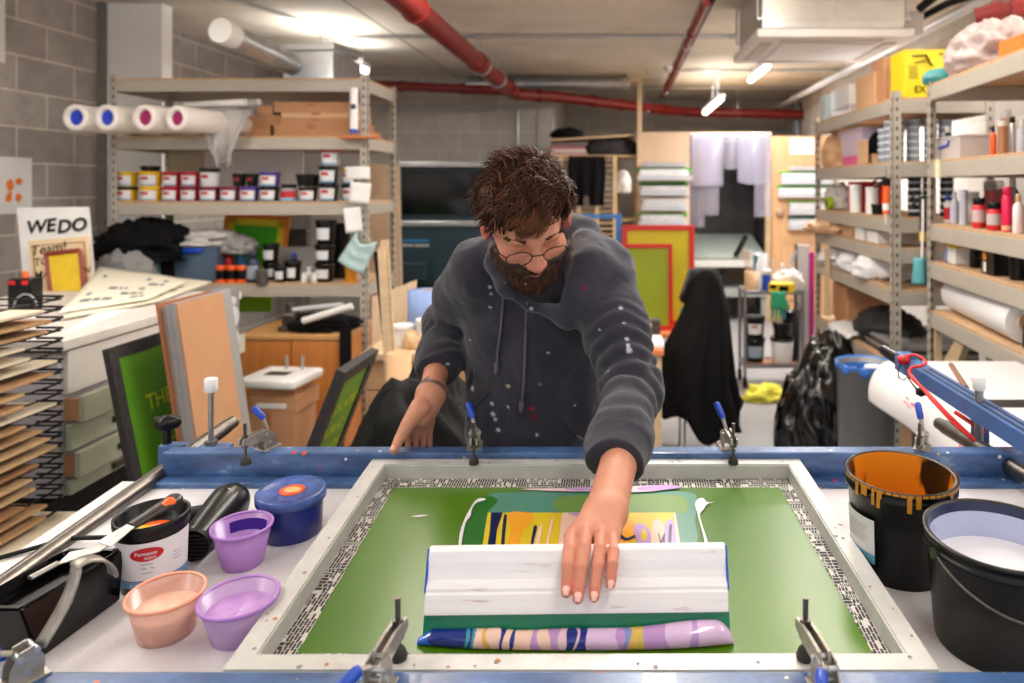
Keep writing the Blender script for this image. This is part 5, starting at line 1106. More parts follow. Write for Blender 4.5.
# second shelf
lump('brown_paper', 'crumpled brown paper bag at the far end of the second shelf', 'bag', CARDL, (FX+.12, fD(822, .1), FZ[1]+.001), (.1, .14, .15), .2, 5, n=36)
pw_, ph_ = fsz(832, 876, 131, 163, .1)
pt_ = thing('clear_crate', 'clear crate with pink bottom on the far shelving', 'crate', (FX+.17, fD(852, .05), FZ[1]+.001))
PKC = mat('crate_lilac', (222, 200, 226), .3, alpha=.8); mb = MB(); a, b_, h = .13, .22, .22
mb.hexa([(-a*.9, -b_*.9, .06), (a*.9, -b_*.9, .06), (a*.9, b_*.9, .06), (-a*.9, b_*.9, .06), (-a, -b_, h), (a, -b_, h), (a, b_, h), (-a, b_, h)]); mb.build('crate_wall', PKC, pt_)
MB().hexa([(-a*.88, -b_*.88, 0), (a*.88, -b_*.88, 0), (a*.88, b_*.88, 0), (-a*.88, b_*.88, 0), (-a*.9, -b_*.9, .06), (a*.9, -b_*.9, .06), (a*.9, b_*.9, .06), (-a*.9, b_*.9, .06)]).build('pink_base', mat('crate_pink', (240, 90, 160), .4, alpha=.9), pt_)
MB().b2(-a-.008, a+.008, -b_-.008, b_+.008, h-.012, h+.004, .004).build('rim', PKC, pt_)
solo(MB().b2(-.01, .01, -.07, .07, 0, .14, .003), 'picture_holder', CARDL, 'small tan frame leaning on the pink crate', 'frame').location = (FX+.035, fD(862, .03), FZ[1]+.001)
lump('black_bundle', 'black bundle beside the grey stacked pots', 'bundle', CLOTHB, (FX+.12, fD(874, .1), FZ[1]+.06), (.05, .05, .08), .2, 5, n=20)
carton('tan_box', 'small tan box between the frame and the stacked pots', 'box', FX+.12, fD(874, .1), FZ[1]+.001, .09, .09, .058, CARDL)
SPOT = mat('stack_pot_clear', (150, 158, 170), .2, var=.4, scale=12, alpha=.9); SLID = mat('stack_pot_lid', (206, 212, 220), .25)
SPD = mat('stack_pot_dark', (30, 32, 38), .25, var=.5, scale=12)
proto_pot = {}
def stack(x, y, z, n, dark, lb, r=.036, h=.037):
    for k in range(n):
        key = dark
        lab = lb % ['lowest', 'second', 'third', 'fourth', 'fifth', 'sixth'][k]
        if key not in proto_pot:
            t = thing('screw_pot', lab, 'pot', (x, y, z), group='stacked screw pots')
            MB().lathe([(r*.9, 0), (r*.94, h*.74)], 18).build('pot_body', SPD if dark else SPOT, t); MB().lathe([(r, h*.72), (r, h*.95), (r*.9, h*.99), (0, h*.99)], 18, cap1=False).build('lid', SPD if dark and False else SLID, t); proto_pot[key] = t
        else: dup(proto_pot[key], (x, y, z+k*h), label=lab)
names_c = ['rear', 'middle', 'front']
sy0 = FD0+.1
for i, (dx, dy, n) in enumerate([(.06, .0, 6), (.15, .02, 6), (.235, .0, 6), (.32, .02, 6), (.06, .1, 6), (.06, .19, 5)]):
    stack(FX+dx, sy0+dy, FZ[1]+.001, n, False, ['grey screw pot, %s from below in the stack at the corner post', 'grey screw pot, %s from below in the second stack from the post', 'grey screw pot, %s from below in the third stack from the post', 'grey screw pot, %s from below in the fourth stack from the post', 'grey screw pot, %s from below in the aisle side stack behind the corner', 'grey screw pot, %s from below in the stack nearest the crate'][i])
for i, (dx, dy, n) in enumerate([(.15, .0, 6), (.235, .02, 6), (.32, .0, 6)]):
    stack(FX+dx, sy0+dy, FZ[2]+.001, n, True, ['black screw pot, %s from below in the stack nearest the post', 'black screw pot, %s from below in the middle of three stacks', 'black screw pot, %s from below in the stack farthest from the post'][i], h=.037)
# third shelf
rbx = thing('red_box', 'bright red metal box on the third shelf of the far shelving', 'box', (FX+.17, fD(852, .05)+.02, FZ[2]+.001)); MB().box((0, 0, .095), (.22, .2, .19), .008).build('box_body', mat('red_box', (204, 14, 26), .4), rbx); MB().b2(-.112, -.109, -.06, .02, .08, .12).build('catch', DSTEEL, rbx); MB().b2(-.112, .112, -.102, .102, .16, .164).build('lid_seam', BLACKM, rbx)
for k, (px, w_, h_, dx, lb) in enumerate([(855.5, .07, .17, .04, 'white paper cylinder before the red box, left one'), (872, .07, .155, .06, 'white paper cylinder right of the red box')]):
    vessel('paper_roll', lb, 'roll', FX+dx, fD(px, dx), FZ[2]+.001, w_, h_, 'tube', PAPER, PAPER)
vessel('black_pot', 'short black pot in front of the right paper cylinder', 'pot', FX+.045, fD(876, .045)-.03, FZ[2]+.001, .075, .06, 'tub', BLACKP, BLACKP)
lump('crumpled_paper', 'crumpled white paper at the far end of the third shelf', 'paper', CLOTHW, (FX+.12, fD(826, .1), FZ[2]+.001), (.08, .16, .11), .25, 5, n=30)
mt = thing('measuring_tape', 'green and black tape roll at the far end of the third shelf', 'tape', (FX+.03, fD(829, .03), FZ[2]+.001)); Mx = Matrix.Translation((0, 0, .045)) @ Matrix.Rotation(PI/2, 4, 'Y'); MB().lathe([(.045, -.02), (.045, .02), (.03, .02), (.03, -.02)], 22, M=Mx).build('tape_roll', mat('lime', (170, 200, 40), .5), mt); MB().lathe([(.03, -.022), (.03, .022)], 18, M=Mx).build('core', BLACKP, mt)
def gun(label, px, py0, py1, D, barrel, tip):
    g = thing('sealant_gun', label, 'sealant gun', P(px, py1, D)); h = (py1-py0)/FP*D
    MB().tube([(0, 0, 0), (0, 0, h*.62)], .017, 12).build('barrel', barrel, g); MB().tube([(0, 0, 0), (0, 0, -.02), (0, 0, -.05)], [.012, .006, .004], 8).build('nozzle', tip, g)
    MB().tube([(0, 0, h*.62), (0, 0, h)], .005, 6).build('plunger', STEEL, g); MB().tube([(0, 0, h*.64), (-.03, 0, h*.66), (-.06, 0, h*.56)], .008, 6).tube([(0, 0, h*.76), (-.04, 0, h*.74), (-.07, 0, h*.66)], .006, 6).box((0, 0, h*.66), (.04, .036, .04), .006).build('trigger_handle', BLACKP, g)
    MB().tube([(0, 0, h*.08), (0, 0, h*.22)], .0174, 12).build('label', WHITE if tip is WHITE else YELLOW, g); return g
gun('orange sealant gun hanging on the corner post of the far shelving', 886, 166, 214, 3.72, ORANGE, WHITE)
gun('red and black sealant gun hanging between the two right shelving units', 923, 176, 247, 3.68, mat('gun_dark', (60, 30, 40), .4), RED)
dp = thing('dustpan', 'turquoise dustpan hanging between the two right shelving units', 'dustpan', P(920, 284, 3.66)); TQ = mat('turquoise', (88, 160, 166), .45)
MB().sheet(lambda u, v: Vector(((u-.5)*(.085-.02*v), -.03*math.sin(PI*u), v*.13)), 10, 8, .004).build('pan', TQ, dp); MB().tube([(.01, 0, .13), (.015, 0, .3), (.015, 0, .42)], .007, 8).build('handle', WHITE, dp)
# fourth to sixth shelf
solo(MB().b2(0, .03, 0, 1.1, 0, .06, .002), 'yellow_strip', mat('strip_yellow', (222, 186, 60), .5), 'long yellow strip at the back of the fourth shelf', 'strip').location = (FX+.25, 4.5, FZ[3]+.05)
lump('brown_paper', 'crumpled tan paper hanging over the fourth shelf at the far end', 'paper', CARDL, (FX+.06, fD(824, .06), FZ[3]+.001), (.14, .3, .05), .25, 5, n=36)
carton('tan_box', 'beige open carton on the fourth shelf', 'box', FX+.14, fD(856, .1), FZ[3]+.001, .2, .2, .1, CARDL)
for k, (px, lb) in enumerate([(872, 'white box on the fourth shelf beside the beige carton'), (886, 'white box on the fourth shelf nearest the corner post')]):
    carton('white_box', lb, 'box', FX+.12, fD(px, .08)+.05, FZ[3]+.001, .2, .16, .07-.01*k, PAPER)
solo(MB().b2(.2, .45, 0, .3, 0, .1, .004), 'paper_pack', mat('pack_pale', (220, 208, 200), .7), 'pale paper pack on the fourth shelf behind the corner post', 'pack').location = (FX+.3, FD0+.2, FZ[3]+.001)
for k, (px, r, lb) in enumerate([(838, (.16, .2, .07), 'crumpled white paper at the far end of the fifth shelf'), (858, (.14, .16, .08), 'crumpled white paper in the middle of the fifth shelf'), (880, (.16, .14, .09), 'crumpled white tissue on the fifth shelf nearest the post')]):
    lump('crumpled_paper', lb, 'paper', PAPER, (FX+.14, fD(px, .1), FZ[4]+.001), r, .3, 4, 'crumpled papers on the fifth shelf', n=40)
carton('white_box', 'white box among crumpled papers on the fifth shelf', 'box', FX+.1, fD(870, .08), FZ[4]+.002, .14, .16, .12, PAPER)
solo(MB().b2(0, .03, 0, .04, -.35, .1, .003), 'timber_offcut', LTAN, 'upright timber offcut at the far end of the fifth shelf', 'timber', pivot=(0, 0, 0)).location = (FX-.035, fD(827, 0)-.1, FZ[4]+.02)
def drape(u, v): return Vector((.12-.25*u if u < .5 else -.012-.05*(u-.5), (v-.5)*.5*(1-.25*u), .03*(1-u) if u < .5 else .0-.3*(u-.5)+.02*math.sin(9*v)))
t = solo(MB().sheet(drape, 20, 16, .003), 'white_sheet', PAPER, 'white sheet drooping from the sixth shelf over the bin bag', 'sheet', pivot=(0, 0, 0)); t.location = (FX-.01, fD(842, 0), FZ[5]+.01)
lump('dark_bundle', 'dark bundle on the sixth shelf behind the white sheet', 'bundle', mat('bundle_dark', (40, 38, 40), .7, var=.4), (FX+.2, 4.4, FZ[5]+.001), (.16, .3, .12), .2, 5, n=36)
carton('cardboard_box', 'brown carton on the sixth shelf at the far end', 'box', FX+.24, 5.0, FZ[5]+.001, .3, .3, .26, CARD)
for k in range(4):
    solo(MB().b2(.06, .48, 0, .6, 0, .02), 'board_sheet', [DFR, mat('sheet_grey', (140, 138, 138), .6), DFR, mat('sheet_grey', (140, 138, 138), .6)][k], ['dark board lowest on the sixth shelf near the post', 'grey board second on the sixth shelf near the post', 'dark board third on the sixth shelf near the post', 'grey board topmost on the sixth shelf near the post'][k], 'board', 'boards on the sixth shelf').location = (FX+.26, FD0+.36, FZ[5]+.001+.022*k)
# ================================================================== NEAR RIGHT SHELVING contents
def nv(name, label, cat, px0, px1, py0, L, kind, col, cap, lab=None, stripe=None, dy=.1, group=None, pyb=None):
    x, y = npt((px0+px1)/2, dy); w_ = (px1-px0)/FP*y
    pb = CY+(EYE-NZ[L])/y*FP
    h = max(.03, (pb-py0)/FP*y)
    return vessel(name, label, cat, x, y, NZ[L]+.001, w_, h, kind, col, cap, lab, None, group, stripe=stripe, rz=-.5)
PW = mat('bottle_pale', (212, 212, 226), .35, alpha=.9); RJ = mat('red_jar', (214, 40, 46), .35); JL = mat('jar_label', (206, 176, 176), .6); PK = mat('hot_pink', (226, 26, 80), .35); BRZ = mat('bronze', (166, 116, 80), .35, .3)
nv('marker', 'black and red marker bottle at the left end of the second shelf', 'bottle', 933, 939, 127, 1, 'spray', BLACKP, WHITE, None, RED)
cb2 = thing('clear_box', 'clear plastic box with blue handle on the second shelf', 'box', (*npt(964, .14), NZ[1]+.001), (0, 0, NRZ+PI/2+PI/2*0))
cb2.rotation_euler = (0, 0, NRZ); cbw = .30; CLB = mat('clear_box', (214, 206, 204), .3, alpha=.85)
MB().box((0, 0, .055), (cbw, .16, .11), .006).build('box_body', CLB, cb2); MB().b2(-cbw/2-.004, cbw/2+.004, -.084, .084, .1, .113, .004).build('lid', CLB, cb2); MB().tube([(-.1, -.083, .06), (.03, -.085, .07), (.04, -.085, .09)], .005, 6).build('handle', BLUE, cb2); MB().b2(-.06, .0, -.06, .06, .005, .085).b2(.04, .12, -.06, .06, .005, .07).build('contents', mat('box_contents', (170, 166, 170), .6), cb2)
nv('glue_bottle', 'orange bottle with black cap beside the clear box', 'bottle', 990, 996, 126, 1, 'bottle', ORANGE, BLACKP)
nv('spray_can', 'bronze spray can in front of the white cap can', 'can', 998, 1008, 121, 1, 'tube', BRZ, mat('cap_pale', (206, 196, 186), .5))
nv('spray_can', 'tall can with big white cap behind the bronze can', 'can', 1000, 1013, 111, 1, 'spray', mat('can_tan', (190, 150, 120), .4), WHITE, dy=.2)
nv('torch', 'silver torch with black head and orange band', 'torch', 1010, 1016, 117, 1, 'spray', STEEL, BLACKP, None, None, dy=.07)
nv('plastic_bottle', 'pale bottle beside the torch', 'bottle', 1017, 1026, 120, 1, 'bottle', PW, WHITE, dy=.15)
nv('plastic_bottle', 'pale bottle right of the torch cut by the frame', 'bottle', 1028, 1040, 115, 1, 'bottle', PW, WHITE, dy=.15)
nv('bottle', 'white bottle with blue cap at the left end of the third shelf', 'bottle', 935, 943, 195, 2, 'bottle', WHITE, BLUE, RED)
nv('tub', 'small white tub beside the blue capped bottle', 'tub', 941.5, 950, 204, 2, 'tube', WHITE, WHITE, dy=.14)
nv('plastic_bottle', 'pale lilac bottle beside the white tub', 'bottle', 950.5, 959, 192, 2, 'bottle', PW, PW, mat('label_lilac', (196, 196, 220), .6))
nv('plastic_bottle', 'clear straight bottle left of the white jar', 'bottle', 959.5, 967.5, 190, 2, 'tube', PW, PW)
nv('jar', 'white jar behind the red jars', 'jar', 966, 978, 192, 2, 'jar', WHITE, WHITE, dy=.22)
nv('jar', 'clear jar with blue lid at the back of the third shelf', 'jar', 970, 983, 183, 2, 'jar', CLEAR, TB_, dy=.3)
nv('paint_jar', 'red paint jar with black lid, left of two', 'jar', 972.5, 985, 198, 2, 'jar', RJ, BLACKP, JL, RED, dy=.06)
nv('paint_jar', 'red paint jar with black lid, right of two', 'jar', 987, 1001.5, 203, 2, 'jar', RJ, BLACKP, mat('jar_label2', (190, 180, 178), .6), RED, dy=.05)
nv('clear_tub', 'clear tub of red paint behind the red jars', 'tub', 984, 1003, 181, 2, 'tub', mat('tub_red_clear', (170, 70, 76), .3, alpha=.8), CLEAR, dy=.24)
nv('spray_can', 'hot pink spray can on the third shelf', 'can', 1002.5, 1013, 187, 2, 'spray', PK, PK, None, mat('can_gold', (220, 180, 140), .4), dy=.06)
nv('plastic_bottle', 'grey translucent bottle behind the pink can', 'bottle', 1007, 1019, 176, 2, 'bottle', mat('bottle_grey', (150, 156, 166), .3, alpha=.85), PW, dy=.24)
nv('spray_can', 'white can with black band beside the pink can', 'can', 1013.5, 1024, 194, 2, 'bottle', WHITE, mat('cap_tan', (216, 180, 140), .5), None, None, dy=.05)
nv('spray_can', 'magenta can cut by the right edge of the frame', 'can', 1026, 1038, 200, 2, 'spray', PK, PK, dy=.06)
nv('sample_jar', 'small black and red jar at the left end of the fourth shelf', 'jar', 932, 938.5, 248, 3, 'jar', RJ, BLACKP, WHITE)
nv('sample_jar', 'small white jar beside the black and red jar', 'jar', 938.5, 946, 247, 3, 'jar', WHITE, WHITE)
nv('plastic_bottle', 'tall pale bottle behind the yellow lidded box', 'bottle', 946, 954, 238, 3, 'tube', PW, PW, dy=.18)
yl = thing('lidded_box', 'white box with yellow lid on the fourth shelf', 'box', (*npt(961.5, .1), NZ[3]+.001), (0, 0, NRZ)); MB().box((0, 0, .04), (.1, .1, .08), .006).build('box_body', WHITE, yl); MB().b2(-.053, .053, -.053, .053, .075, .09, .004).build('lid', YELLOW, yl); MB().b2(-.0515, -.042, -.052, .052, .0, .07).build('blue_side', BLUE, yl)
nv('ink_jar', 'black jar with red mark beside the yellow lidded box', 'jar', 970, 980, 247, 3, 'jar', BLACKP, mat('dark_red', (90, 14, 16), .4), None)
nv('ink_jar', 'black jar behind the yellow lidded box', 'jar', 958, 972, 240, 3, 'jar', BLACKP, mat('cap_wine', (110, 30, 50), .4), dy=.26)
nv('spray_can', 'silver grey can between black jars on the fourth shelf', 'can', 982, 990, 244, 3, 'spray', STEEL, mat('cap_grey', (120, 116, 112), .4), WHITE, dy=.07)
kb2 = thing('black_box', 'black box with a rainbow sticker on the fourth shelf', 'box', (*npt(1000, .09), NZ[3]+.001), (0, 0, NRZ)); MB().box((0, 0, .055), (.12, .1, .11), .004).build('box_body', BLACKP, kb2); MB().b2(-.061, .061, -.051, .051, .1, .112, .003).build('lid', mat('lid_grey', (120, 112, 110), .5), kb2); MB().lathe([(.018, 0), (.018, .002)], 16, M=Matrix.Translation((-.02, -.051, .075)) @ Matrix.Rotation(PI/2, 4, 'X')).build('sticker', mat('sticker_orange', (230, 140, 50), .5), kb2); MB().b2(-.035, -.01, -.0515, -.05, .01, .05).build('label', WHITE, kb2)
nv('ink_tub', 'big black tub at the right of the fourth shelf', 'tub', 1009, 1026, 249, 3, 'bucket', BLACKP, BLACKP, dy=.08)
nv('ink_tub', 'black tub behind the rainbow sticker box', 'tub', 990, 1006, 244, 3, 'bucket', BLACKP, BLACKP, dy=.3)
# fifth shelf: paper roll; trays
q0 = nm @ Vector((.05, .13, NZ[4]+.083)); q1 = nm @ Vector((.82, .09, NZ[4]+.083))
prr = thing('paper_roll', 'thick white paper roll lying on the fifth shelf of the right unit', 'paper roll', q0); d = (q1-q0)
MB().tube([d*0, d*.3, d*.6, d], .08, 28).build('roll', PAPER, prr); MB().tube([d*.99, d*1.012], .035, 18).build('core', CARDL, prr)
f5 = thing('grey_tray', 'grey flat paper stack behind the paper roll on the fifth shelf', 'paper stack', nm @ Vector((.5, .34, NZ[4]+.001)), (0, 0, NRZ)); MB().box((0, 0, .05), (.8, .24, .1), .004).build('stack', mat('stack_grey', (150, 144, 140), .7, var=.1), f5)
dt = thing('dark_tray', 'dark tray on the fifth shelf at the right edge of the frame', 'tray', nm @ Vector((.98, .14, NZ[4]+.001)), (0, 0, NRZ)); MB().box((0, 0, .05), (.2, .2, .1), .01).build('tray_body', DFR, dt)
# on top
sk = lump('plastic_sack', 'pale pink plastic sack on top of the right shelving', 'sack', mat('sack_pink', (184, 166, 164), .35, bump=.5, bscale=22, var=.05), nm @ Vector((.30, .2, NZ[0]+.003)), (.17, .24, .14), .22, 4, n=64, subz=.6)
lump('teal_cloth', 'teal and white sponge cloth hanging over the top shelf edge', 'cloth', TEAL, nm @ Vector((.0, .08, NZ[0]+.002)), (.1, .07, .05), .1, 5, n=28)
solo(MB().box((0, 0, .04), (.16, .18, .08), .006), 'orange_box', mat('box_orange', (214, 120, 40), .5), 'orange box beside the pink sack at the right edge', 'box').location = nm @ Vector((.74, .14, NZ[0]+.002))
solo(MB().box((0, 0, .13), (.3, .2, .26), .004), 'cardboard_box', CARD, 'brown cardboard box behind the yellow carton on top', 'box').location = (FX+.22, FD0+.42, FZ[0]+.001)
# floor under the near shelving
gs = thing('green_sign', 'dark green board with pale lettering leaning under the right shelving', 'board', (1.32, 3.2, .0)); 
MB().prism([(-.1, -.2, .35), (.9, -.75, .35), (.9, -.2, .62), (0, .25, .62)], (0, 0, .02)).build('board', mat('sign_green', (28, 74, 52), .5, var=.1), gs)
MB().b2(.3, .34, -.3, -.26, 0, .5).b2(.7, .74, -.4, -.36, 0, .5).build('leg', LTAN, gs)
mb = MB()
for r in range(3):
    for k in range(5): mb.add([Vector((.15+.13*k+.05*r, -.2-.07*k+.12*r, .378+.06*r))+Vector(v) for v in ((0, 0, 0), (.09, -.05, .0), (.1, .02, .035), (.01, .07, .035))], [(0, 1, 2, 3)])
mb.build('lettering', mat('sign_pale', (120, 140, 124), .6), gs)
# ================================================================== PRINTING TABLE
BED = -.045
def tframe():  # rotation of things standing on the tilted table
    return (TROT, 0, 0)
def ttube(mb, pts, r, n=10, m=0): mb.tube(pts, r, n, m)
tb_ = thing('printing_table', 'blue framed screen printing table with white bed', 'table', TO+TV*1.0)
def TL(x, v, h): return TW(x, v, h)-Vector(tb_.location)
def tbox(x0, x1, v0, v1, h0, h1, bevel=0.0, mat_=0, mb=None):
    mb = mb or MB(); M = Matrix((Vector((1, 0, 0)), TV, TN)).transposed().to_4x4(); M.translation = TO-Vector(tb_.location)
    mb.box(((x0+x1)/2, (v0+v1)/2, (h0+h1)/2), (x1-x0, v1-v0, h1-h0), bevel, mat_, M); return mb
FBH = .003; vF = .8785      # back edge of the front beam top
vB0 = TC(T(560, 453, .012))[1]; vB1 = TC(T(560, 446, .012))[1]
BEDM = bpy.data.materials.new('bed_white_speckled')
def speckle(m, base, dots, sc=90, th=.10):
    m.use_nodes = True; nt = m.node_tree; N = nt.nodes; L = nt.links; b = N['Principled BSDF']
    tc = N.new('ShaderNodeTexCoord'); vo = N.new('ShaderNodeTexVoronoi'); vo.inputs['Scale'].default_value = sc; L.new(tc.outputs['Object'], vo.inputs['Vector'])
    lt = N.new('ShaderNodeMath'); lt.operation = 'LESS_THAN'; lt.inputs[1].default_value = th; L.new(vo.outputs['Distance'], lt.inputs[0])
    nz = N.new('ShaderNodeTexNoise'); nz.inputs['Scale'].default_value = 7; nz.inputs['Detail'].default_value = 5; L.new(tc.outputs['Object'], nz.inputs[0])
    cr = N.new('ShaderNodeValToRGB'); cr.color_ramp.elements[0].position = .35; cr.color_ramp.elements[1].position = .65
    cr.color_ramp.elements[0].color = lin([c*.92 for c in base]); cr.color_ramp.elements[1].color = lin(base); L.new(nz.outputs[0], cr.inputs[0])
    mx = N.new('ShaderNodeMix'); mx.data_type = 'RGBA'; L.new(lt.outputs[0], mx.inputs[0]); L.new(cr.outputs[0], mx.inputs[6]); mx.inputs[7].default_value = lin(dots)
    L.new(mx.outputs[2], b.inputs['Base Color']); b.inputs['Roughness'].default_value = .35
speckle(BEDM, (226, 220, 222), (168, 148, 148), 160, .12)
tbox(-1.0, 1.02, vF+.001, vB0-.001, BED-.03, BED, .002).build('bed', BEDM, tb_)
BP = bpy.data.materials.new('blue_beam_paint')
def beam_paint(m):
    m.use_nodes = True; nt = m.node_tree; N = nt.nodes; L = nt.links; b = N['Principled BSDF']; tc = N.new('ShaderNodeTexCoord')
    nz = N.new('ShaderNodeTexNoise'); nz.inputs['Scale'].default_value = 14; nz.inputs['Detail'].default_value = 8; nz.inputs['Roughness'].default_value = .7
    mp = N.new('ShaderNodeMapping'); mp.inputs['Scale'].default_value = (.6, 1, 1.6); L.new(tc.outputs['Object'], mp.inputs[0]); L.new(mp.outputs[0], nz.inputs[0])
    cr = N.new('ShaderNodeValToRGB'); e = cr.color_ramp.elements; e[0].position = .3; e[0].color = lin((30, 52, 92)); e[1].position = .62; e[1].color = lin((78, 112, 164)); x = e.new(.72); x.color = lin((150, 166, 190))
    L.new(nz.outputs[0], cr.inputs[0]); col = cr.outputs[0]
    for sc, th, c in ((17, .10, (206, 70, 44)), (23, .10, (226, 224, 222)), (12, .07, (186, 40, 110)), (29, .08, (216, 170, 60))):
        vo = N.new('ShaderNodeTexVoronoi'); vo.inputs['Scale'].default_value = sc; vo.inputs['Randomness'].default_value = 1; L.new(tc.outputs['Object'], vo.inputs['Vector'])
        n2 = N.new('ShaderNodeTexNoise'); n2.inputs['Scale'].default_value = 60; L.new(tc.outputs['Object'], n2.inputs[0])
        ad = N.new('ShaderNodeMath'); ad.operation = 'MULTIPLY_ADD'; ad.inputs[1].default_value = .22; L.new(n2.outputs[0], ad.inputs[0]); L.new(vo.outputs['Distance'], ad.inputs[2])
        lt = N.new('ShaderNodeMath'); lt.operation = 'LESS_THAN'; lt.inputs[1].default_value = th+.09; L.new(ad.outputs[0], lt.inputs[0])
        mx = N.new('ShaderNodeMix'); mx.data_type = 'RGBA'; L.new(lt.outputs[0], mx.inputs[0]); L.new(col, mx.inputs[6]); mx.inputs[7].default_value = lin(c); col = mx.outputs[2]
    L.new(col, b.inputs['Base Color']); b.inputs['Roughness'].default_value = .33; b.inputs['Coat Weight'].default_value = .2
beam_paint(BP)
tbox(-1.0, 1.05, vF-.09, vF, -.095, FBH, .004).build('front_beam', BP, tb_)
bbx0 = TC(T(163, 452, .012))[0]
tbox(bbx0, 1.0, vB0, vB1, -.05, .012, .004).build('back_beam', BP, tb_)
tbox(bbx0, 1.0, vB0-.035, vB0, -.05, -.035, .003).build('back_beam_flange', BP, tb_)
for sx in (-.98, 1.0):
    for vv in (vF-.03, vB1):
        q = TL(sx, vv, -.08); MB().b2(sx-.03-tb_.location.x, sx+.03-tb_.location.x, q.y-.03, q.y+.03, -tb_.location.z, q.z).build('leg', BP, tb_)
MB().b2(-.98, 1.0, TW(0, vB1, 0).y-.02-tb_.location.y, TW(0, vB1, 0).y+.02-tb_.location.y, .2-tb_.location.z, .26-tb_.location.z).b2(-.98, 1.0, TW(0, vF, 0).y-.05-tb_.location.y, TW(0, vF, 0).y-.01-tb_.location.y, .2-tb_.location.z, .26-tb_.location.z).build('lower_rail', BP, tb_)
# round steel side bars with brackets
def side_bar(pA, pB, ext, r, name):
    d = (pB-pA); pB2 = pB+d*ext
    mb = MB().tube([pA-tb_.location, pB2-tb_.location], r, 20); mb.tube([pA-tb_.location-d.normalized()*.03, pA-tb_.location], r*.86, 20); mb.build('side_bar', DSTEEL, tb_)
side_bar(P(226, 427, 1.72), P(0, 588, 1.13), .5, .0165, 'l'); side_bar(P(945, 427, 1.75), P(1030, 478, 1.42), 1.5, .0165, 'r')
def bracket(cx, cy, D, knob):
    p = P(cx, cy, D)-tb_.location
    MB().box(p+Vector((0, 0, .0)), (.045, .03, .05), .004).box(p+Vector((.05, .02, -.005)), (.12, .05, .035), .004).build('bar_bracket', BP, tb_)
    if knob:
        k = MB().tube([p+Vector((-.01, 0, .02)), p+Vector((-.01, 0, .06))], .009, 10); 
        vv = [(.0, .085)]; mbk = MB(); c = p+Vector((-.01, 0, 0))
        n = 24; prof = [(.0, .058), (.02, .058), (.026, .066), (.024, .08), (.0, .086)]
        pts = []; ff = []
        for r, z in prof:
            for q in range(n): a = 2*PI*q/n; rr_ = r*(1+.14*math.cos(4*a)); pts.append(c+Vector((rr_*math.cos(a), rr_*math.sin(a), z)))
        for i in range(len(prof)-1):
            for q in range(n): ff.append((i*n+q, i*n+(q+1) % n, (i+1)*n+(q+1) % n, (i+1)*n+q))
        k.add(pts, ff, 0, True); k.build('star_knob', BLACKP, tb_)
bracket(172, 455, 1.58, True); bracket(957, 462, 1.58, False)
MB().box(P(980, 432, 1.62)-tb_.location, (.03, .03, .09), .004).build('bar_bracket', BP, tb_)
MB().box(P(985, 459, 1.55)-tb_.location, (.034, .03, .03), .004).build('bar_bracket', BLACKM, tb_)
for (px, py0, py1, D) in ((211, 378, 447, 1.6), (979, 376, 452, 1.6)):
    a, b_ = P(px, py1, D)-tb_.location, P(px, py0, D)-tb_.location
    rd = MB().tube([a, b_-Vector((0, 0, .004))], .0055 if px < 500 else .009, 12).tube([a, a+Vector((0, 0, .014))], .013, 12).build('stop_rod', STEEL, tb_)
    MB().tube([b_-Vector((0, 0, .03)), b_-Vector((0, 0, .026)), b_-Vector((0, 0, .002)), b_], [.011, .0135, .0135, .011], 18).build('rod_cap', WHITE, rd)
    MB().box(a+Vector((0, 0, -.012)), (.04, .04, .03), .003).build('rod_mount', BP, tb_)
# ------------------------------------------------------------------ the screen
sc_ = thing('printing_screen', 'large silver framed green screen lying on the printing table', 'screen', TO+TV*1.1)
SO = Vector(sc_.location)
OUT = [(220, 671), (942, 671), (800, 458.5), (372, 458.5)]; INN = [(259, 653), (904, 652), (788, 464.5), (385, 464.5)]
Ho = [T(x, y, 0)-SO for x, y in OUT]; Hi = [T(x, y, 0)-SO for x, y in INN]; dn = -TN*.032
mb = MB()
for i in range(4):
    j_ = (i+1) % 4
    q = [Ho[i], Ho[j_], Hi[j_], Hi[i]]; q2 = [p+dn for p in q]
    bm = bmesh.new(); vs_ = [bm.verts.new(p) for p in q2+q]
    for f in [(3, 2, 1, 0), (4, 5, 6, 7), (0, 1, 5, 4), (1, 2, 6, 5), (2, 3, 7, 6), (3, 0, 4, 7)]: bm.faces.new([vs_[k] for k in f])
    bm.normal_update(); bmesh.ops.bevel(bm, geom=[e for e in bm.edges if abs((e.verts[0].co-e.verts[1].co).normalized().dot(TN)) < .5 and e.calc_length() > .1], offset=.0025, segments=2, affect='EDGES')
    bm.verts.index_update(); mb.add([v.co.copy() for v in bm.verts], [[v.index for v in f.verts] for f in bm.faces]); bm.free()
SALU = mat('screen_alu', (208, 206, 202), .42, .25, var=.12, scale=14, bump=.08, bscale=90)
mb.build('frame', SALU, sc_)
MH = -.029
GQ = [(297, 653.5), (873, 653.5), (780, 487.5), (394, 487.5)]
Gq = [T(x, y, MH)-SO for x, y in GQ]; Bq = [p+dn*.9+ (Vector((0, 0, 0))) for p in Hi]
mb = MB()
for i in range(4):
    j_ = (i+1) % 4; mb.add([Bq[i], Bq[j_], Gq[j_], Gq[i]], [(0, 1, 2, 3)])
mb.build('newsprint_border', NEWS, sc_)
EMU = bpy.data.materials.new('green_emulsion_wet')
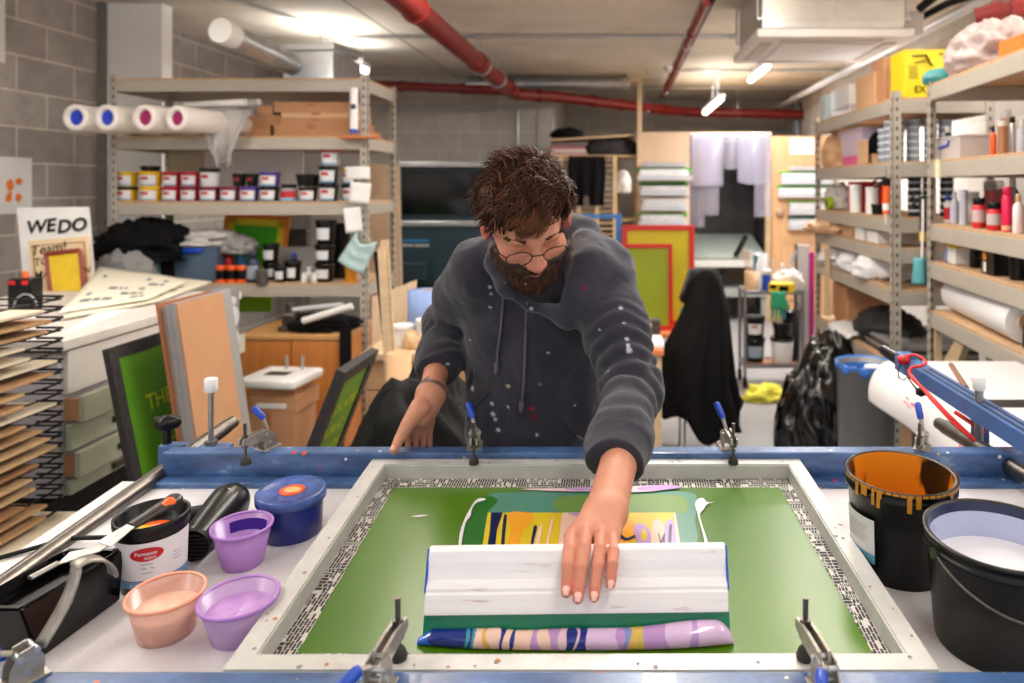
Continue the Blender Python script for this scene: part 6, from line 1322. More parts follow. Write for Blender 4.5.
def emu(m):
    m.use_nodes = True; nt = m.node_tree; N = nt.nodes; L = nt.links; b = N['Principled BSDF']; tc = N.new('ShaderNodeTexCoord')
    nz = N.new('ShaderNodeTexNoise'); nz.inputs['Scale'].default_value = 2.4; nz.inputs['Detail'].default_value = 4; mp = N.new('ShaderNodeMapping'); mp.inputs['Scale'].default_value = (1.6, .7, 1); L.new(tc.outputs['Object'], mp.inputs[0]); L.new(mp.outputs[0], nz.inputs[0])
    cr = N.new('ShaderNodeValToRGB'); cr.color_ramp.elements[0].position = .35; cr.color_ramp.elements[1].position = .68
    cr.color_ramp.elements[0].color = lin((60, 106, 0)); cr.color_ramp.elements[1].color = lin((82, 124, 6)); L.new(nz.outputs[0], cr.inputs[0]); L.new(cr.outputs[0], b.inputs['Base Color'])
    b.inputs['Roughness'].default_value = .3; b.inputs['Specular IOR Level'].default_value = .2; b.inputs['Coat Weight'].default_value = .48; b.inputs['Coat Roughness'].default_value = .24
    n2 = N.new('ShaderNodeTexNoise'); n2.inputs['Scale'].default_value = 9; n2.inputs['Detail'].default_value = 2; L.new(mp.outputs[0], n2.inputs[0])
    bp = N.new('ShaderNodeBump'); bp.inputs['Strength'].default_value = .05; bp.inputs['Distance'].default_value = .01; L.new(n2.outputs[0], bp.inputs['Height']); L.new(bp.outputs[0], b.inputs['Normal'])
emu(EMU)
MB().add(Gq, [(0, 1, 2, 3)]).build('emulsion', EMU, sc_)
MB().add([p+dn*.02-TN*.0008 for p in Bq], [(0, 1, 2, 3)]).build('mesh', mat('mesh_backing', (196, 196, 190), .6), sc_)
# ink laid on the screen: flat coloured shapes
INKC = {'teal': (86, 142, 124), 'green2': (112, 148, 70), 'yellow': (226, 196, 40), 'orange': (246, 168, 44), 'peach': (246, 204, 182), 'lilac': (196, 152, 212), 'navy': (14, 30, 74), 'white': (240, 236, 240), 'pink': (240, 206, 216), 'dkgreen': (44, 110, 36), 'olive': (200, 178, 30)}
INKM = {k: mat('ink_'+k, v, .3, coat=.3) for k, v in INKC.items()}
lay = [0]
def ink(col, pts, name='ink_film', lift=None):
    lay[0] += 1; h = MH+.0004+.00012*lay[0] if lift is None else MH+lift
    q = [T(x, y, h)-SO for x, y in pts]
    cen = sum(q, Vector())/len(q)
    return col, q
def inkobj(name, shapes):
    keys = list(dict.fromkeys(c for c, _ in shapes)); mb = MB()
    for c, q in shapes: mb.add(q, [tuple(range(len(q)))], keys.index(c))
    return mb.build(name, [INKM[k] for k in keys], sc_)
def blob(col, pts, n=5):   # smooth closed curve through points
    P_ = [Vector((x, y, 0)) for x, y in pts]; m = len(P_); out = []
    for i in range(m):
        p0, p1, p2, p3 = P_[i-1], P_[i], P_[(i+1) % m], P_[(i+2) % m]
        for k in range(n):
            t = k/n; q = .5*((2*p1)+(-p0+p2)*t+(2*p0-5*p1+4*p2-p3)*t*t+(-p0+3*p1-3*p2+p3)*t**3); out.append((q.x, q.y))
    return ink(col, out)
S = []
S.append(blob('teal', [(486, 496), (520, 492), (580, 490), (640, 491), (688, 492), (697, 500), (695, 520), (690, 548), (600, 552), (520, 550), (482, 548), (484, 520)], 4))
S.append(blob('green2', [(560, 497), (640, 494), (684, 497), (686, 512), (676, 513), (600, 512), (560, 512)], 4))
S.append(blob('dkgreen', [(472, 504), (486, 496), (498, 500), (488, 512), (484, 530), (482, 548), (462, 548), (464, 525)], 4))
inkobj('ink_wash', S)
S = [ink('yellow', [(488, 512.5), (674, 512.5), (681, 548), (482, 548)]),
     ink('navy', [(491, 512.5), (503, 512.5), (497, 530), (495, 548), (487, 548), (490, 530)]),
     blob('navy', [(504, 516), (507, 516), (505, 535), (504, 549), (501, 549), (502, 532)], 3),
     blob('orange', [(508, 513), (530, 513), (533, 520), (522, 532), (518, 545), (508, 546), (511, 530)], 4),
     blob('navy', [(534, 526), (537, 527), (534, 540), (532, 549), (530, 549), (532, 536)], 3),
     blob('peach', [(539, 527), (542, 526), (540, 540), (538, 549), (534, 549)], 3), blob('peach', [(551, 520), (553, 521), (549, 540), (547, 549), (545, 549)], 3),
     ink('peach', [(562, 512.8), (581, 512.8), (579, 530), (576, 548), (558, 548), (560, 530)]),
     blob('lilac', [(568, 513), (590, 513), (588, 517), (575, 516)], 3),
     blob('orange', [(622, 520), (632, 521), (636, 530), (630, 543), (622, 546), (618, 536)], 4),
     blob('lilac', [(634, 526), (643, 524), (650, 532), (651, 548), (640, 548), (636, 538)], 4), blob('yellow', [(642, 530), (645, 529), (647, 537), (644, 541), (641, 537)], 4),
     blob('peach', [(653, 522), (660, 520), (664, 528), (666, 548), (652, 548)], 4), blob('lilac', [(665, 524), (672, 520), (678, 535), (680, 548), (666, 548)], 4),
     blob('navy', [(618.5, 523), (620, 523), (622, 534), (627, 538), (634, 535), (635, 537), (627, 540.5), (620, 537)], 3),
     blob('navy', [(669, 526), (672, 525), (671.5, 535), (671, 548), (668.5, 548)], 3), blob('navy', [(658, 533), (659, 533), (661, 541), (664, 533), (665, 533), (664.5, 548), (663.5, 548), (663, 540), (661, 546), (659, 538)], 1),
     ink('peach', [(673, 512.5), (675.5, 512.5), (681, 548), (677, 548)])]
inkobj('ink_swipe', S)
S = [blob('white', [(458.5, 546), (460, 532), (465, 518), (471, 507), (475, 501), (480, 498), (486, 499), (482, 501), (476, 503), (472, 509), (470.5, 516), (466, 522), (463, 534), (461, 546)], 3),
     blob('white', [(706, 548), (703, 535), (699, 520), (697, 512), (695, 504), (698, 499), (703, 498), (707, 502), (714, 502), (707, 504), (704, 509), (700, 514), (702, 524), (706, 536), (709, 548)], 3),
     blob('white', [(411, 516.5), (420, 515), (428, 515), (420, 516.5)], 3),
     blob('pink', [(520, 489), (560, 491), (600, 491.5), (640, 492), (670, 489), (682, 486.5), (660, 485), (640, 486), (600, 487), (560, 488)], 3), blob('lilac', [(640, 487), (665, 484.5), (682, 487), (660, 490), (640, 490)], 3), blob('lilac', [(566, 488), (592, 487), (595, 490), (570, 490)], 3)]
inkobj('ink_drip', S)
S = [blob('orange', [(770, 470), (784, 474), (783, 479), (774, 476)], 3)]
mbq = None
# tape bits and paint specks on the frame
mb = MB(); rr = random.Random(11)
for k in range(46):
    e = rr.randrange(4); t_ = rr.random(); s_ = rr.uniform(.2, .8); j_ = (e+1) % 4
    c = (Ho[e].lerp(Ho[j_], t_)).lerp(Hi[e].lerp(Hi[j_], t_), s_)+TN*.0006; r = rr.uniform(.0008, .003)
    mb.add([c+Vector((r*math.cos(a)*(1+.5*rr.random()), r*math.sin(a)*(1+.5*rr.random()), 0)) for a in np.linspace(0, 2*PI, 9)[:-1]], [tuple(range(8))], rr.randrange(3))
mb.build('paint_specks', [mat('speck_grey', (140, 136, 134), .5), mat('speck_lilac', (150, 120, 150), .5), mat('speck_rust', (176, 110, 60), .5)], sc_)['kind'] = 'stuff'
# ------------------------------------------------------------------ squeegee
sq = thing('squeegee', 'long white wooden squeegee with green blade pushed across the screen', 'squeegee', T(578, 640, MH))
QO = Vector(sq.location)
pTL, pTR = (430, 545.5), (723, 543.5); pBL, pBR = (424, 616), (729, 611)
Dt, Db = 1.015, .965
def pl(px, py, D): return P(px, py, D)-QO
# profile in the cross-section plane from blade tip (on the mesh) up to the top edge
tipL, tipR = T(421.5, 640, MH+.0006)-QO, T(731.5, 636, MH+.0006)-QO
topL, topR = pl(*pTL, 1.02), pl(*pTR, 1.02)
axis = (tipR-tipL).normalized()
upv = ((topL+topR)/2-(tipL+tipR)/2); H = (upv-axis*upv.dot(axis)).length
upd = (upv-axis*upv.dot(axis)).normalized(); fr = axis.cross(upd).normalized()   # front normal
if fr.y > 0: fr = -fr
W0, W1 = -(tipL-tipR).length/2, (tipL-tipR).length/2
cm = (tipL+tipR)/2
def section(mb, prof, x0, x1, mat_=0, smooth=False):   # prof: (f, s) f along front normal, s up
    a = [cm+axis*x0+fr*f+upd*s for f, s in prof]; b_ = [cm+axis*x1+fr*f+upd*s for f, s in prof]; n = len(prof)
    mb.add(a+b_, [tuple(range(n)), tuple(reversed(range(n, 2*n)))]+[(i, n+i, n+(i+1) % n, (i+1) % n) for i in range(n)], mat_, False)
sB = H*.275; sM = H*.52
hprof = [(-.014, sB), (.013, sB), (.0135, sB+.003), (.0135, sM-.004), (.012, sM-.001), (.0125, sM+.003), (.0085, sM+.014), (.008, sM+.022), (.009, sM+.035), (.009, H-.006), (.006, H-.001), (.002, H), (-.007, H), (-.012, H-.004), (-.013, sM+.02), (-.014, sM)]
SQW = bpy.data.materials.new('squeegee_white_wood')
def sqw(m):
    m.use_nodes = True; nt = m.node_tree; N = nt.nodes; L = nt.links; b = N['Principled BSDF']; tc = N.new('ShaderNodeTexCoord'); mp = N.new('ShaderNodeMapping'); mp.inputs['Scale'].default_value = (1.2, 14, 14); L.new(tc.outputs['Object'], mp.inputs[0])
    nz = N.new('ShaderNodeTexNoise'); nz.inputs['Scale'].default_value = 11; nz.inputs['Detail'].default_value = 6; L.new(mp.outputs[0], nz.inputs[0])
    cr = N.new('ShaderNodeValToRGB'); e = cr.color_ramp.elements; e[0].position = .27; e[0].color = lin((206, 176, 182)); e[1].position = .36; e[1].color = lin((244, 238, 240)); x = e.new(.75); x.color = lin((250, 247, 248))
    L.new(nz.outputs[0], cr.inputs[0]); L.new(cr.outputs[0], b.inputs['Base Color']); b.inputs['Roughness'].default_value = .5
sqw(SQW)
mb = MB(); wx = (topL-topR).length/2; section(mb, hprof, W0+.004, W1-.004); mb.build('handle', SQW, sq)
mb = MB(); section(mb, [(-.0135, sM-.002), (.0115, sM-.002), (.008, H-.003), (-.0115, H-.003)], W0+.0015, W0+.0045); mb.build('end_cap', BLUE, sq)
mb = MB(); section(mb, [(-.0135, sM-.002), (.0115, sM-.002), (.008, H-.003), (-.0115, H-.003)], W1-.0045, W1-.0015); mb.build('end_cap', BLUE, sq)
mb = MB(); section(mb, [(-.004, 0), (.004, 0), (.0045, sB), (.0045, sB+.004), (-.0045, sB+.004), (-.0045, sB)], W0+.002, W1-.002); mb.build('blade', mat('blade_green', (18, 128, 92), .25), sq)
# ink bead in front of the blade
bead = thing('ink_bead', 'thick roll of multicoloured ink along the squeegee blade', 'ink', T(578, 645, MH))
BO2 = Vector(bead.location); segs = [(418, 'b2'), (421, 'b2'), (430, 'b1'), (462, 'b1'), (463, 'tl'), (467, 'b1'), (470, 'tl'), (474, 'pc'), (484, 'or'), (489, 'pc'), (500, 'b1'), (503, 'pc'), (509, 'b1'), (512, 'pc'), (531, 'li'), (539, 'pc'), (551, 'li'), (559, 'pk'), (565, 'b1'), (573, 'pk'), (576, 'b1'), (586, 'll'), (617, 'li'), (622, 'b3'), (627, 'gd'), (633, 'or'), (636, 'gd'), (643, 'li'), (668, 'll'), (690, 'li'), (697, 'll'), (726, 'll'), (733, 'll')]
bc = {'b1': (20, 44, 132), 'b2': (40, 100, 210), 'tl': (60, 150, 170), 'pc': (242, 204, 186), 'or': (232, 176, 90), 'li': (190, 146, 206), 'pk': (232, 200, 214), 'll': (220, 188, 226), 'b3': (130, 140, 206), 'gd': (214, 186, 80)}
bk_ = list(bc); bm_ = [mat('bead_'+k, v, .12, coat=.6) for k, v in bc.items()]
mb = MB(); px = 417.0; n = 26; rings = []; cols = []
def brad(px):
    if px < 430: return .003+.007*(px-416)/14
    if px < 500: return .010+.0025*(px-430)/70
    r = .0125+.003*math.exp(-((px-696)/45)**2)-.0012*math.exp(-((px-520)/30)**2)
    return r*math.sqrt(max(.06, 1-(max(0, px-716)/18)**2))
si = 0
while px <= 733.5:
    yb = 651-6*abs((px-578)/160)**3*(1 if px < 578 else 1.2); r = brad(px)
    c = T(px, yb, MH+.0003)-BO2; c = c+TV*(r*.9)+TN*(r*.62)
    ring = []
    for k in range(n):
        a = 2*PI*k/n; off = TV*(r*1.15*math.cos(a))+TN*(r*math.sin(a))
        if off.dot(TN) < -r*.6: off = off-TN*(off.dot(TN)+r*.6)
        ring.append(c+off)
    rings.append(ring); cc = 'b2'
    for s_, nm_ in segs:
        if px >= s_: cc = nm_
    cols.append(cc); px += .5
for i in range(len(rings)-1):
    for k in range(n):
        xq = 417+i*.5+3.5*math.sin(2*PI*k/n)*math.sin(i*.055)+1.2*math.sin(2*2*PI*k/n+i*.12); xq = min(733, max(417, xq))
        mb.add([rings[i][k], rings[i][(k+1) % n], rings[i+1][(k+1) % n], rings[i+1][k]], [(0, 1, 2, 3)], bk_.index(cols[int((xq-417)*2)]), True)
mb.add(rings[0], [tuple(range(n))], 1, True); mb.add(rings[-1], [tuple(reversed(range(n)))], bk_.index('ll'), True)
mb.build('bead', bm_, bead, weld=True)
# ------------------------------------------------------------------ toggle clamps
CST = mat('clamp_steel', (176, 168, 158), .36, .6, var=.3, scale=40); GRIP = mat('grip_blue', (24, 70, 180), .35); RUB = mat('clamp_rubber', (46, 38, 34), .6)
def clamp(label, base, yaw, s=1.0, handle='down', open_=False, fz=-.003):
    """toggle clamp: base plate at origin, arm reaching along local +y over the frame, rubber foot under its end"""
    t = thing('toggle_clamp', label, 'clamp', base, group='toggle clamps on the printing table'); t.matrix_world = Matrix.Translation(base) @ Matrix((Vector((1, 0, 0)), TV, TN)).transposed().to_4x4() @ Matrix.Rotation(yaw, 4, 'Z') @ Matrix.Scale(s, 4)
    MB().b2(-.017, .017, -.03, .018, 0, .003, .001).b2(-.014, .014, -.024, -.018, .003, .006).build('base_plate', CST, t)
    for sx in (-.011, .009):
        MB().prism([(sx, -.022, .002), (sx, .012, .002), (sx, .014, .022), (sx, .004, .04), (sx, -.01, .038), (sx, -.02, .02)], (.002, 0, 0)).build('side_plate', CST, t)
    mb = MB()
    for y, z in ((-.01, .03), (.006, .034), (-.004, .014)): mb.tube([(-.013, y, z), (.013, y, z)], .0036, 10)
    mb.build('rivet', GALV, t)
    if not open_:
        for sx in (-.008, .004): MB().prism([(sx, -.004, .028), (sx, .008, .022), (sx, .05, .026), (sx, .068, .032), (sx, .066, .044), (sx, .03, .046), (sx, .0, .044)], (.004, 0, 0)).build('clamp_arm', CST, t)
        sp_ = MB().tube([(0, .055, fz+.004), (0, .055, .075)], .0035, 10).lathe([(.0075, .024), (.0075, .029)], 6, (0, .055, 0), smooth=False).lathe([(.0075, .043), (.0075, .048)], 6, (0, .055, 0), smooth=False).build('spindle', DSTEEL, t)
        MB().lathe([(.0105, .0), (.011, .004), (.008, .013), (.004, .017)], 16, (0, .055, fz)).build('rubber_foot', RUB, t)
    else:
        mb = MB(); mb.sheet(lambda u, v: Vector(((u-.5)*.022, .012+.028*v+.014*math.sin(v*2.2), .032+.075*v)), 3, 10, .003); mb.sheet(lambda u, v: Vector(((u-.5)*.022, .05+.022*(1-math.cos(v*PI)), .107+.018*math.sin(v*PI)-.03*v)), 3, 12, .003); mb.build('clamp_arm', CST, t)
    if handle == 'down': a, b_, c = Vector((-.004, -.012, .034)), Vector((-.014, -.022, .036)), Vector((-.026, -.052, .03))
    elif handle == 'up': a, b_, c = Vector((0, -.008, .036)), Vector((.006, -.018, .062)), Vector((.016, -.04, .088))
    else: a, b_, c = Vector((0, -.008, .036)), Vector((.012, -.006, .066)), Vector((.034, -.0, .088))
    hb = MB().tube([a, b_], .0045, 8, flat=.6).build('handle_bar', CST, t); MB().tube([b_.lerp(a, .1), b_.lerp(c, .1), b_.lerp(c, .9), c], [.006, .0075, .0075, .005], 12).build('handle_grip', GRIP, t)
    return t
hB = FBH
clamp('steel toggle clamp at the front left corner with a bent strap arm', T(28, 677, hB), -.55, 1.0, 'down', True)
clamp('steel toggle clamp on the front beam left of the squeegee', T(379, 688, hB), -.12, .98, 'down')
clamp('steel toggle clamp on the front beam right of the squeegee', T(824, 688, hB), .16, .98, 'down')
hK = .012
def bclamp(label, px, py, yaw, **k): clamp(label, T(px, py+1.5, hK), PI+yaw, .92, fz=-.0128, **k)
bclamp('toggle clamp with raised blue handle on the back beam at left', 266, 447, -.35, handle='side')
bclamp('toggle clamp on the back beam in front of the man', 475, 446, .15, handle='up')
bclamp('toggle clamp with blue handle on the back beam right of the man', 727, 446, .1, handle='up')
bclamp('toggle clamp with blue grip on the back beam behind the ink buckets', 922, 447, -.5, handle='up')
# ------------------------------------------------------------------ pots and cups on the bed
def ton(name, label, cat, px, py, group=None, h=BED):
    t = thing(name, label, cat, T(px, py, h), tframe(), group=group); return t
PURL = mat('cup_purple', (178, 126, 206), .3); PURD = mat('ink_violet_dark', (52, 22, 128), .3); PURI = mat('ink_lilac', (196, 150, 214), .3); PEAI = mat('ink_peach', (250, 160, 124), .35); PEAC = mat('cup_peach', (248, 166, 136), .3)
CUPC = mat('cup_clear', (236, 222, 222), .15, alpha=.38)
def cup(t, R0, R1, H, fill, inkm, wall, rim, smear=None, tilt=0):
    MB().lathe([(R0*.97, 0), (R0, .003), (R1, H), (R1*.985, H), (R0*.97, .004), (0, .0035)], 40, cap0=True, cap1=False).build('cup_wall', wall, t)
    MB().lathe([(R1*.99, H-.003), (R1*1.06, H-.002), (R1*1.07, H+.001), (R1*1.03, H+.003), (R1*.985, H+.001)], 40, cap0=False, cap1=False).build('rim', rim, t)
    rf = R0+(R1-R0)*fill
    vv = []; n = 40; mb = MB()
    prof = [(R0*.965, .0045), (rf*.975, H*fill)]
    mb.lathe(prof, n, cap1=False)
    mb.sheet(lambda u, v: Vector((rf*.974*v*math.cos(2*PI*u), rf*.974*v*math.sin(2*PI*u), H*fill+(.0025*math.sin(5*u*2*PI)+.003*math.sin(2*PI*u*2+1))*v*(1-v)*3+tilt*v*math.cos(2*PI*u+.5)*0)), 40, 8)
    mb.build('ink', inkm, t)
    if smear:
        for a0, a1, z0, z1, m_ in smear:
            MB().band((R0+(R1-R0)*(z0/H))*.955, z0, z1, a0, a1, 14, r1=(R0+(R1-R0)*(z1/H))*.955).build('ink_smear', m_, t)
c1 = ton('ink_cup', 'small purple cup of violet ink between the heat gun and the blue tub', 'cup', 243, 563, 'plastic ink cups'); cup(c1, .031, .044, .062, .42, PURI, mat('cup_purple_wall', (190, 140, 214), .25, alpha=.72), PURL, [(2.5, 4.1, .037, .054, PURD)])
c2 = ton('ink_cup', 'cup of peach ink in front of the labelled ink pot', 'cup', 167, 632, 'plastic ink cups'); cup(c2, .036, .047, .056, .6, PEAI, mat('cup_peach_wall', (244, 190, 170), .2, alpha=.55), PEAC)
c3 = ton('ink_cup', 'wide cup of lilac ink beside the screen frame', 'cup', 240, 634, 'plastic ink cups'); cup(c3, .036, .049, .052, .66, PURI, mat('cup_lilac_wall', (206, 170, 218), .25, alpha=.8), PURL)
ct3 = ton('ink_tub', 'blue ink tub with clear lid and orange sticker', 'tub', 292, 532)
MB().lathe([(.047, 0), (.049, .003), (.053, .066), (.053, .07)], 40).build('tub', mat('tub_navy', (22, 40, 122), .25), ct3)
LIDB = mat('lid_blue_clear', (66, 92, 158), .2, var=.5, scale=40)
MB().lathe([(.0545, .06), (.0575, .061), (.0575, .075), (.055, .077), (.05, .0745), (0, .074)], 40, cap0=False, cap1=False).build('lid', LIDB, ct3)
MB().lathe([(.0215, .0745), (.0215, .0753), (0, .0755)], 30, (.002, 0, 0), cap1=False).build('sticker', mat('sticker_orange_red', (222, 88, 40), .5), ct3)
MB().lathe([(.014, .0757), (0, .0759)], 24, (.002, 0, 0), cap1=False, sy=.75).build('sticker_centre', mat('sticker_tan', (226, 170, 110), .5), ct3)
# labelled ink pot
ip = ton('ink_pot', 'black ink pot with white and red label holding scrapers', 'ink pot', 154, 581)
R0, R1, Hh = .043, .0495, .108
MB().lathe([(R0, 0), (R0*1.02, .004), (R1*.985, Hh-.022), (R1*1.03, Hh-.021), (R1*1.04, Hh-.012), (R1*1.05, Hh-.008), (R1*1.05, Hh-.001), (R1*1.0, Hh), (R1*.95, Hh-.002), (R0*.95, .006), (0, .006)], 48, cap1=False).build('tub', BLACKP, ip)
A0, A1 = -.95, 1.95
def rr_(z): return R0*1.02+(R1*.985-R0*1.02)*z/(Hh-.022)+.0005
MB().band(rr_(.014), .014, .084, A0, A1, 30, r1=rr_(.084)).build('label', mat('label_offwhite', (232, 228, 230), .5), ip)
mb = MB().band(rr_(.014)+.0003, .014, .024, A0, A1, 30, r1=rr_(.024)+.0003); mb.build('label_band', mat('label_band_blue', (104, 158, 200), .45), ip)
MB().band(rr_(.024)+.0003, .0245, .0262, A0, A1, 30, r1=rr_(.0262)+.0003).build('label_line', mat('label_band_dark', (60, 96, 140), .45), ip)
ac0 = .40; zc0 = .0665
vv = []; n = 36
for k in range(n):
    a = 2*PI*k/n; ang = ac0+.46*math.cos(a); z = zc0+.0105*math.sin(a)+.004*math.cos(a)*0; r = rr_(z)+.0006; vv.append((r*math.sin(ang), -r*math.cos(ang), z))
r = rr_(zc0)+.0008; vv.append((r*math.sin(ac0), -r*math.cos(ac0), zc0))
vv2 = []
for k in range(n):
    a = 2*PI*k/n; ang = ac0+.23*math.cos(a); z = zc0+.00525*math.sin(a); r = rr_(z)+.0006; vv2.append((r*math.sin(ang), -r*math.cos(ang), z))
allv = vv[:n]+vv2+[vv[n]]
MB().add(allv, [(k, (k+1) % n, n+(k+1) % n, n+k) for k in range(n)]+[(n+k, n+(k+1) % n, 2*n) for k in range(n)], 0, True).build('red_oval', RED, ip)
def wrapper(ac, zc):
    def f(v):
        z = zc+v.y; r = rr_(z)+.0013; a = ac+v.x/r; return Vector((r*math.sin(a), -r*math.cos(a), z))
    return f
I4 = Matrix.Identity(4); LW_ = mat('label_text_white', (226, 232, 244), .5); LG_ = mat('label_text_grey', (96, 92, 96), .6)
MB().text('Permaset', .0078, I4, wrap=wrapper(ac0-.02, .0682)).text('AQUA', .0055, I4, wrap=wrapper(ac0+.10, .0612)).build('logo_lettering', LW_, ip)
MB().text('Supercover', .0034, I4, wrap=wrapper(ac0, .052)).text('White    1kg', .0034, I4, wrap=wrapper(ac0, .0455)).text('water based', .0028, I4, wrap=wrapper(ac0, .0385)).build('small_lettering', LG_, ip)
MB().text('SUPERCOVER', .0085, I4, wrap=wrapper(ac0, .0192)).build('band_lettering', LW_, ip)
mb = MB()
for k in range(6): mb.band(rr_(.05)+.0004, .046+.005*k, .048+.005*k, .4+.75, .4+1.05, 5, r1=rr_(.05)+.0006)
mb.build('side_print', mat('label_print_grey', (196, 192, 196), .6), ip)
MB().lathe([(R1*.95, .0885), (0, .088)], 36, cap0=False, cap1=False).build('ink', mat('ink_black_wet', (18, 16, 18), .2), ip)
def on_plane(px, py, D): return P(px, py, D)
# scraper lying across the pot
topz = Hh
sr = thing('scraper', 'steel scraper with stained black handle lying across the ink pot', 'scraper', T(154, 512, BED+Hh+.004)); o_ = Vector(sr.location)
h0, h1, h2 = T(178, 497, .085)-o_, T(131, 526, .072)-o_, T(104, 545, .055)-o_
d = (h1-h0).normalized(); side = d.cross(TN).normalized()
HDK = mat('handle_stained', (48, 40, 38), .35, var=.6, scale=60)
mb = MB(); mb.tube([h0-d*.002, h0+d*.004, h0.lerp(h1, .5), h1], [.010, .0155, .0135, .011], 12, flat=.5); mb.build('handle', HDK, sr)
OST = mat('stain_orange', (240, 96, 20), .3); YST = mat('stain_yellow', (244, 190, 30), .3)
mb = MB(); mb.tube([h0.lerp(h1, .08)-side*.002+TN*.002, h0.lerp(h1, .2)-side*.003+TN*.002, h0.lerp(h1, .38)-side*.004+TN*.002], [.006, .012, .008], 10, flat=.6); mb.build('orange_stain', OST, sr)
mb = MB(); w0_, w1_ = .009, .0165
q = [h1-side*w0_, h1+side*w0_, h2+side*w1_, h2-side*w1_]; mb.prism(q, TN*.0012); mb.build('blade', STEEL, sr)
# orange smears on the ink inside
mb = MB(); c0 = Vector((.012, -.002, .089)); mb.lathe([(.02, 0), (.018, .002), (0, .003)], 20, (c0.x, c0.y, c0.z), sx=1.2, sy=.7, cap1=False); mb.build('orange_ink', OST, ip)
mb = MB(); mb.lathe([(.009, 0), (.008, .0015), (0, .002)], 16, (-.006, -.012, .0905), sx=1.5, sy=.7, cap1=False); mb.build('yellow_ink', YST, ip)
# heat gun
hg = thing('hair_dryer', 'black hair dryer lying on the white bed beside the ink pot', 'hair dryer', T(205, 540, BED)); o_ = Vector(hg.location)
pa, pb_ = T(193, 545, BED+.027)-o_, T(232, 500, BED+.036)-o_
d = (pb_-pa); L0 = d.length
pts = [pa-d*.0, pa+d*.06, pa+d*.35, pa+d*.7, pa+d*.92, pa+d*1.06, pa+d*1.12]
mb = MB().tube(pts, [.0235, .0245, .029, .034, .035, .029, .016], 30); mb.build('barrel', BLACKP, hg)
MB().tube([pa-d*.02, pa+d*.05], .0262, 30).tube([pa-d*.022, pa-d*.02], .0265, 30).build('nozzle_ring', BLACKM, hg)
mb = MB()
for k in range(-3, 4): mb.tube([pa-d.normalized()*.006+Vector((.0, 0, .006*k))-d.cross(TN).normalized()*math.sqrt(.0225**2-(.006*k)**2), pa-d.normalized()*.006+Vector((0, 0, .006*k))+d.cross(TN).normalized()*math.sqrt(.0225**2-(.006*k)**2)], .001, 5)
mb.build('grille', DSTEEL, hg)
hq = pa+d*.72; sd = d.cross(TN).normalized(); hd = MB().tube([hq-sd*.01, hq-sd*.06-d*.1, hq-sd*.125-d*.25], [.02, .017, .015], 18, flat=.8).build('grip', BLACKP, hg)
MB().tube([hq-sd*.125-d*.25, hq-sd*.16-d*.32-TN*.015, hq-sd*.24-d*.2-TN*.024, hq-sd*.32-d*.6-TN*.024], .004, 8).build('cord', BLACKM, hg)
MB().lathe([(.012, 0), (.012, .002), (0, .003)], 16, M=Matrix.Translation(pa+d*.5+TN*.031)).build('button', BLACKM, hg) if False else None
mb = MB(); rr = random.Random(4)
for k in range(14):
    tt = rr.random(); a = rr.uniform(-.2, 1.7); ra = .0245+.0105*tt+.0004; c = pa+d*(.08+.8*tt)+(TN*math.sin(a)+sd*math.cos(a))*ra; e1 = d.normalized(); e2 = (TN*math.cos(a)-sd*math.sin(a)); r = rr.uniform(.0006, .0016)
    mb.add([c+e1*r*math.cos(q)+e2*r*math.sin(q) for q in np.linspace(0, 2*PI, 8)[:-1]], [tuple(range(7))])
mb.build('paint_specks', WHITE, hg)
MB()
st_ = solo(MB().prism([T(225, 491, BED), T(262, 478, BED), T(266, 482, BED), T(232, 495, BED)], TN*.002), 'steel_strip', GALV, 'short steel strip on the bed behind the hair dryer', 'strip')
# black plastic box at the front left
bb = thing('black_caddy', 'glossy black plastic caddy at the front left of the table', 'caddy', T(80, 640, BED)); o_ = Vector(bb.location)
A = [T(40, 660, BED)-o_, T(121, 600, BED)-o_]; wv = Vector((-.085, .0, .0))
hA = .075
b0, b1 = A[0], A[1]; t0, t1 = T(14, 598, BED+hA)-o_, T(113.5, 549, BED+hA)-o_
t0 = b0+TN*hA+Vector((-.014, -.012, 0)); t1 = b1+TN*hA+Vector((.002, .01, 0))
mb = MB(); base8 = [b0, b1, b1+wv*.9, b0+wv*.9]; top8 = [t0, t1, t1+wv, t0+wv]
bm = bmesh.new(); vs_ = [bm.verts.new(p) for p in base8+top8]
for f in [(3, 2, 1, 0), (0, 1, 5, 4), (1, 2, 6, 5), (2, 3, 7, 6), (3, 0, 4, 7)]: bm.faces.new([vs_[k] for k in f])
ins = [t0.lerp(t1+wv, .08), t1.lerp(t0+wv, .08), (t1+wv).lerp(t0, .08), (t0+wv).lerp(t1, .08)]
v2 = [bm.verts.new(p) for p in ins]; v3 = [bm.verts.new(p-TN*.02) for p in ins]
for i in range(4):
    j_ = (i+1) % 4; bm.faces.new([vs_[4+i], vs_[4+j_], v2[j_], v2[i]]); bm.faces.new([v2[i], v2[j_], v3[j_], v3[i]])
bm.faces.new(v3); bmesh.ops.bevel(bm, geom=list(bm.edges), offset=.003, segments=2, affect='EDGES'); bm.verts.index_update()
mb.add([v.co.copy() for v in bm.verts], [[v.index for v in f.verts] for f in bm.faces]); bm.free(); mb.build('caddy_body', mat('caddy_black', (5, 4, 5), .15, coat=.2, spec=.3), bb)
fn_ = (b1-b0).cross(TN).normalized()
c = b0.lerp(b1, .38)+(t0-b0)*.48+fn_*.003; e1 = (b1-b0).normalized(); mb = MB()
mb.add([c+e1*.012*math.cos(q)+TN*.012*math.sin(q) for q in np.linspace(0, 2*PI, 17)[:-1]], [tuple(range(16))]); mb.build('paint_blot', mat('blot_red', (180, 40, 40), .35, var=.7, scale=150), bb)
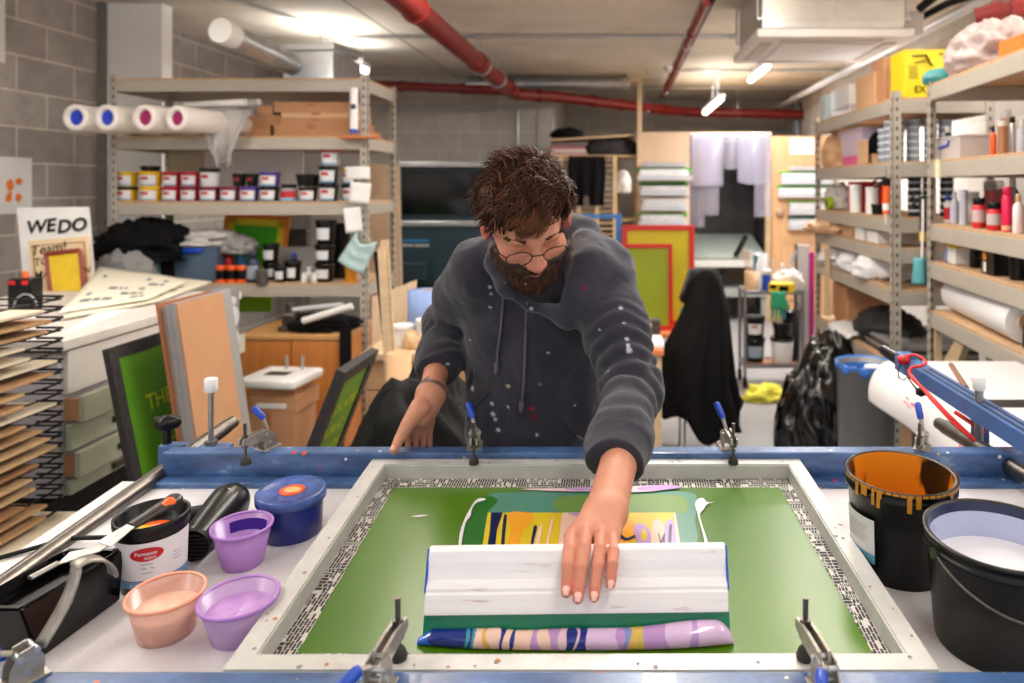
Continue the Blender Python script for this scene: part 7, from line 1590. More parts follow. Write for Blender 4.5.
mb = MB(); mb.add([c+fn_*.0004+e1*(.006+.006*math.cos(q))+TN*(.004+.008*math.sin(q)) for q in np.linspace(0, 2*PI, 13)[:-1]], [tuple(range(12))]); mb.build('paint_blot', mat('blot_yellow', (224, 170, 40), .35), bb)
sp2 = thing('scraper', 'bare steel scraper blade lying on the black caddy', 'scraper', T(85, 556, BED+.085)); o2 = Vector(sp2.location)
hh_ = BED+hA+.010
q = [T(56, 566, hh_)-o2, T(100, 552, hh_)-o2, T(112, 544, hh_)-o2, T(70, 553, hh_)-o2]; MB().prism(q, TN*.0015).build('blade', STEEL, sp2)
q = [T(52, 569, hh_)-o2, T(62, 562, hh_)-o2, T(38, 575, hh_)-o2]; MB().tube([T(58, 563, hh_)-o2, T(30, 578, hh_-.002)-o2], .006, 10, flat=.5).build('handle', STEEL, sp2)
bt = ton('ink_stopper', 'bright blue stopper at the front left corner of the table', 'stopper', 4, 652, h=BED); MB().lathe([(.022, 0), (.022, .02), (.018, .026), (0, .027)], 24, cap1=False).build('cap', BLUE, bt)
# ------------------------------------------------------------------ ink buckets at right
def bucket(label, px, py, R0, R1, H, yaw, wet, level, inner, rimm):
    t = ton('ink_bucket', label, 'bucket', px, py)
    MB().lathe([(R0, 0), (R0*1.01, .004), (R1*.97, H*.86), (R1*1.02, H*.865), (R1*1.02, H*.90), (R1*1.0, H*.905), (R1*1.0, H*.96), (R1*1.03, H*.965), (R1*1.03, H*.995), (R1*.99, H), (R1*.95, H*.99)], 56, cap1=False).build('tub', BLACKP, t)
    MB().lathe([(R1*.95, H*.99), (R1*.93, H*.9)], 56, cap0=False, cap1=False).build('inner_rim', rimm, t); MB().lathe([(R1*.93, H*.9), (R0*.95+(R1-R0)*level, H*level)], 56, cap0=False, cap1=False).build('inner_wall', inner, t)
    MB().lathe([(R0*.95+(R1-R0)*level, H*level), (0, H*level)], 56, cap0=False, cap1=False).build('ink', wet, t)
    mb = MB(); mb.tube([(R1*1.04*math.cos(a), -R1*1.04*abs(math.sin(a))*1.0-.002, H*.88-.5*R1*math.sin(a)) for a in np.linspace(0, PI, 26)], .002, 6)
    for sx in (-1, 1): mb.tube([(sx*R1*1.0, 0, H*.88), (sx*R1*1.07, 0, H*.88)], .007, 12)
    h = mb.build('handle', DSTEEL, t); h.rotation_euler.z = yaw
    return t
OIN = bpy.data.materials.new('orange_ink_wall')
def oin(m, c1, c2):
    m.use_nodes = True; nt = m.node_tree; N = nt.nodes; L = nt.links; b = N['Principled BSDF']; tc = N.new('ShaderNodeTexCoord'); nz = N.new('ShaderNodeTexNoise'); nz.inputs['Scale'].default_value = 16; nz.inputs['Detail'].default_value = 3
    mp = N.new('ShaderNodeMapping'); mp.inputs['Scale'].default_value = (1, 1, .45); L.new(tc.outputs['Object'], mp.inputs[0]); L.new(mp.outputs[0], nz.inputs[0])
    cr = N.new('ShaderNodeValToRGB'); cr.color_ramp.interpolation = 'EASE'; cr.color_ramp.elements[0].position = .40; cr.color_ramp.elements[1].position = .46; cr.color_ramp.elements[0].color = lin(c2); cr.color_ramp.elements[1].color = lin(c1)
    L.new(nz.outputs[0], cr.inputs[0]); L.new(cr.outputs[0], b.inputs['Base Color']); b.inputs['Roughness'].default_value = .3
oin(OIN, (214, 132, 28), (40, 26, 12))
WIN = bpy.data.materials.new('white_ink_wall'); oin(WIN, (188, 194, 222), (58, 62, 84))
bk1 = bucket('black ink bucket with orange inside behind the front bucket', 899, 566, .070, .083, .155, 2.2, mat('ink_orange_wet', (206, 124, 24), .25), .30, OIN, OIN)
MB().band(.0745, .03, .1, -1.8, -.85, 18, r1=.0795).build('label', mat('label_pale', (226, 222, 222), .55), bk1)
MB().band(.0751, .03, .045, -1.8, -.85, 18, r1=.0763).build('label_band', mat('label_cyan', (110, 186, 214), .5), bk1)
mb = MB()
for k in range(6): mb.band(.0782+.0004*k, .06+.005*k, .0615+.005*k, -1.65, -1.1+.05*(k % 3), 8)
mb.build('label_print', mat('label_text_pale', (190, 186, 188), .6), bk1)
mb = MB(); rr = random.Random(8)
for k in range(9):
    a = rr.uniform(-1.4, 1.4); mb.band(.0868, .146-rr.uniform(.004, .02), .154, a, a+.05+.08*rr.random(), 3)
for k in range(26):
    a = -1.6+3.2*k/26; mb.band(.0863, .1505, .1548, a, a+.1, 2)
mb.build('orange_drips', mat('drip_orange', (196, 130, 40), .35), bk1)
bk2 = bucket('large black bucket of white ink at the front right', 998, 640, .080, .096, .150, .2, mat('ink_white_wet', (236, 232, 236), .3), .66, WIN, mat('rim_navy', (40, 48, 76), .3))
mb = MB()
mb.band(.0925*.985, .112, .146, 2.1, 2.6, 8); mb.build('ink_smear', mat('smear_white', (206, 208, 226), .35), bk2)
# ------------------------------------------------------------------ one-arm rail and cloth at right
ra = thing('squeegee_rail', 'blue steel rail with red bungee cord slanting over the right end of the table', 'rail', P(907, 365, 2.0)); o_ = Vector(ra.location)
pA, pB = P(903, 362, 2.0)-o_, P(1024, 437, 1.44)-o_; d = pB-pA; pB = pA+d*1.5; dn_ = d.normalized(); sd = dn_.cross(Vector((0, 0, 1))).normalized(); un = sd.cross(dn_).normalized()
if un.z < 0: un = -un
RP_ = mat('rail_blue', (62, 100, 156), .4, var=.18, scale=20)
mb = MB()
def bar(mb, a, b_, w, h, off=Vector()): 
    q = [a+sd*w/2-un*h/2, a-sd*w/2-un*h/2, a-sd*w/2+un*h/2, a+sd*w/2+un*h/2]; q = [p+off for p in q]; mb.prism(q, b_-a)
bar(mb, pA, pB, .046, .036); mb.build('rail_bar', RP_, ra)
mb = MB(); bar(mb, pA+d*.25, pB, .006, .004, un*.0175+sd*.009); bar(mb, pA+d*.25, pB, .006, .004, un*.0175-sd*.009); mb.build('rail_groove', mat('groove_dark', (30, 44, 72), .5), ra)
MB().tube([pA, pA-dn_*.012, pA-dn_*.13], [.017, .018, .015], 18).build('end_grip', BLACKP, ra)
MB().box(pA+d*.035+un*.022+sd*.0, (.04, .05, .014), .004).build('end_block', RP_, ra)
CORD = mat('cord_red', (214, 26, 24), .45)
def pr(px, py, D): return P(px, py, D)-o_
mb = MB().tube(smooth_path([pr(905, 357, 1.95), pr(916, 355, 1.9), pr(926, 362, 1.86), pr(921, 366, 1.83), pr(911, 368, 1.83), pr(911, 377, 1.81), pr(928, 393, 1.74), pr(950, 416, 1.66), pr(976, 441, 1.6)]), .0036, 8)
mb.tube([pr(908, 371, 1.83), pr(930, 398, 1.72), pr(955, 425, 1.64), pr(976, 442, 1.6)], .0034, 8); mb.tube([pr(955, 412, 1.66), pr(985, 432, 1.6)], .005, 8); mb.build('bungee_cord', CORD, ra)
mb = MB().tube([pr(903, 360, 1.93), pr(898, 370, 1.92), pr(899, 378, 1.9), pr(904, 380, 1.9), pr(910, 374, 1.9), pr(908, 378, 1.85), pr(914, 386, 1.8), pr(920, 392, 1.78)], .0022, 6); mb.lathe([(0, -.012), (.012, -.006), (.013, .006), (0, .012)], 14, pr(921, 392, 1.77), cap0=False, cap1=False); mb.build('black_cord', BLACKM, ra)
MB().lathe([(.0, 0), (.016, .002), (.016, .02), (0, .022)], 16, pr(904, 364, 1.93), cap0=False, cap1=False).build('red_knob', RED, ra)
# side table with white vinyl
sX0 = .965; sZ = .885
stb = thing('side_table', 'white topped side table behind the rail at the right', 'table', (1.35, 2.2, 0)); MB().b2(sX0+.03-1.35, .07, -.45, .42, sZ-.03, sZ-.004, .004).build('table_top', LTAN, stb)
for sx in (sX0+.08-1.35, .03):
    for sy in (-.4, .36): MB().b2(sx-.025, sx+.025, sy-.025, sy+.025, 0, sZ-.03).build('leg', DSTEEL, stb)
vn = thing('vinyl_sheet', 'white vinyl sheet with black bars and pink marks draped over the side table', 'sheet', (sX0, 2.2, sZ)); 
def vsheet(u, v):      # u 0..1 across: 0 = hanging end, 1 = far right on table ; v depth 0 near 1 far
    y = -.5+.98*v; s_ = u*.79-.32
    bulge = .05*math.sin(PI*v)+.04*v
    if s_ < 0: a = abs(s_)/.32; return Vector((-.062*math.sin(a*1.9)-.012*math.sin(9*v)*a, y+.10*(1-v)*abs(s_), .004-.15*a**1.4-.02*a*math.sin(5*v+1)))
    return Vector((s_, y, .002+.012*math.sin(7*v+3*s_)*max(0, 1-s_*2)*0+.003))
MB().sheet(vsheet, 60, 30, .002).build('sheet', mat('vinyl_white', (232, 228, 228), .45), vn)
mb = MB()
for (u0, u1, v0, v1) in ((.44, .70, .42, .50), (.74, .99, .42, .52), (.60, .99, .2, .3)): 
    q = [vsheet(u0, v0), vsheet(u1, v0), vsheet(u1, v1), vsheet(u0, v1)]; mb.add([p+Vector((0, 0, .0012)) for p in q], [(0, 1, 2, 3)])
mb.build('black_bars', mat('vinyl_black', (26, 24, 24), .5), vn)
mb = MB(); rr = random.Random(3); 
for (u, v, n_) in ((.16, .62, 5), (.2, .25, 5), (.62, .68, 2), (.4, .8, 2)):
    for k in range(n_):
        uu, v_ = u+.012*k, v+.03*math.sin(k*1.9); q = [vsheet(uu, v_), vsheet(uu+.009, v_+.01), vsheet(uu+.012, v_+.035), vsheet(uu+.002, v_+.03)]
        nrm = (q[1]-q[0]).cross(q[2]-q[0]).normalized(); nrm = nrm if (nrm.x < 0 or nrm.z > .5) else -nrm; mb.add([p+nrm*.002 for p in q], [(0, 1, 2, 3)])
mb.build('pink_marks', mat('mark_pink', (232, 60, 110), .5), vn)
solo(MB().tube([P(951, 365, 2.45), P(966, 388, 2.05)], .008, 10), 'copper_rod', mat('copper', (150, 96, 70), .4, .5), 'thin copper rod leaning against the blue rail', 'rod') if True else None
# ================================================================== PERSON (smooth implicit surfaces meshed by surface nets)
def va(p): return np.array(p, dtype=np.float64)
class SDF:
    def __init__(s): s.p = []; s.post = None
    def cone(s, a, b, ra, rb, k=.012, op='u', flat=None):
        a, b = va(a), va(b); ab = b-a; L2 = max(ab@ab, 1e-12)
        n = None if flat is None else va(flat[0])/np.linalg.norm(flat[0]); f = 1 if flat is None else flat[1]
        def fn(p):
            q = p-a; t = np.clip(q@ab/L2, 0, 1); w = q-t[:, None]*ab
            if n is not None: w = w+((w@n)*(f-1))[:, None]*n
            return np.sqrt((w*w).sum(1))-(ra+t*(rb-ra))
        s.p.append((fn, (a+b)/2, math.sqrt(L2)/2+max(ra, rb), k, op)); return s
    def chain(s, pts, rs, k=.012, op='u', flat=None):
        for i in range(len(pts)-1): s.cone(pts[i], pts[i+1], rs[i], rs[i+1], k, op, flat)
        return s
    def ell(s, c, r, B=None, k=.02, op='u'):
        c, r = va(c), va(r); B = np.eye(3) if B is None else B
        def fn(p):
            q = (p-c)@B; k0 = np.sqrt(((q/r)**2).sum(1)); k1 = np.sqrt(((q/r**2)**2).sum(1))+1e-9
            return k0*(k0-1)/k1
        s.p.append((fn, c, r.max(), k, op)); return s
    def cut(s, c, n, reach):   # remove what lies beyond plane (local)
        c, n = va(c), va(n)/np.linalg.norm(n)
        def fn(p): return np.where(((p-c)**2).sum(1) < reach*reach, -((p-c)@n), 1.0)
        s.p.append((fn, c, reach, 0, 'cut')); return s
    def ev(s, p, bc=None, hd=0):
        d = np.full(len(p), 1.0)
        for fn, c, R, k, op in s.p:
            if bc is not None and np.linalg.norm(bc-c) > R+hd+.06: continue
            x = fn(p)
            if op == 'u':
                if k > 0: h = np.maximum(k-np.abs(d-x), 0)/k; d = np.minimum(d, x)-h*h*k*.25
                else: d = np.minimum(d, x)
            elif op == 's': h = np.maximum(k-np.abs(d+x), 0)/k; d = np.maximum(d, -x)+h*h*k*.25
            elif op == 'cut': d = np.where(x < 1.0, np.maximum(d, -x), d)
        if s.post is not None: d = d+s.post(p)
        return d
    def mesh(s, h, B=8):
        lo = np.min([c-R for _, c, R, _, o in s.p if o == 'u'], 0)-.03; hi = np.max([c+R for _, c, R, _, o in s.p if o == 'u'], 0)+.03
        nb = np.ceil((hi-lo)/(h*B)).astype(int)+1; S = h*B
        g = np.stack(np.meshgrid(*[np.arange(n) for n in nb], indexing='ij'), -1).reshape(-1, 3)
        cen = lo+(g+.5)*S; hd = S*.87
        coarse = np.concatenate([s.ev(c) for c in np.array_split(cen, max(1, len(cen)//60000))])
        act = g[np.abs(coarse) < hd*1.35+.004]
        N = (nb*B+2).astype(np.int64); off = np.stack(np.meshgrid(*[np.arange(B+1)]*3, indexing='ij'), -1).reshape(-1, 3)
        key = lambda ijk: (ijk[..., 0]*N[1]+ijk[..., 1])*N[2]+ijk[..., 2]
        K = []; V = []; Q = []
        cub = [(0, 0, 0), (0, 0, 1), (0, 1, 0), (0, 1, 1), (1, 0, 0), (1, 0, 1), (1, 1, 0), (1, 1, 1)]
        ed = [(i, j) for i in range(8) for j in range(i+1, 8) if sum(abs(a-b) for a, b in zip(cub[i], cub[j])) == 1]
        for b in act:
            base = b*B; p = lo+(base+off)*h
            v = s.ev(p, lo+(b+.5)*S, hd).reshape(B+1, B+1, B+1)
            sg = v < 0
            if sg.all() or not sg.any(): continue
            cs = [v[i:B+i, j:B+j, k:B+k] for i, j, k in cub]; ss = [c < 0 for c in cs]; cnt = sum(x.astype(int) for x in ss)
            m = (cnt > 0) & (cnt < 8); idx = np.argwhere(m)
            cv = np.stack([c[m] for c in cs], 1); acc = np.zeros((len(idx), 3)); num = np.zeros(len(idx))
            for i, j in ed:
                a_, b_ = cv[:, i], cv[:, j]; x = (a_ < 0) != (b_ < 0); t = np.where(x, a_/(a_-b_+1e-12), 0)
                ci, cj = np.array(cub[i]), np.array(cub[j]); acc += np.where(x[:, None], ci+t[:, None]*(cj-ci), 0); num += x
            K.append(key(base+idx)); V.append(lo+(base+idx+acc/num[:, None])*h)
            for ax in range(3):
                sl0 = [slice(0, B)]*3; sl1 = [slice(0, B)]*3; sl1[ax] = slice(1, B+1)
                a_, b_ = sg[tuple(sl0)], sg[tuple(sl1)]; e = np.argwhere(a_ != b_)
                if not len(e): continue
                inside = a_[a_ != b_]; u, w = (ax+1) % 3, (ax+2) % 3; eu = np.zeros(3, int); eu[u] = 1; ew = np.zeros(3, int); ew[w] = 1; c = base+e
                q = np.stack([key(c-eu-ew), key(c-ew), key(c), key(c-eu)], 1); q[~inside] = q[~inside][:, ::-1]; Q.append(q)
        K = np.concatenate(K); V = np.concatenate(V); Q = np.concatenate(Q)
        K, ui = np.unique(K, return_index=True); V = V[ui]; f = np.searchsorted(K, Q); f = np.clip(f, 0, len(K)-1)
        ok = (K[f] == Q).all(1); return V, f[ok]
    def trace(s, px, py, d0=.8, d1=2.2):
        o = va((0, 0, EYE)); dr = va(P(px, py, 1.0))-o; t = d0
        for _ in range(80):
            d = s.ev((o+dr*t)[None])[0]; t += max(d, .0004)*.8
            if d < .0006: break
        return Vector(o+dr*t)
def obj_np(name, V, F, m, parent, col=None):
    me = bpy.data.meshes.new(name); me.vertices.add(len(V)); me.vertices.foreach_set('co', V.astype(np.float32).ravel())
    me.loops.add(F.size); me.loops.foreach_set('vertex_index', F.astype(np.int32).ravel()); me.polygons.add(len(F))
    me.polygons.foreach_set('loop_start', np.arange(0, F.size, 4, dtype=np.int32)); me.polygons.foreach_set('use_smooth', np.ones(len(F), bool)); me.update(calc_edges=True); me.validate()
    me.materials.append(m)
    if col is not None:
        ca = me.color_attributes.new('Col', 'FLOAT_COLOR', 'POINT'); ca.data.foreach_set('color', np.concatenate([col, np.ones((len(col), 1))], 1).astype(np.float32).ravel())
    o = bpy.data.objects.new(name, me); COL.objects.link(o); o.parent = parent; return o
def normals(s, V, e=.002):
    g = np.stack([s.ev(V+e*np.eye(3)[i])-s.ev(V-e*np.eye(3)[i]) for i in range(3)], 1); return g/(np.linalg.norm(g, axis=1)[:, None]+1e-9)
LN = lambda c: np.array(lin(c)[:3])
man = thing('person', 'bearded man with glasses in a paint-flecked dark hoodie, leaning over the table pushing the squeegee', 'person', (0, 0, 0))
# head frame
HC = va(P(527, 220, 1.44)); HS = va((1.0, .93, .92))
Rm = Matrix.Rotation(math.radians(-8), 3, 'Y') @ Matrix.Rotation(math.radians(15), 3, 'Z') @ Matrix.Rotation(math.radians(42), 3, 'X')
HB = np.stack([va(Rm @ Vector(v)) for v in ((1, 0, 0), (0, -1, 0), (0, 0, 1))], 1)   # columns: image right, face forward, crown
def hp(x, y, z): return HC+HB@(va((x, y, z))*HS)
# landmarks
NB = va(P(541, 262, 1.66)); RS, LS = va(P(474, 268, 1.63)), va(P(602, 266, 1.585))
RE, RW = va(P(447, 324, 1.80)), va(P(431, 394, 1.575)); LE, LW = va(P(631, 390, 1.42)), va(P(605, 513, 1.10))
PEL = va(P(533, 470, 1.78)); CHE = va(P(538, 310, 1.70))
b = SDF()
def head_skin(b):
    def e(c, r, k=.02, op='u'): b.ell(hp(*c), va(r)*HS, HB, k, op)
    def c(a, bb, ra, rb, k=.012, op='u'): b.cone(hp(*a), hp(*bb), ra*.94, rb*.94, k, op)
    e((0, -.012, .03), (.075, .095, .092)); e((0, .03, -.045), (.058, .062, .075), .03); c((-.0, .066, -.1), (0, .07, -.102), .026, .026, .03)
    c((-.035, .078, .026), (.035, .078, .026), .013, .013, .02)
    for s in (-1, 1):
        e((s*.042, .06, -.022), (.022, .024, .02), .02); e((s*.03, .092, .003), (.017, .014, .012), .01, 's'); e((s*.031, .071, .003), (.0165, .0165, .0135), .004)
        c((s*.012, .1, -.034), (s*.011, .092, -.03), .0085, .008, .006); e((s*.080, -.004, -.006), (.011, .019, .034), .006); e((s*.090, .003, -.004), (.006, .009, .018), .004, 's')
        c((s*.05, .01, -.075), (s*.02, .06, -.1), .018, .016, .03)
    c((0, .088, .014), (0, .112, -.03), 0.008, .0112, .012); c((-.018, .083, -.062), (.018, .083, -.062), .006, .006, .008); c((-.014, .081, -.073), (.014, .081, -.073), .0075, .0075, .006); c((-.02, .094, -.0675), (.02, .094, -.0675), .0035, .0035, .004, 's')
head_skin(b)
b.cone(hp(0, -.03, -.06), NB, .056, .062, .03); b.cone(NB, CHE, .08, .10, .04); b.cone(CHE, PEL, .10, .11, .05)
b.cone(NB+[-.01, 0, -.03], RS, .06, .045, .04); b.cone(NB+[.01, 0, -.03], LS, .06, .045, .04)
b.chain([RS, RE, RW], [.045, .034, .0245], .02); b.chain([LS, LE], [.047, .040], .02)
# left forearm (right side of the picture)
wl_ = va((1, 0, 0)); fm = LE*.4+LW*.6+va((.004, 0, .0))
b.chain([LE, fm, LW+[-.008, 0, 0]], [.030, .0285, .0225], .012); b.chain([fm+[.004, 0, -.004], LW+[.010, 0, -.002]], [.0265, .022], .012)
fing = {}
def finger(name, pts, rs): fing[name] = [va(p) for p in pts]; b.chain(fing[name], rs, .0012 if name[0] == 'r' and len(name) == 2 else .002)
M_ = {'i': P(571, 535.5, 1.04), 'm': P(586, 531.5, 1.045), 'r': P(601, 533, 1.045), 'p': P(613, 539, 1.04)}
for k, dx, rr0 in (('i', -.012, .0125), ('m', -.004, .013), ('r', .004, .0125), ('p', .012, .0115)):
    b.cone(LW+[dx, 0, .002], va(M_[k])+[0, .0, -.003], .019, rr0-.002, .014)
b.cone(va(M_['i'])+[.004, .03, -.012], va(M_['p'])+[-.004, .03, -.012], .012, .011, .015)
finger('i', [M_['i'], P(569.5, 550, 1.012), P(568, 566, .990), P(567, 583, .977), P(566.3, 592, .968)], [.0094, .0092, .0088, .0080, .0073])
finger('m', [M_['m'], P(584, 548, 1.013), P(581.5, 567, .989), P(579, 588, .971), P(578, 598, .962)], [.0096, .0094, .0090, .0082, .0075])
finger('r', [M_['r'], P(600, 549, 1.013), P(598, 567, .989), P(595, 588, .971), P(594.3, 597, .963)], [.0092, .0090, .0086, .0078, .0071])
finger('p', [M_['p'], P(613.5, 551, 1.012), P(612.5, 564, .991), P(611.3, 578, .980), P(610.6, 585, .974)], [.0085, .0081, .0077, .0070, .0064])
finger('t', [LW+[-.016, -.02, -.006], P(578, 533, 1.075), P(572, 548, 1.063), P(571, 560, 1.058)], [.016, .0125, .0105, .0085])
# right hand gripping the back beam (left side of the picture)
pk_ = va(P(419, 423, 1.55))
b.chain([RW+[-.006, 0, 0], va(P(420, 417, 1.545))], [.0245, .021], .02); b.chain([RW+[.008, .006, 0], va(P(425, 420, 1.565))], [.0205, .017], .02)
thumb_tip = va(T(394, 450, .012+.0095))
finger('rt', [P(420, 408, 1.54), P(408, 424, 1.515), P(400, 438, 1.50), thumb_tip], [.022, .0145, .0112, .0085])
finger('ri', [P(413, 422, 1.553), P(408.5, 438, 1.575), P(408, 450, 1.588), P(409, 460, 1.585)], [.011, .0064, .0060, .0056])
finger('rm', [P(420, 424, 1.562), P(416, 439, 1.585), P(415.5, 451, 1.592), P(416, 462, 1.588)], [.011, .0066, .0062, .0058])
finger('rr', [P(426, 424, 1.57), P(423.5, 438, 1.588), P(423, 450, 1.593), P(423, 461, 1.59)], [.0105, .0064, .0060, .0056])
finger('rp', [P(431, 420, 1.575), P(430, 433, 1.59), P(430, 446, 1.597), P(430, 457, 1.594)], [.0095, .0058, .0055, .0050])
# legs inside the trousers
KN = [va((PEL[0]-.10, 1.80, .50)), va((PEL[0]+.10, 1.86, .50))]; AN = [va((PEL[0]-.12, 1.86, .09)), va((PEL[0]+.12, 1.95, .09))]
for i in range(2):
    hpj = PEL+[(-.085, .085)[i], 0, -.08]; b.chain([PEL, hpj, KN[i], AN[i], AN[i]+[0, -.11, -.05]], [.08, .075, .05, .035, .03], .03)
V, F = b.mesh(.0026)
# skin colour
SK = LN((208, 146, 118)); RDN = LN((196, 96, 80)); C = np.tile(SK, (len(V), 1))
def mixc(C, w, col): return C*(1-w[:, None])+w[:, None]*col
C = mixc(C, np.clip(.5+fbm(V, 45, 3)*.5, 0, 1)*.35, LN((186, 110, 86)))
for nm_, pts in fing.items():
    pass
hl = (V-HC)@HB/HS
gd = lambda c, r: np.exp(-(((hl-va(c))/va(r))**2).sum(1))
for s in (-1, 1): C = mixc(C, .45*gd((s*.045, .075, -.025), (.025, .04, .02)), RDN); C = mixc(C, .8*gd((s*.08, 0, -.005), (.015, .03, .04)), LN((226, 116, 96))); C = mixc(C, .55*gd((s*.031, .085, .012), (.018, .02, .007)), LN((178, 92, 78)))
C = mixc(C, .5*gd((0, .12, -.03), (.016, .03, .02)), RDN); C = mixc(C, .8*gd((0, .09, -.068), (.022, .02, .008)), LN((176, 92, 86)))
for k in 'imrp':
    q = fing[k]
    C = mixc(C, .55*np.exp(-((V-q[0])**2).sum(1)/.011**2), RDN); C = mixc(C, .55*np.exp(-((V-q[2])**2).sum(1)/.009**2), RDN); C = mixc(C, .5*np.exp(-((V-q[4])**2).sum(1)/.014**2), LN((208, 104, 96)))
    dseg = np.min(np.linalg.norm(V[:, None]-np.stack([q[1], q[3]])[None], axis=2), 1); C = mixc(C, .3*np.exp(-(dseg/.014)**2), RDN)
# tattoo on the right forearm
ax = RW-RE; L_ax = np.linalg.norm(ax); ax /= L_ax; rel = V-RE; sa = rel@ax; rad = np.linalg.norm(rel-sa[:, None]*ax, axis=1)
tb0 = L_ax-.008; tl = sa-tb0-.18*(V[:, 0]-RW[0]); on = (rad < .05) & (V[:, 0] < RW[0]+.06)
C = mixc(C, np.where(on, np.clip((.0065-np.abs(tl))/.002, 0, 1), 0)*.8, LN((52, 58, 62)))
tl2 = np.abs(tl+.35*(V[:, 0]-(RW[0]-.012)))
C = mixc(C, np.where(on & (V[:, 0] < RW[0]-.006), np.clip((.0055-np.abs(tl+.012+.6*(V[:, 0]-RW[0]+.008)))/.0015, 0, 1), 0)*.75, LN((52, 58, 62)))
skin = vcmat('skin', .48, .12, 260, sss=.12, var=.08, spec=.4)
body = obj_np('body', V, F, skin, man, C)
# nails
NAIL = mat('nail', (236, 186, 172), .25)
for k in 'imrp':
    q = fing[k]; tip = Vector(q[4]); d = (tip-Vector(q[3])).normalized(); up = (Vector((0, -1, .62))); up = (up-d*up.dot(d)).normalized(); sd = d.cross(up).normalized(); r = {'i': .0075, 'm': .0077, 'r': .0073, 'p': .0066}[k]
    def fnl(u, v, tip=tip, d=d, up=up, sd=sd, r=r):
        a = (u-.5)*1.9; w = .72+.28*math.sin(PI*min(1, v*1.3+.15)); return tip+d*(-.0045+.0115*v)+sd*(r*math.sin(a)*.86*w)+up*(r*math.cos(a)*(1-.28*max(0, v-.55)**1.5)+.0006-.002*max(0, v-.5))
    MB().sheet(fnl, 8, 8, .0008).build('fingernail', NAIL, man)
def fn2(u, v):
    tip = Vector(thumb_tip); d = (tip-Vector(fing['rt'][2])).normalized(); up = Vector((-.3, -.5, .8)); up = (up-d*up.dot(d)).normalized(); sd = d.cross(up).normalized(); a = (u-.5)*1.9
    return tip+d*(-.004+.0115*v)+sd*(.0086*math.sin(a)*.85)+up*(.0086*math.cos(a)+.0006)
MB().sheet(fn2, 8, 6, .0008).build('fingernail', NAIL, man)
# ------------------------------------------------------------------ hoodie
h = SDF()
h.ell(P(538, 312, 1.70), (.180, .125, .16), None, .05); h.ell(P(535, 385, 1.715), (.160, .118, .17), None, .06); h.ell(P(534, 428, 1.725), (.158, .115, .085), None, .05)
h.cone(P(486, 274, 1.65), P(594, 270, 1.61), .066, .066, .05); h.ell(P(540, 268, 1.72), (.16, .10, .11), None, .06)
h.chain([RS+[.01, 0, -.005], RE*.5+RS*.5, RE, RE*.5+RW*.5, RW*.78+RE*.22], [.066, .054, .048, .041, .037], .035); h.chain([LS+[-.005, 0, -.01], LE*.55+LS*.45, LE, LE*.55+LW*.45, LE*.22+LW*.78], [.074, .062, .055, .049, .045], .035)
rc = RW*.70+RE*.30; h.cut(rc, RW-RE, .085); lc = LE*.34+LW*.66; h.cut(lc, LW-LE, .112)
h.chain([P(500, 250, 1.55), P(497, 262, 1.52), P(508, 285, 1.50), P(530, 301, 1.51)], [.026, .026, .022, .018], .02)     # hood edge, left of face
h.chain([P(584, 244, 1.58), P(590, 268, 1.525), P(582, 298, 1.50), P(566, 316, 1.50)], [.036, .046, .036, .018], .025)     # thick hood fold, right of face
h.chain([P(606, 262, 1.58), P(612, 282, 1.55), P(600, 300, 1.53)], [.03, .03, .018], .03)
h.chain([P(500, 250, 1.60), P(515, 236, 1.68), P(545, 230, 1.72), P(580, 236, 1.66)], [.036, .045, .05, .045], .03)
h.chain([P(530, 301, 1.51), P(548, 309, 1.515), P(566, 316, 1.50)], [.012, .010, .014], .02)
h.ell(P(540, 256, 1.50), (.058, .07, .10), None, .015, 's')
lc_ = LE*.34+LW*.66
seg = [(RE, RW-RE, .062), (LE, LW-LE, .07), (LS, LE-LS, .085)]
def folds(p):
    d = .006*fbm(p+3, 9, 3)+.0016*fbm(p, 40, 2)
    for i, (a, ab, R) in enumerate(seg):
        L = np.linalg.norm(ab); u = ab/L; q = p-a; s_ = q@u; rad = np.linalg.norm(q-s_[:, None]*u, axis=1)
        w = np.clip(1-(rad/R)**4, 0, 1)*np.clip(1-np.abs(s_-.02)/.17, 0, 1) if i < 2 else np.clip(1-(rad/R)**4, 0, 1)*np.clip((s_-.1)/.1, 0, 1)*np.clip((L+.02-s_)/.05, 0, 1)
        d = d+w*.006*np.sin(2*PI*s_/.036+5*vnoise(p, 14)+(q[:, 0]*18))
    t = p-va(P(540, 400, 1.62)); w = np.exp(-(t[:, 0]/.16)**2-(t[:, 2]/.2)**2)*np.clip((1.72-p[:, 1])/.1, 0, 1)
    d = d*np.clip(np.linalg.norm(p-lc_, axis=1)/.09, .15, 1)
    return d+w*(.006*np.sin(30*t[:, 2]+26*t[:, 0]+4*vnoise(p, 6))+.004*np.sin(46*t[:, 0]-14*t[:, 2]+3*vnoise(p+2, 8)))
h.post = folds
V, F = h.mesh(.0036)
HCOL = LN((52, 50, 61)); C = np.tile(HCOL, (len(V), 1)); C = C*(1+.18*fbm(V, 5, 3))[:, None]
def near_c(c, r): return np.exp(-(np.linalg.norm(V-va(c), axis=1)/r)**6)
rr = random.Random(21); SPW = LN((196, 200, 214)); SPR = LN((150, 30, 44))
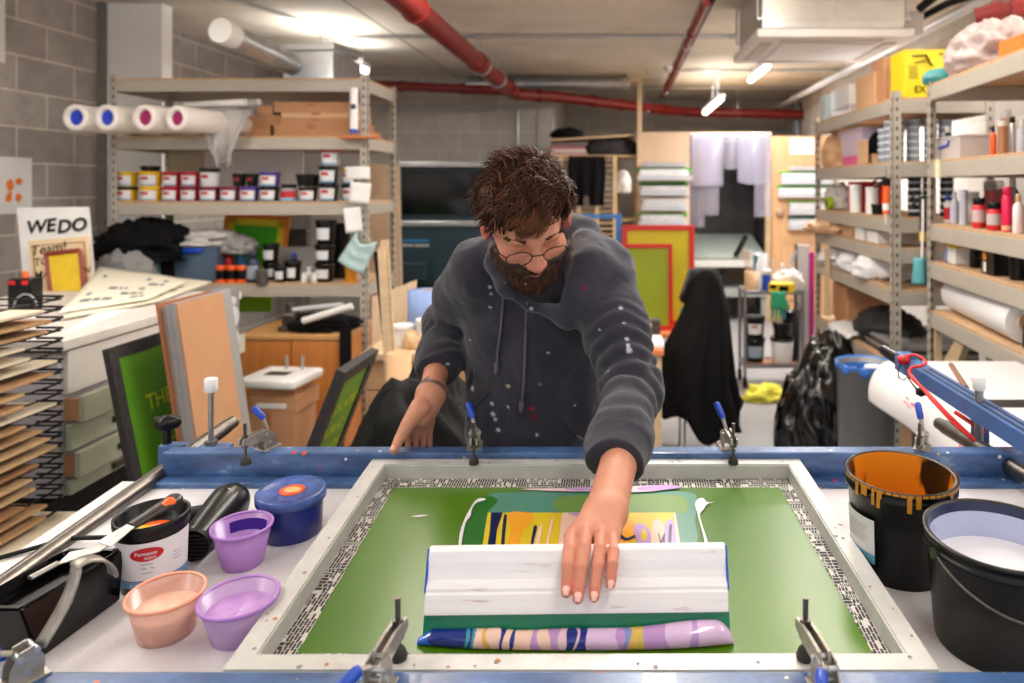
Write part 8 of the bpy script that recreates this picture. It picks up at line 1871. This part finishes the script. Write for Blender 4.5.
for px, py, r, col in [(621, 308, 3, SPW), (624, 323, 2, SPW), (627, 339, 3, SPW), (629, 350, 4, SPW), (628, 345, 2.6, SPW), (608, 371, 2, SPW), (472, 388, 4, SPW), (492, 404, 2.6, SPW), (493, 414, 3, SPW), (495, 419, 2.4, SPW), (490, 287, 2.4, SPW), (491, 294, 2, SPW), (490, 307, 2, SPW), (498, 430, 2.6, SPW), (508, 386, 2.6, LN((190, 170, 150))), (448, 364, 2.4, SPW), (531, 309, 2.4, SPW), (548, 353, 2, SPW), (532, 409, 3.5, SPR), (534, 417, 5, LN((110, 30, 44))), (585, 288, 3, LN((130, 30, 44))), (617, 449, 2.6, LN((170, 40, 44))), (618, 454, 2.6, LN((170, 40, 44))), (508, 407, 2, SPW), (537, 435, 2, SPW), (497, 370, 2.6, SPW), (470, 340, 1.6, SPW), (553, 390, 1.6, LN((120, 40, 60))), (500, 452, 2.4, SPW), (540, 384, 1.5, SPW), (575, 405, 1.6, SPW), (600, 330, 1.6, SPW)]:
    q = h.trace(px, py); rad = r*.72*q.y/FP; w = near_c(q, rad); C = mixc(C, np.clip(w*1.4, 0, 1)*.85, col)
for c, d_ in ((rc, RW-RE), (lc, LW-LE)):
    d_ = d_/np.linalg.norm(d_); s_ = (V-c)@d_; near = np.linalg.norm(V-c, axis=1) < .09; C = mixc(C, np.where(near & (np.abs(s_+.046) < .0022), .6, 0.0), LN((30, 28, 36)))
hood = obj_np('hoodie', V, F, vcmat('hoodie_fleece', .92, .35, 420, sheen=.25, spec=.2), man, C)
DRAW = mat('drawstring', (92, 86, 100), .8)
for pts in ([(505, 283), (503, 305), (501, 330), (498, 352), (497, 366)], [(527, 303), (526, 330), (525, 360), (524, 385), (522, 404)]):
    q = [h.trace(x, y)+Vector((0, -.003, .001)) for x, y in pts]; q2 = []
    for i in range(len(q)-1): q2 += [q[i].lerp(q[i+1], k/4) for k in range(4)]
    q2.append(q[-1]); e = q2[-1]
    MB().tube(q2, .0030, 8).tube([e+Vector((0, 0, .006)), e, e+Vector((-.002, -.001, -.018))], [.0055, .006, .003], 8).build('drawstring', DRAW, man)
def seam(pts, r=.0018):
    q = [h.trace(x, y)+Vector((0, -.0006, 0)) for x, y in pts]; q2 = []
    for i in range(len(q)-1): q2 += [q[i].lerp(q[i+1], k/5) for k in range(5)]
    return q2+[q[-1]]
SEAM = mat('hoodie_seam', (52, 49, 60), .9)
mb = MB()
for pts in ([(489, 392), (480, 402), (472, 412), (467, 420)], [(563, 420), (570, 430), (577, 436), (584, 440)]):
    mb.tube(seam(pts), .0026, 6)
mb.build('pocket_seam', SEAM, man)
# trousers and shoes
t_ = SDF(); t_.ell(PEL+[0, -.005, .02], (.155, .115, .14), None, .05)
for i in range(2): t_.chain([PEL+[(-.08, .08)[i], 0, -.06], KN[i], AN[i]+[0, 0, .02]], [.092, .070, .058], .03)
t_.post = lambda p: .006*fbm(p, 10, 3)
V, F = t_.mesh(.008); obj_np('trousers', V, F, CLOTHB, man)
for i in range(2):
    s_ = SDF(); s_.chain([AN[i]+[0, .02, -.035], AN[i]+[0, -.17, -.055]], [.052, .042], .02); s_.cone(AN[i]+[0, 0, .05], AN[i], .05, .05, .02); s_.cut((AN[i][0], AN[i][1], .002), (0, 0, -1), .4)
    V, F = s_.mesh(.006); obj_np('shoe', V, F, BLACKM, man)
MB().b2(PEL[0]-.03, PEL[0]+.0, T(537, 455, 0).y+.14, T(537, 455, 0).y+.15, 0.86, .93).build('apron_strap', CLOTHB, man)
# ------------------------------------------------------------------ hair, beard, brows
def strands(name, roots, nrm, flow, n, ln, r, seg_, m, curl=0.0, lift=.3, seed=1, sides=3):
    rg = np.random.default_rng(seed); mb = MB(); ids = rg.choice(len(roots), n, replace=len(roots) < n)
    for i in ids:
        p = Vector(roots[i]); nv_ = Vector(nrm[i]); f = Vector(flow(roots[i])); f = f-nv_*f.dot(nv_)
        if f.length < 1e-4: f = nv_.orthogonal()
        f = (f.normalized()+Vector(rg.normal(0, .22, 3))).normalized(); L = ln*(.6+.8*rg.random()); st = L/seg_; pts = [p-nv_*.003]; d = (f+nv_*lift*(.4+1.2*rg.random())).normalized(); ph = rg.random()*6.3; sd = f.cross(nv_).normalized()
        for k in range(seg_):
            d = (d+sd*curl*math.sin(ph+k*1.3)-nv_*lift*.34+Vector((0, 0, -.05))).normalized(); pts.append(pts[-1]+d*st)
        rs = [r*.9]+[r*(1-.85*(k/seg_)**2) for k in range(1, seg_+1)]; mb.tube(pts, rs, sides, caps=False)
    return mb.build(name, m, man)
hs = SDF()
def e(c, r, k=.03, op='u'): hs.ell(hp(*c), va(r)*HS, HB, k, op)
e((0, -.02, .042), (.077, .094, .086)); e((-.005, -.005, .08), (.068, .08, .040)); e((-.03, .04, .085), (.046, .046, .030)); e((.03, .036, .085), (.042, .046, .027)); e((0, -.06, -.02), (.07, .055, .06))
e((.014, .113, .028), (.082, .066, .082), .02, 's'); e((0, .07, -.09), (.12, .08, .09), .02, 's')
for s in (-1, 1): e((s*.09, .008, -.022), (.032, .036, .052), .006, 's')
hs.post = lambda p: .0065*np.abs(fbm(p, 22, 2))-.006+.003*np.sin(260*((p-HC)@HB)[:, 0]+9*fbm(p, 16, 2))
V, F = hs.mesh(.003); HN = normals(hs, V)
HAIR = mat('hair_brown', (66, 40, 26), .55, var=.45, scale=60, spec=.25); HAIR2 = mat('hair_tips', (110, 66, 40), .5, var=.3, scale=70, spec=.25)
cap = obj_np('hair', V, F, mat('hair_base', (46, 28, 18), .9, var=.4, scale=70, spec=.08), man)
loc = (V-HC)@HB/HS; topm = (loc[:, 2] > .02)
def flow_top(p):
    l = HB.T@(va(p)-HC); n1 = 1.3*math.sin(46*l[1]+30*l[0]+17*l[2]); v = va((-.75+3*l[0]+n1, .55+.8*math.sin(38*l[0]+25*l[1]) if l[1] > -.05 else -.3, -.3)); return HB@v
ids = topm & ~((np.abs(loc[:, 0]) > .07) & (loc[:, 2] < .045)) & ~((loc[:, 1] > .045) & (loc[:, 2] < .10)); strands('hair_locks', V[ids], HN[ids], flow_top, 3800, .027, .0016, 6, HAIR, .32, .34, 2)
strands('hair_locks', V[ids], HN[ids], flow_top, 1500, .029, .0012, 6, HAIR2, .36, .36, 3)
low = (~topm) & ~((np.abs(loc[:, 0]) > .05) & (loc[:, 1] > -.04))
def flow_dn(p): return HB@va((0, -.3, -1))
strands('hair_locks', V[low], HN[low], flow_dn, 700, .02, .0015, 4, HAIR, .1, .25, 4)
mb = MB(); rg = np.random.default_rng(9)
for k in range(190):
    x = rg.normal(-.018, .018); x0 = x+.02+rg.normal(0, .008); z0 = .112-.35*abs(x0); L = .068*rg.uniform(.5, 1.1) if -.035 < x < .012 else .034*rg.uniform(.5, 1)
    pts = []; bend = rg.normal(0, .006)
    for t in np.linspace(0, 1, 8):
        zz = z0-L*t; yy = .070+.034*math.sin(min(1, t*1.4)*1.7)-.010*t*t; pts.append(hp(x0+(x-x0)*t*1.1+bend*math.sin(t*3), yy+rg.normal(0, .0008), zz))
    mb.tube(pts, [.0016*(1-.8*t**2) for t in np.linspace(0, 1, 8)], 3, caps=False)
mb.build('fringe', HAIR2, man)
# beard
bs = SDF()
def e2(c, r, k=.02, op='u'): bs.ell(hp(*c), va(r)*HS, HB, k, op)
e2((0, .032, -.055), (.0615, .0665, .074)); bs.cone(hp(0, .068, -.106), hp(0, .07, -.108), .030, .029, .02); 
for s in (-1, 1): bs.cone(hp(s*.056, .008, -.07), hp(s*.025, .062, -.104), .0185, .0195, .02)
e2((0, .12, -.014), (.052, .058, .045), .008, 's'); e2((0, .06, .03), (.12, .12, .060), .008, 's'); e2((0, .106, -.069), (.021, .026, .0075), .004, 's')
bs.cone(hp(-.03, .084, -.062), hp(0, .097, -.051), .007, .007, .006); bs.cone(hp(.03, .084, -.062), hp(0, .097, -.051), .007, .007, .006)
bs.post = lambda p: .004*np.abs(fbm(p, 60, 2))-.0022
V, F = bs.mesh(.0026); BN = normals(bs, V); BEARD = mat('beard_brown', (58, 34, 22), .55, var=.5, scale=120, spec=.3); BEARD2 = mat('beard_ginger', (112, 62, 34), .5, var=.3, spec=.3)
obj_np('beard', V, F, BEARD, man)
fr_ = ((V-HC)@HB)[:, 1] > -.01
strands('beard_hairs', V[fr_], BN[fr_], lambda p: HB@va((0, .25, -1)), 1700, .011, .0009, 3, BEARD, .15, .8, 5); strands('beard_hairs', V[fr_], BN[fr_], lambda p: HB@va((0, .3, -1)), 500, .012, .0008, 3, BEARD2, .2, .9, 6)
mb = MB(); rg = np.random.default_rng(12)
for s in (-1, 1):
    for k in range(70):
        t = rg.random(); x = s*(.014+.036*t); z = .026+.007*math.sin(t*2.6)-.004*t+rg.normal(0, .0022); y = .0905-.02*t*t; q = va((x, y, z)); mb.tube([hp(*q), hp(*(q+[s*.005, .003, .002])), hp(*(q+[s*.0095, .0015, .0015]))], [.0007, .0007, .0003], 3, caps=False)
mb.build('eyebrow', HAIR, man)
# glasses
gm = mat('glasses_frame', (34, 30, 30), .3, .7); mb = MB(); gz, gy = .002, .112
for s in (-1, 1): mb.tube([hp(s*.0345+.0235*math.cos(a), gy-.10*abs(.0235*math.cos(a)+.01*1)*.5-.004*(s*math.cos(a) > .5), gz+.0195*math.sin(a)) for a in np.linspace(0, 2*PI, 37)], .0011, 8)
mb.tube([hp(-.011, gy-.001, gz+.004), hp(-.005, gy+.004, gz+.008), hp(.005, gy+.004, gz+.008), hp(.011, gy-.001, gz+.004)], .0012, 8)
for s in (-1, 1): mb.tube([hp(s*.058, gy-.006, gz+.006), hp(s*.068, gy-.018, gz+.008), hp(s*.074, .04, .006), hp(s*.077, .0, .008), hp(s*.078, -.018, -.01)], .0012, 6)
gl_ = mb.build('glasses', gm, man)
for s in (-1, 1): MB().add([hp(s*.0345+.0228*math.cos(a), gy-.0015, gz+.0188*math.sin(a)) for a in np.linspace(0, 2*PI, 33)[:-1]], [tuple(range(32))]).build('glasses_lens', mat('lens', (255, 255, 255), .02, alpha=.03), gl_)
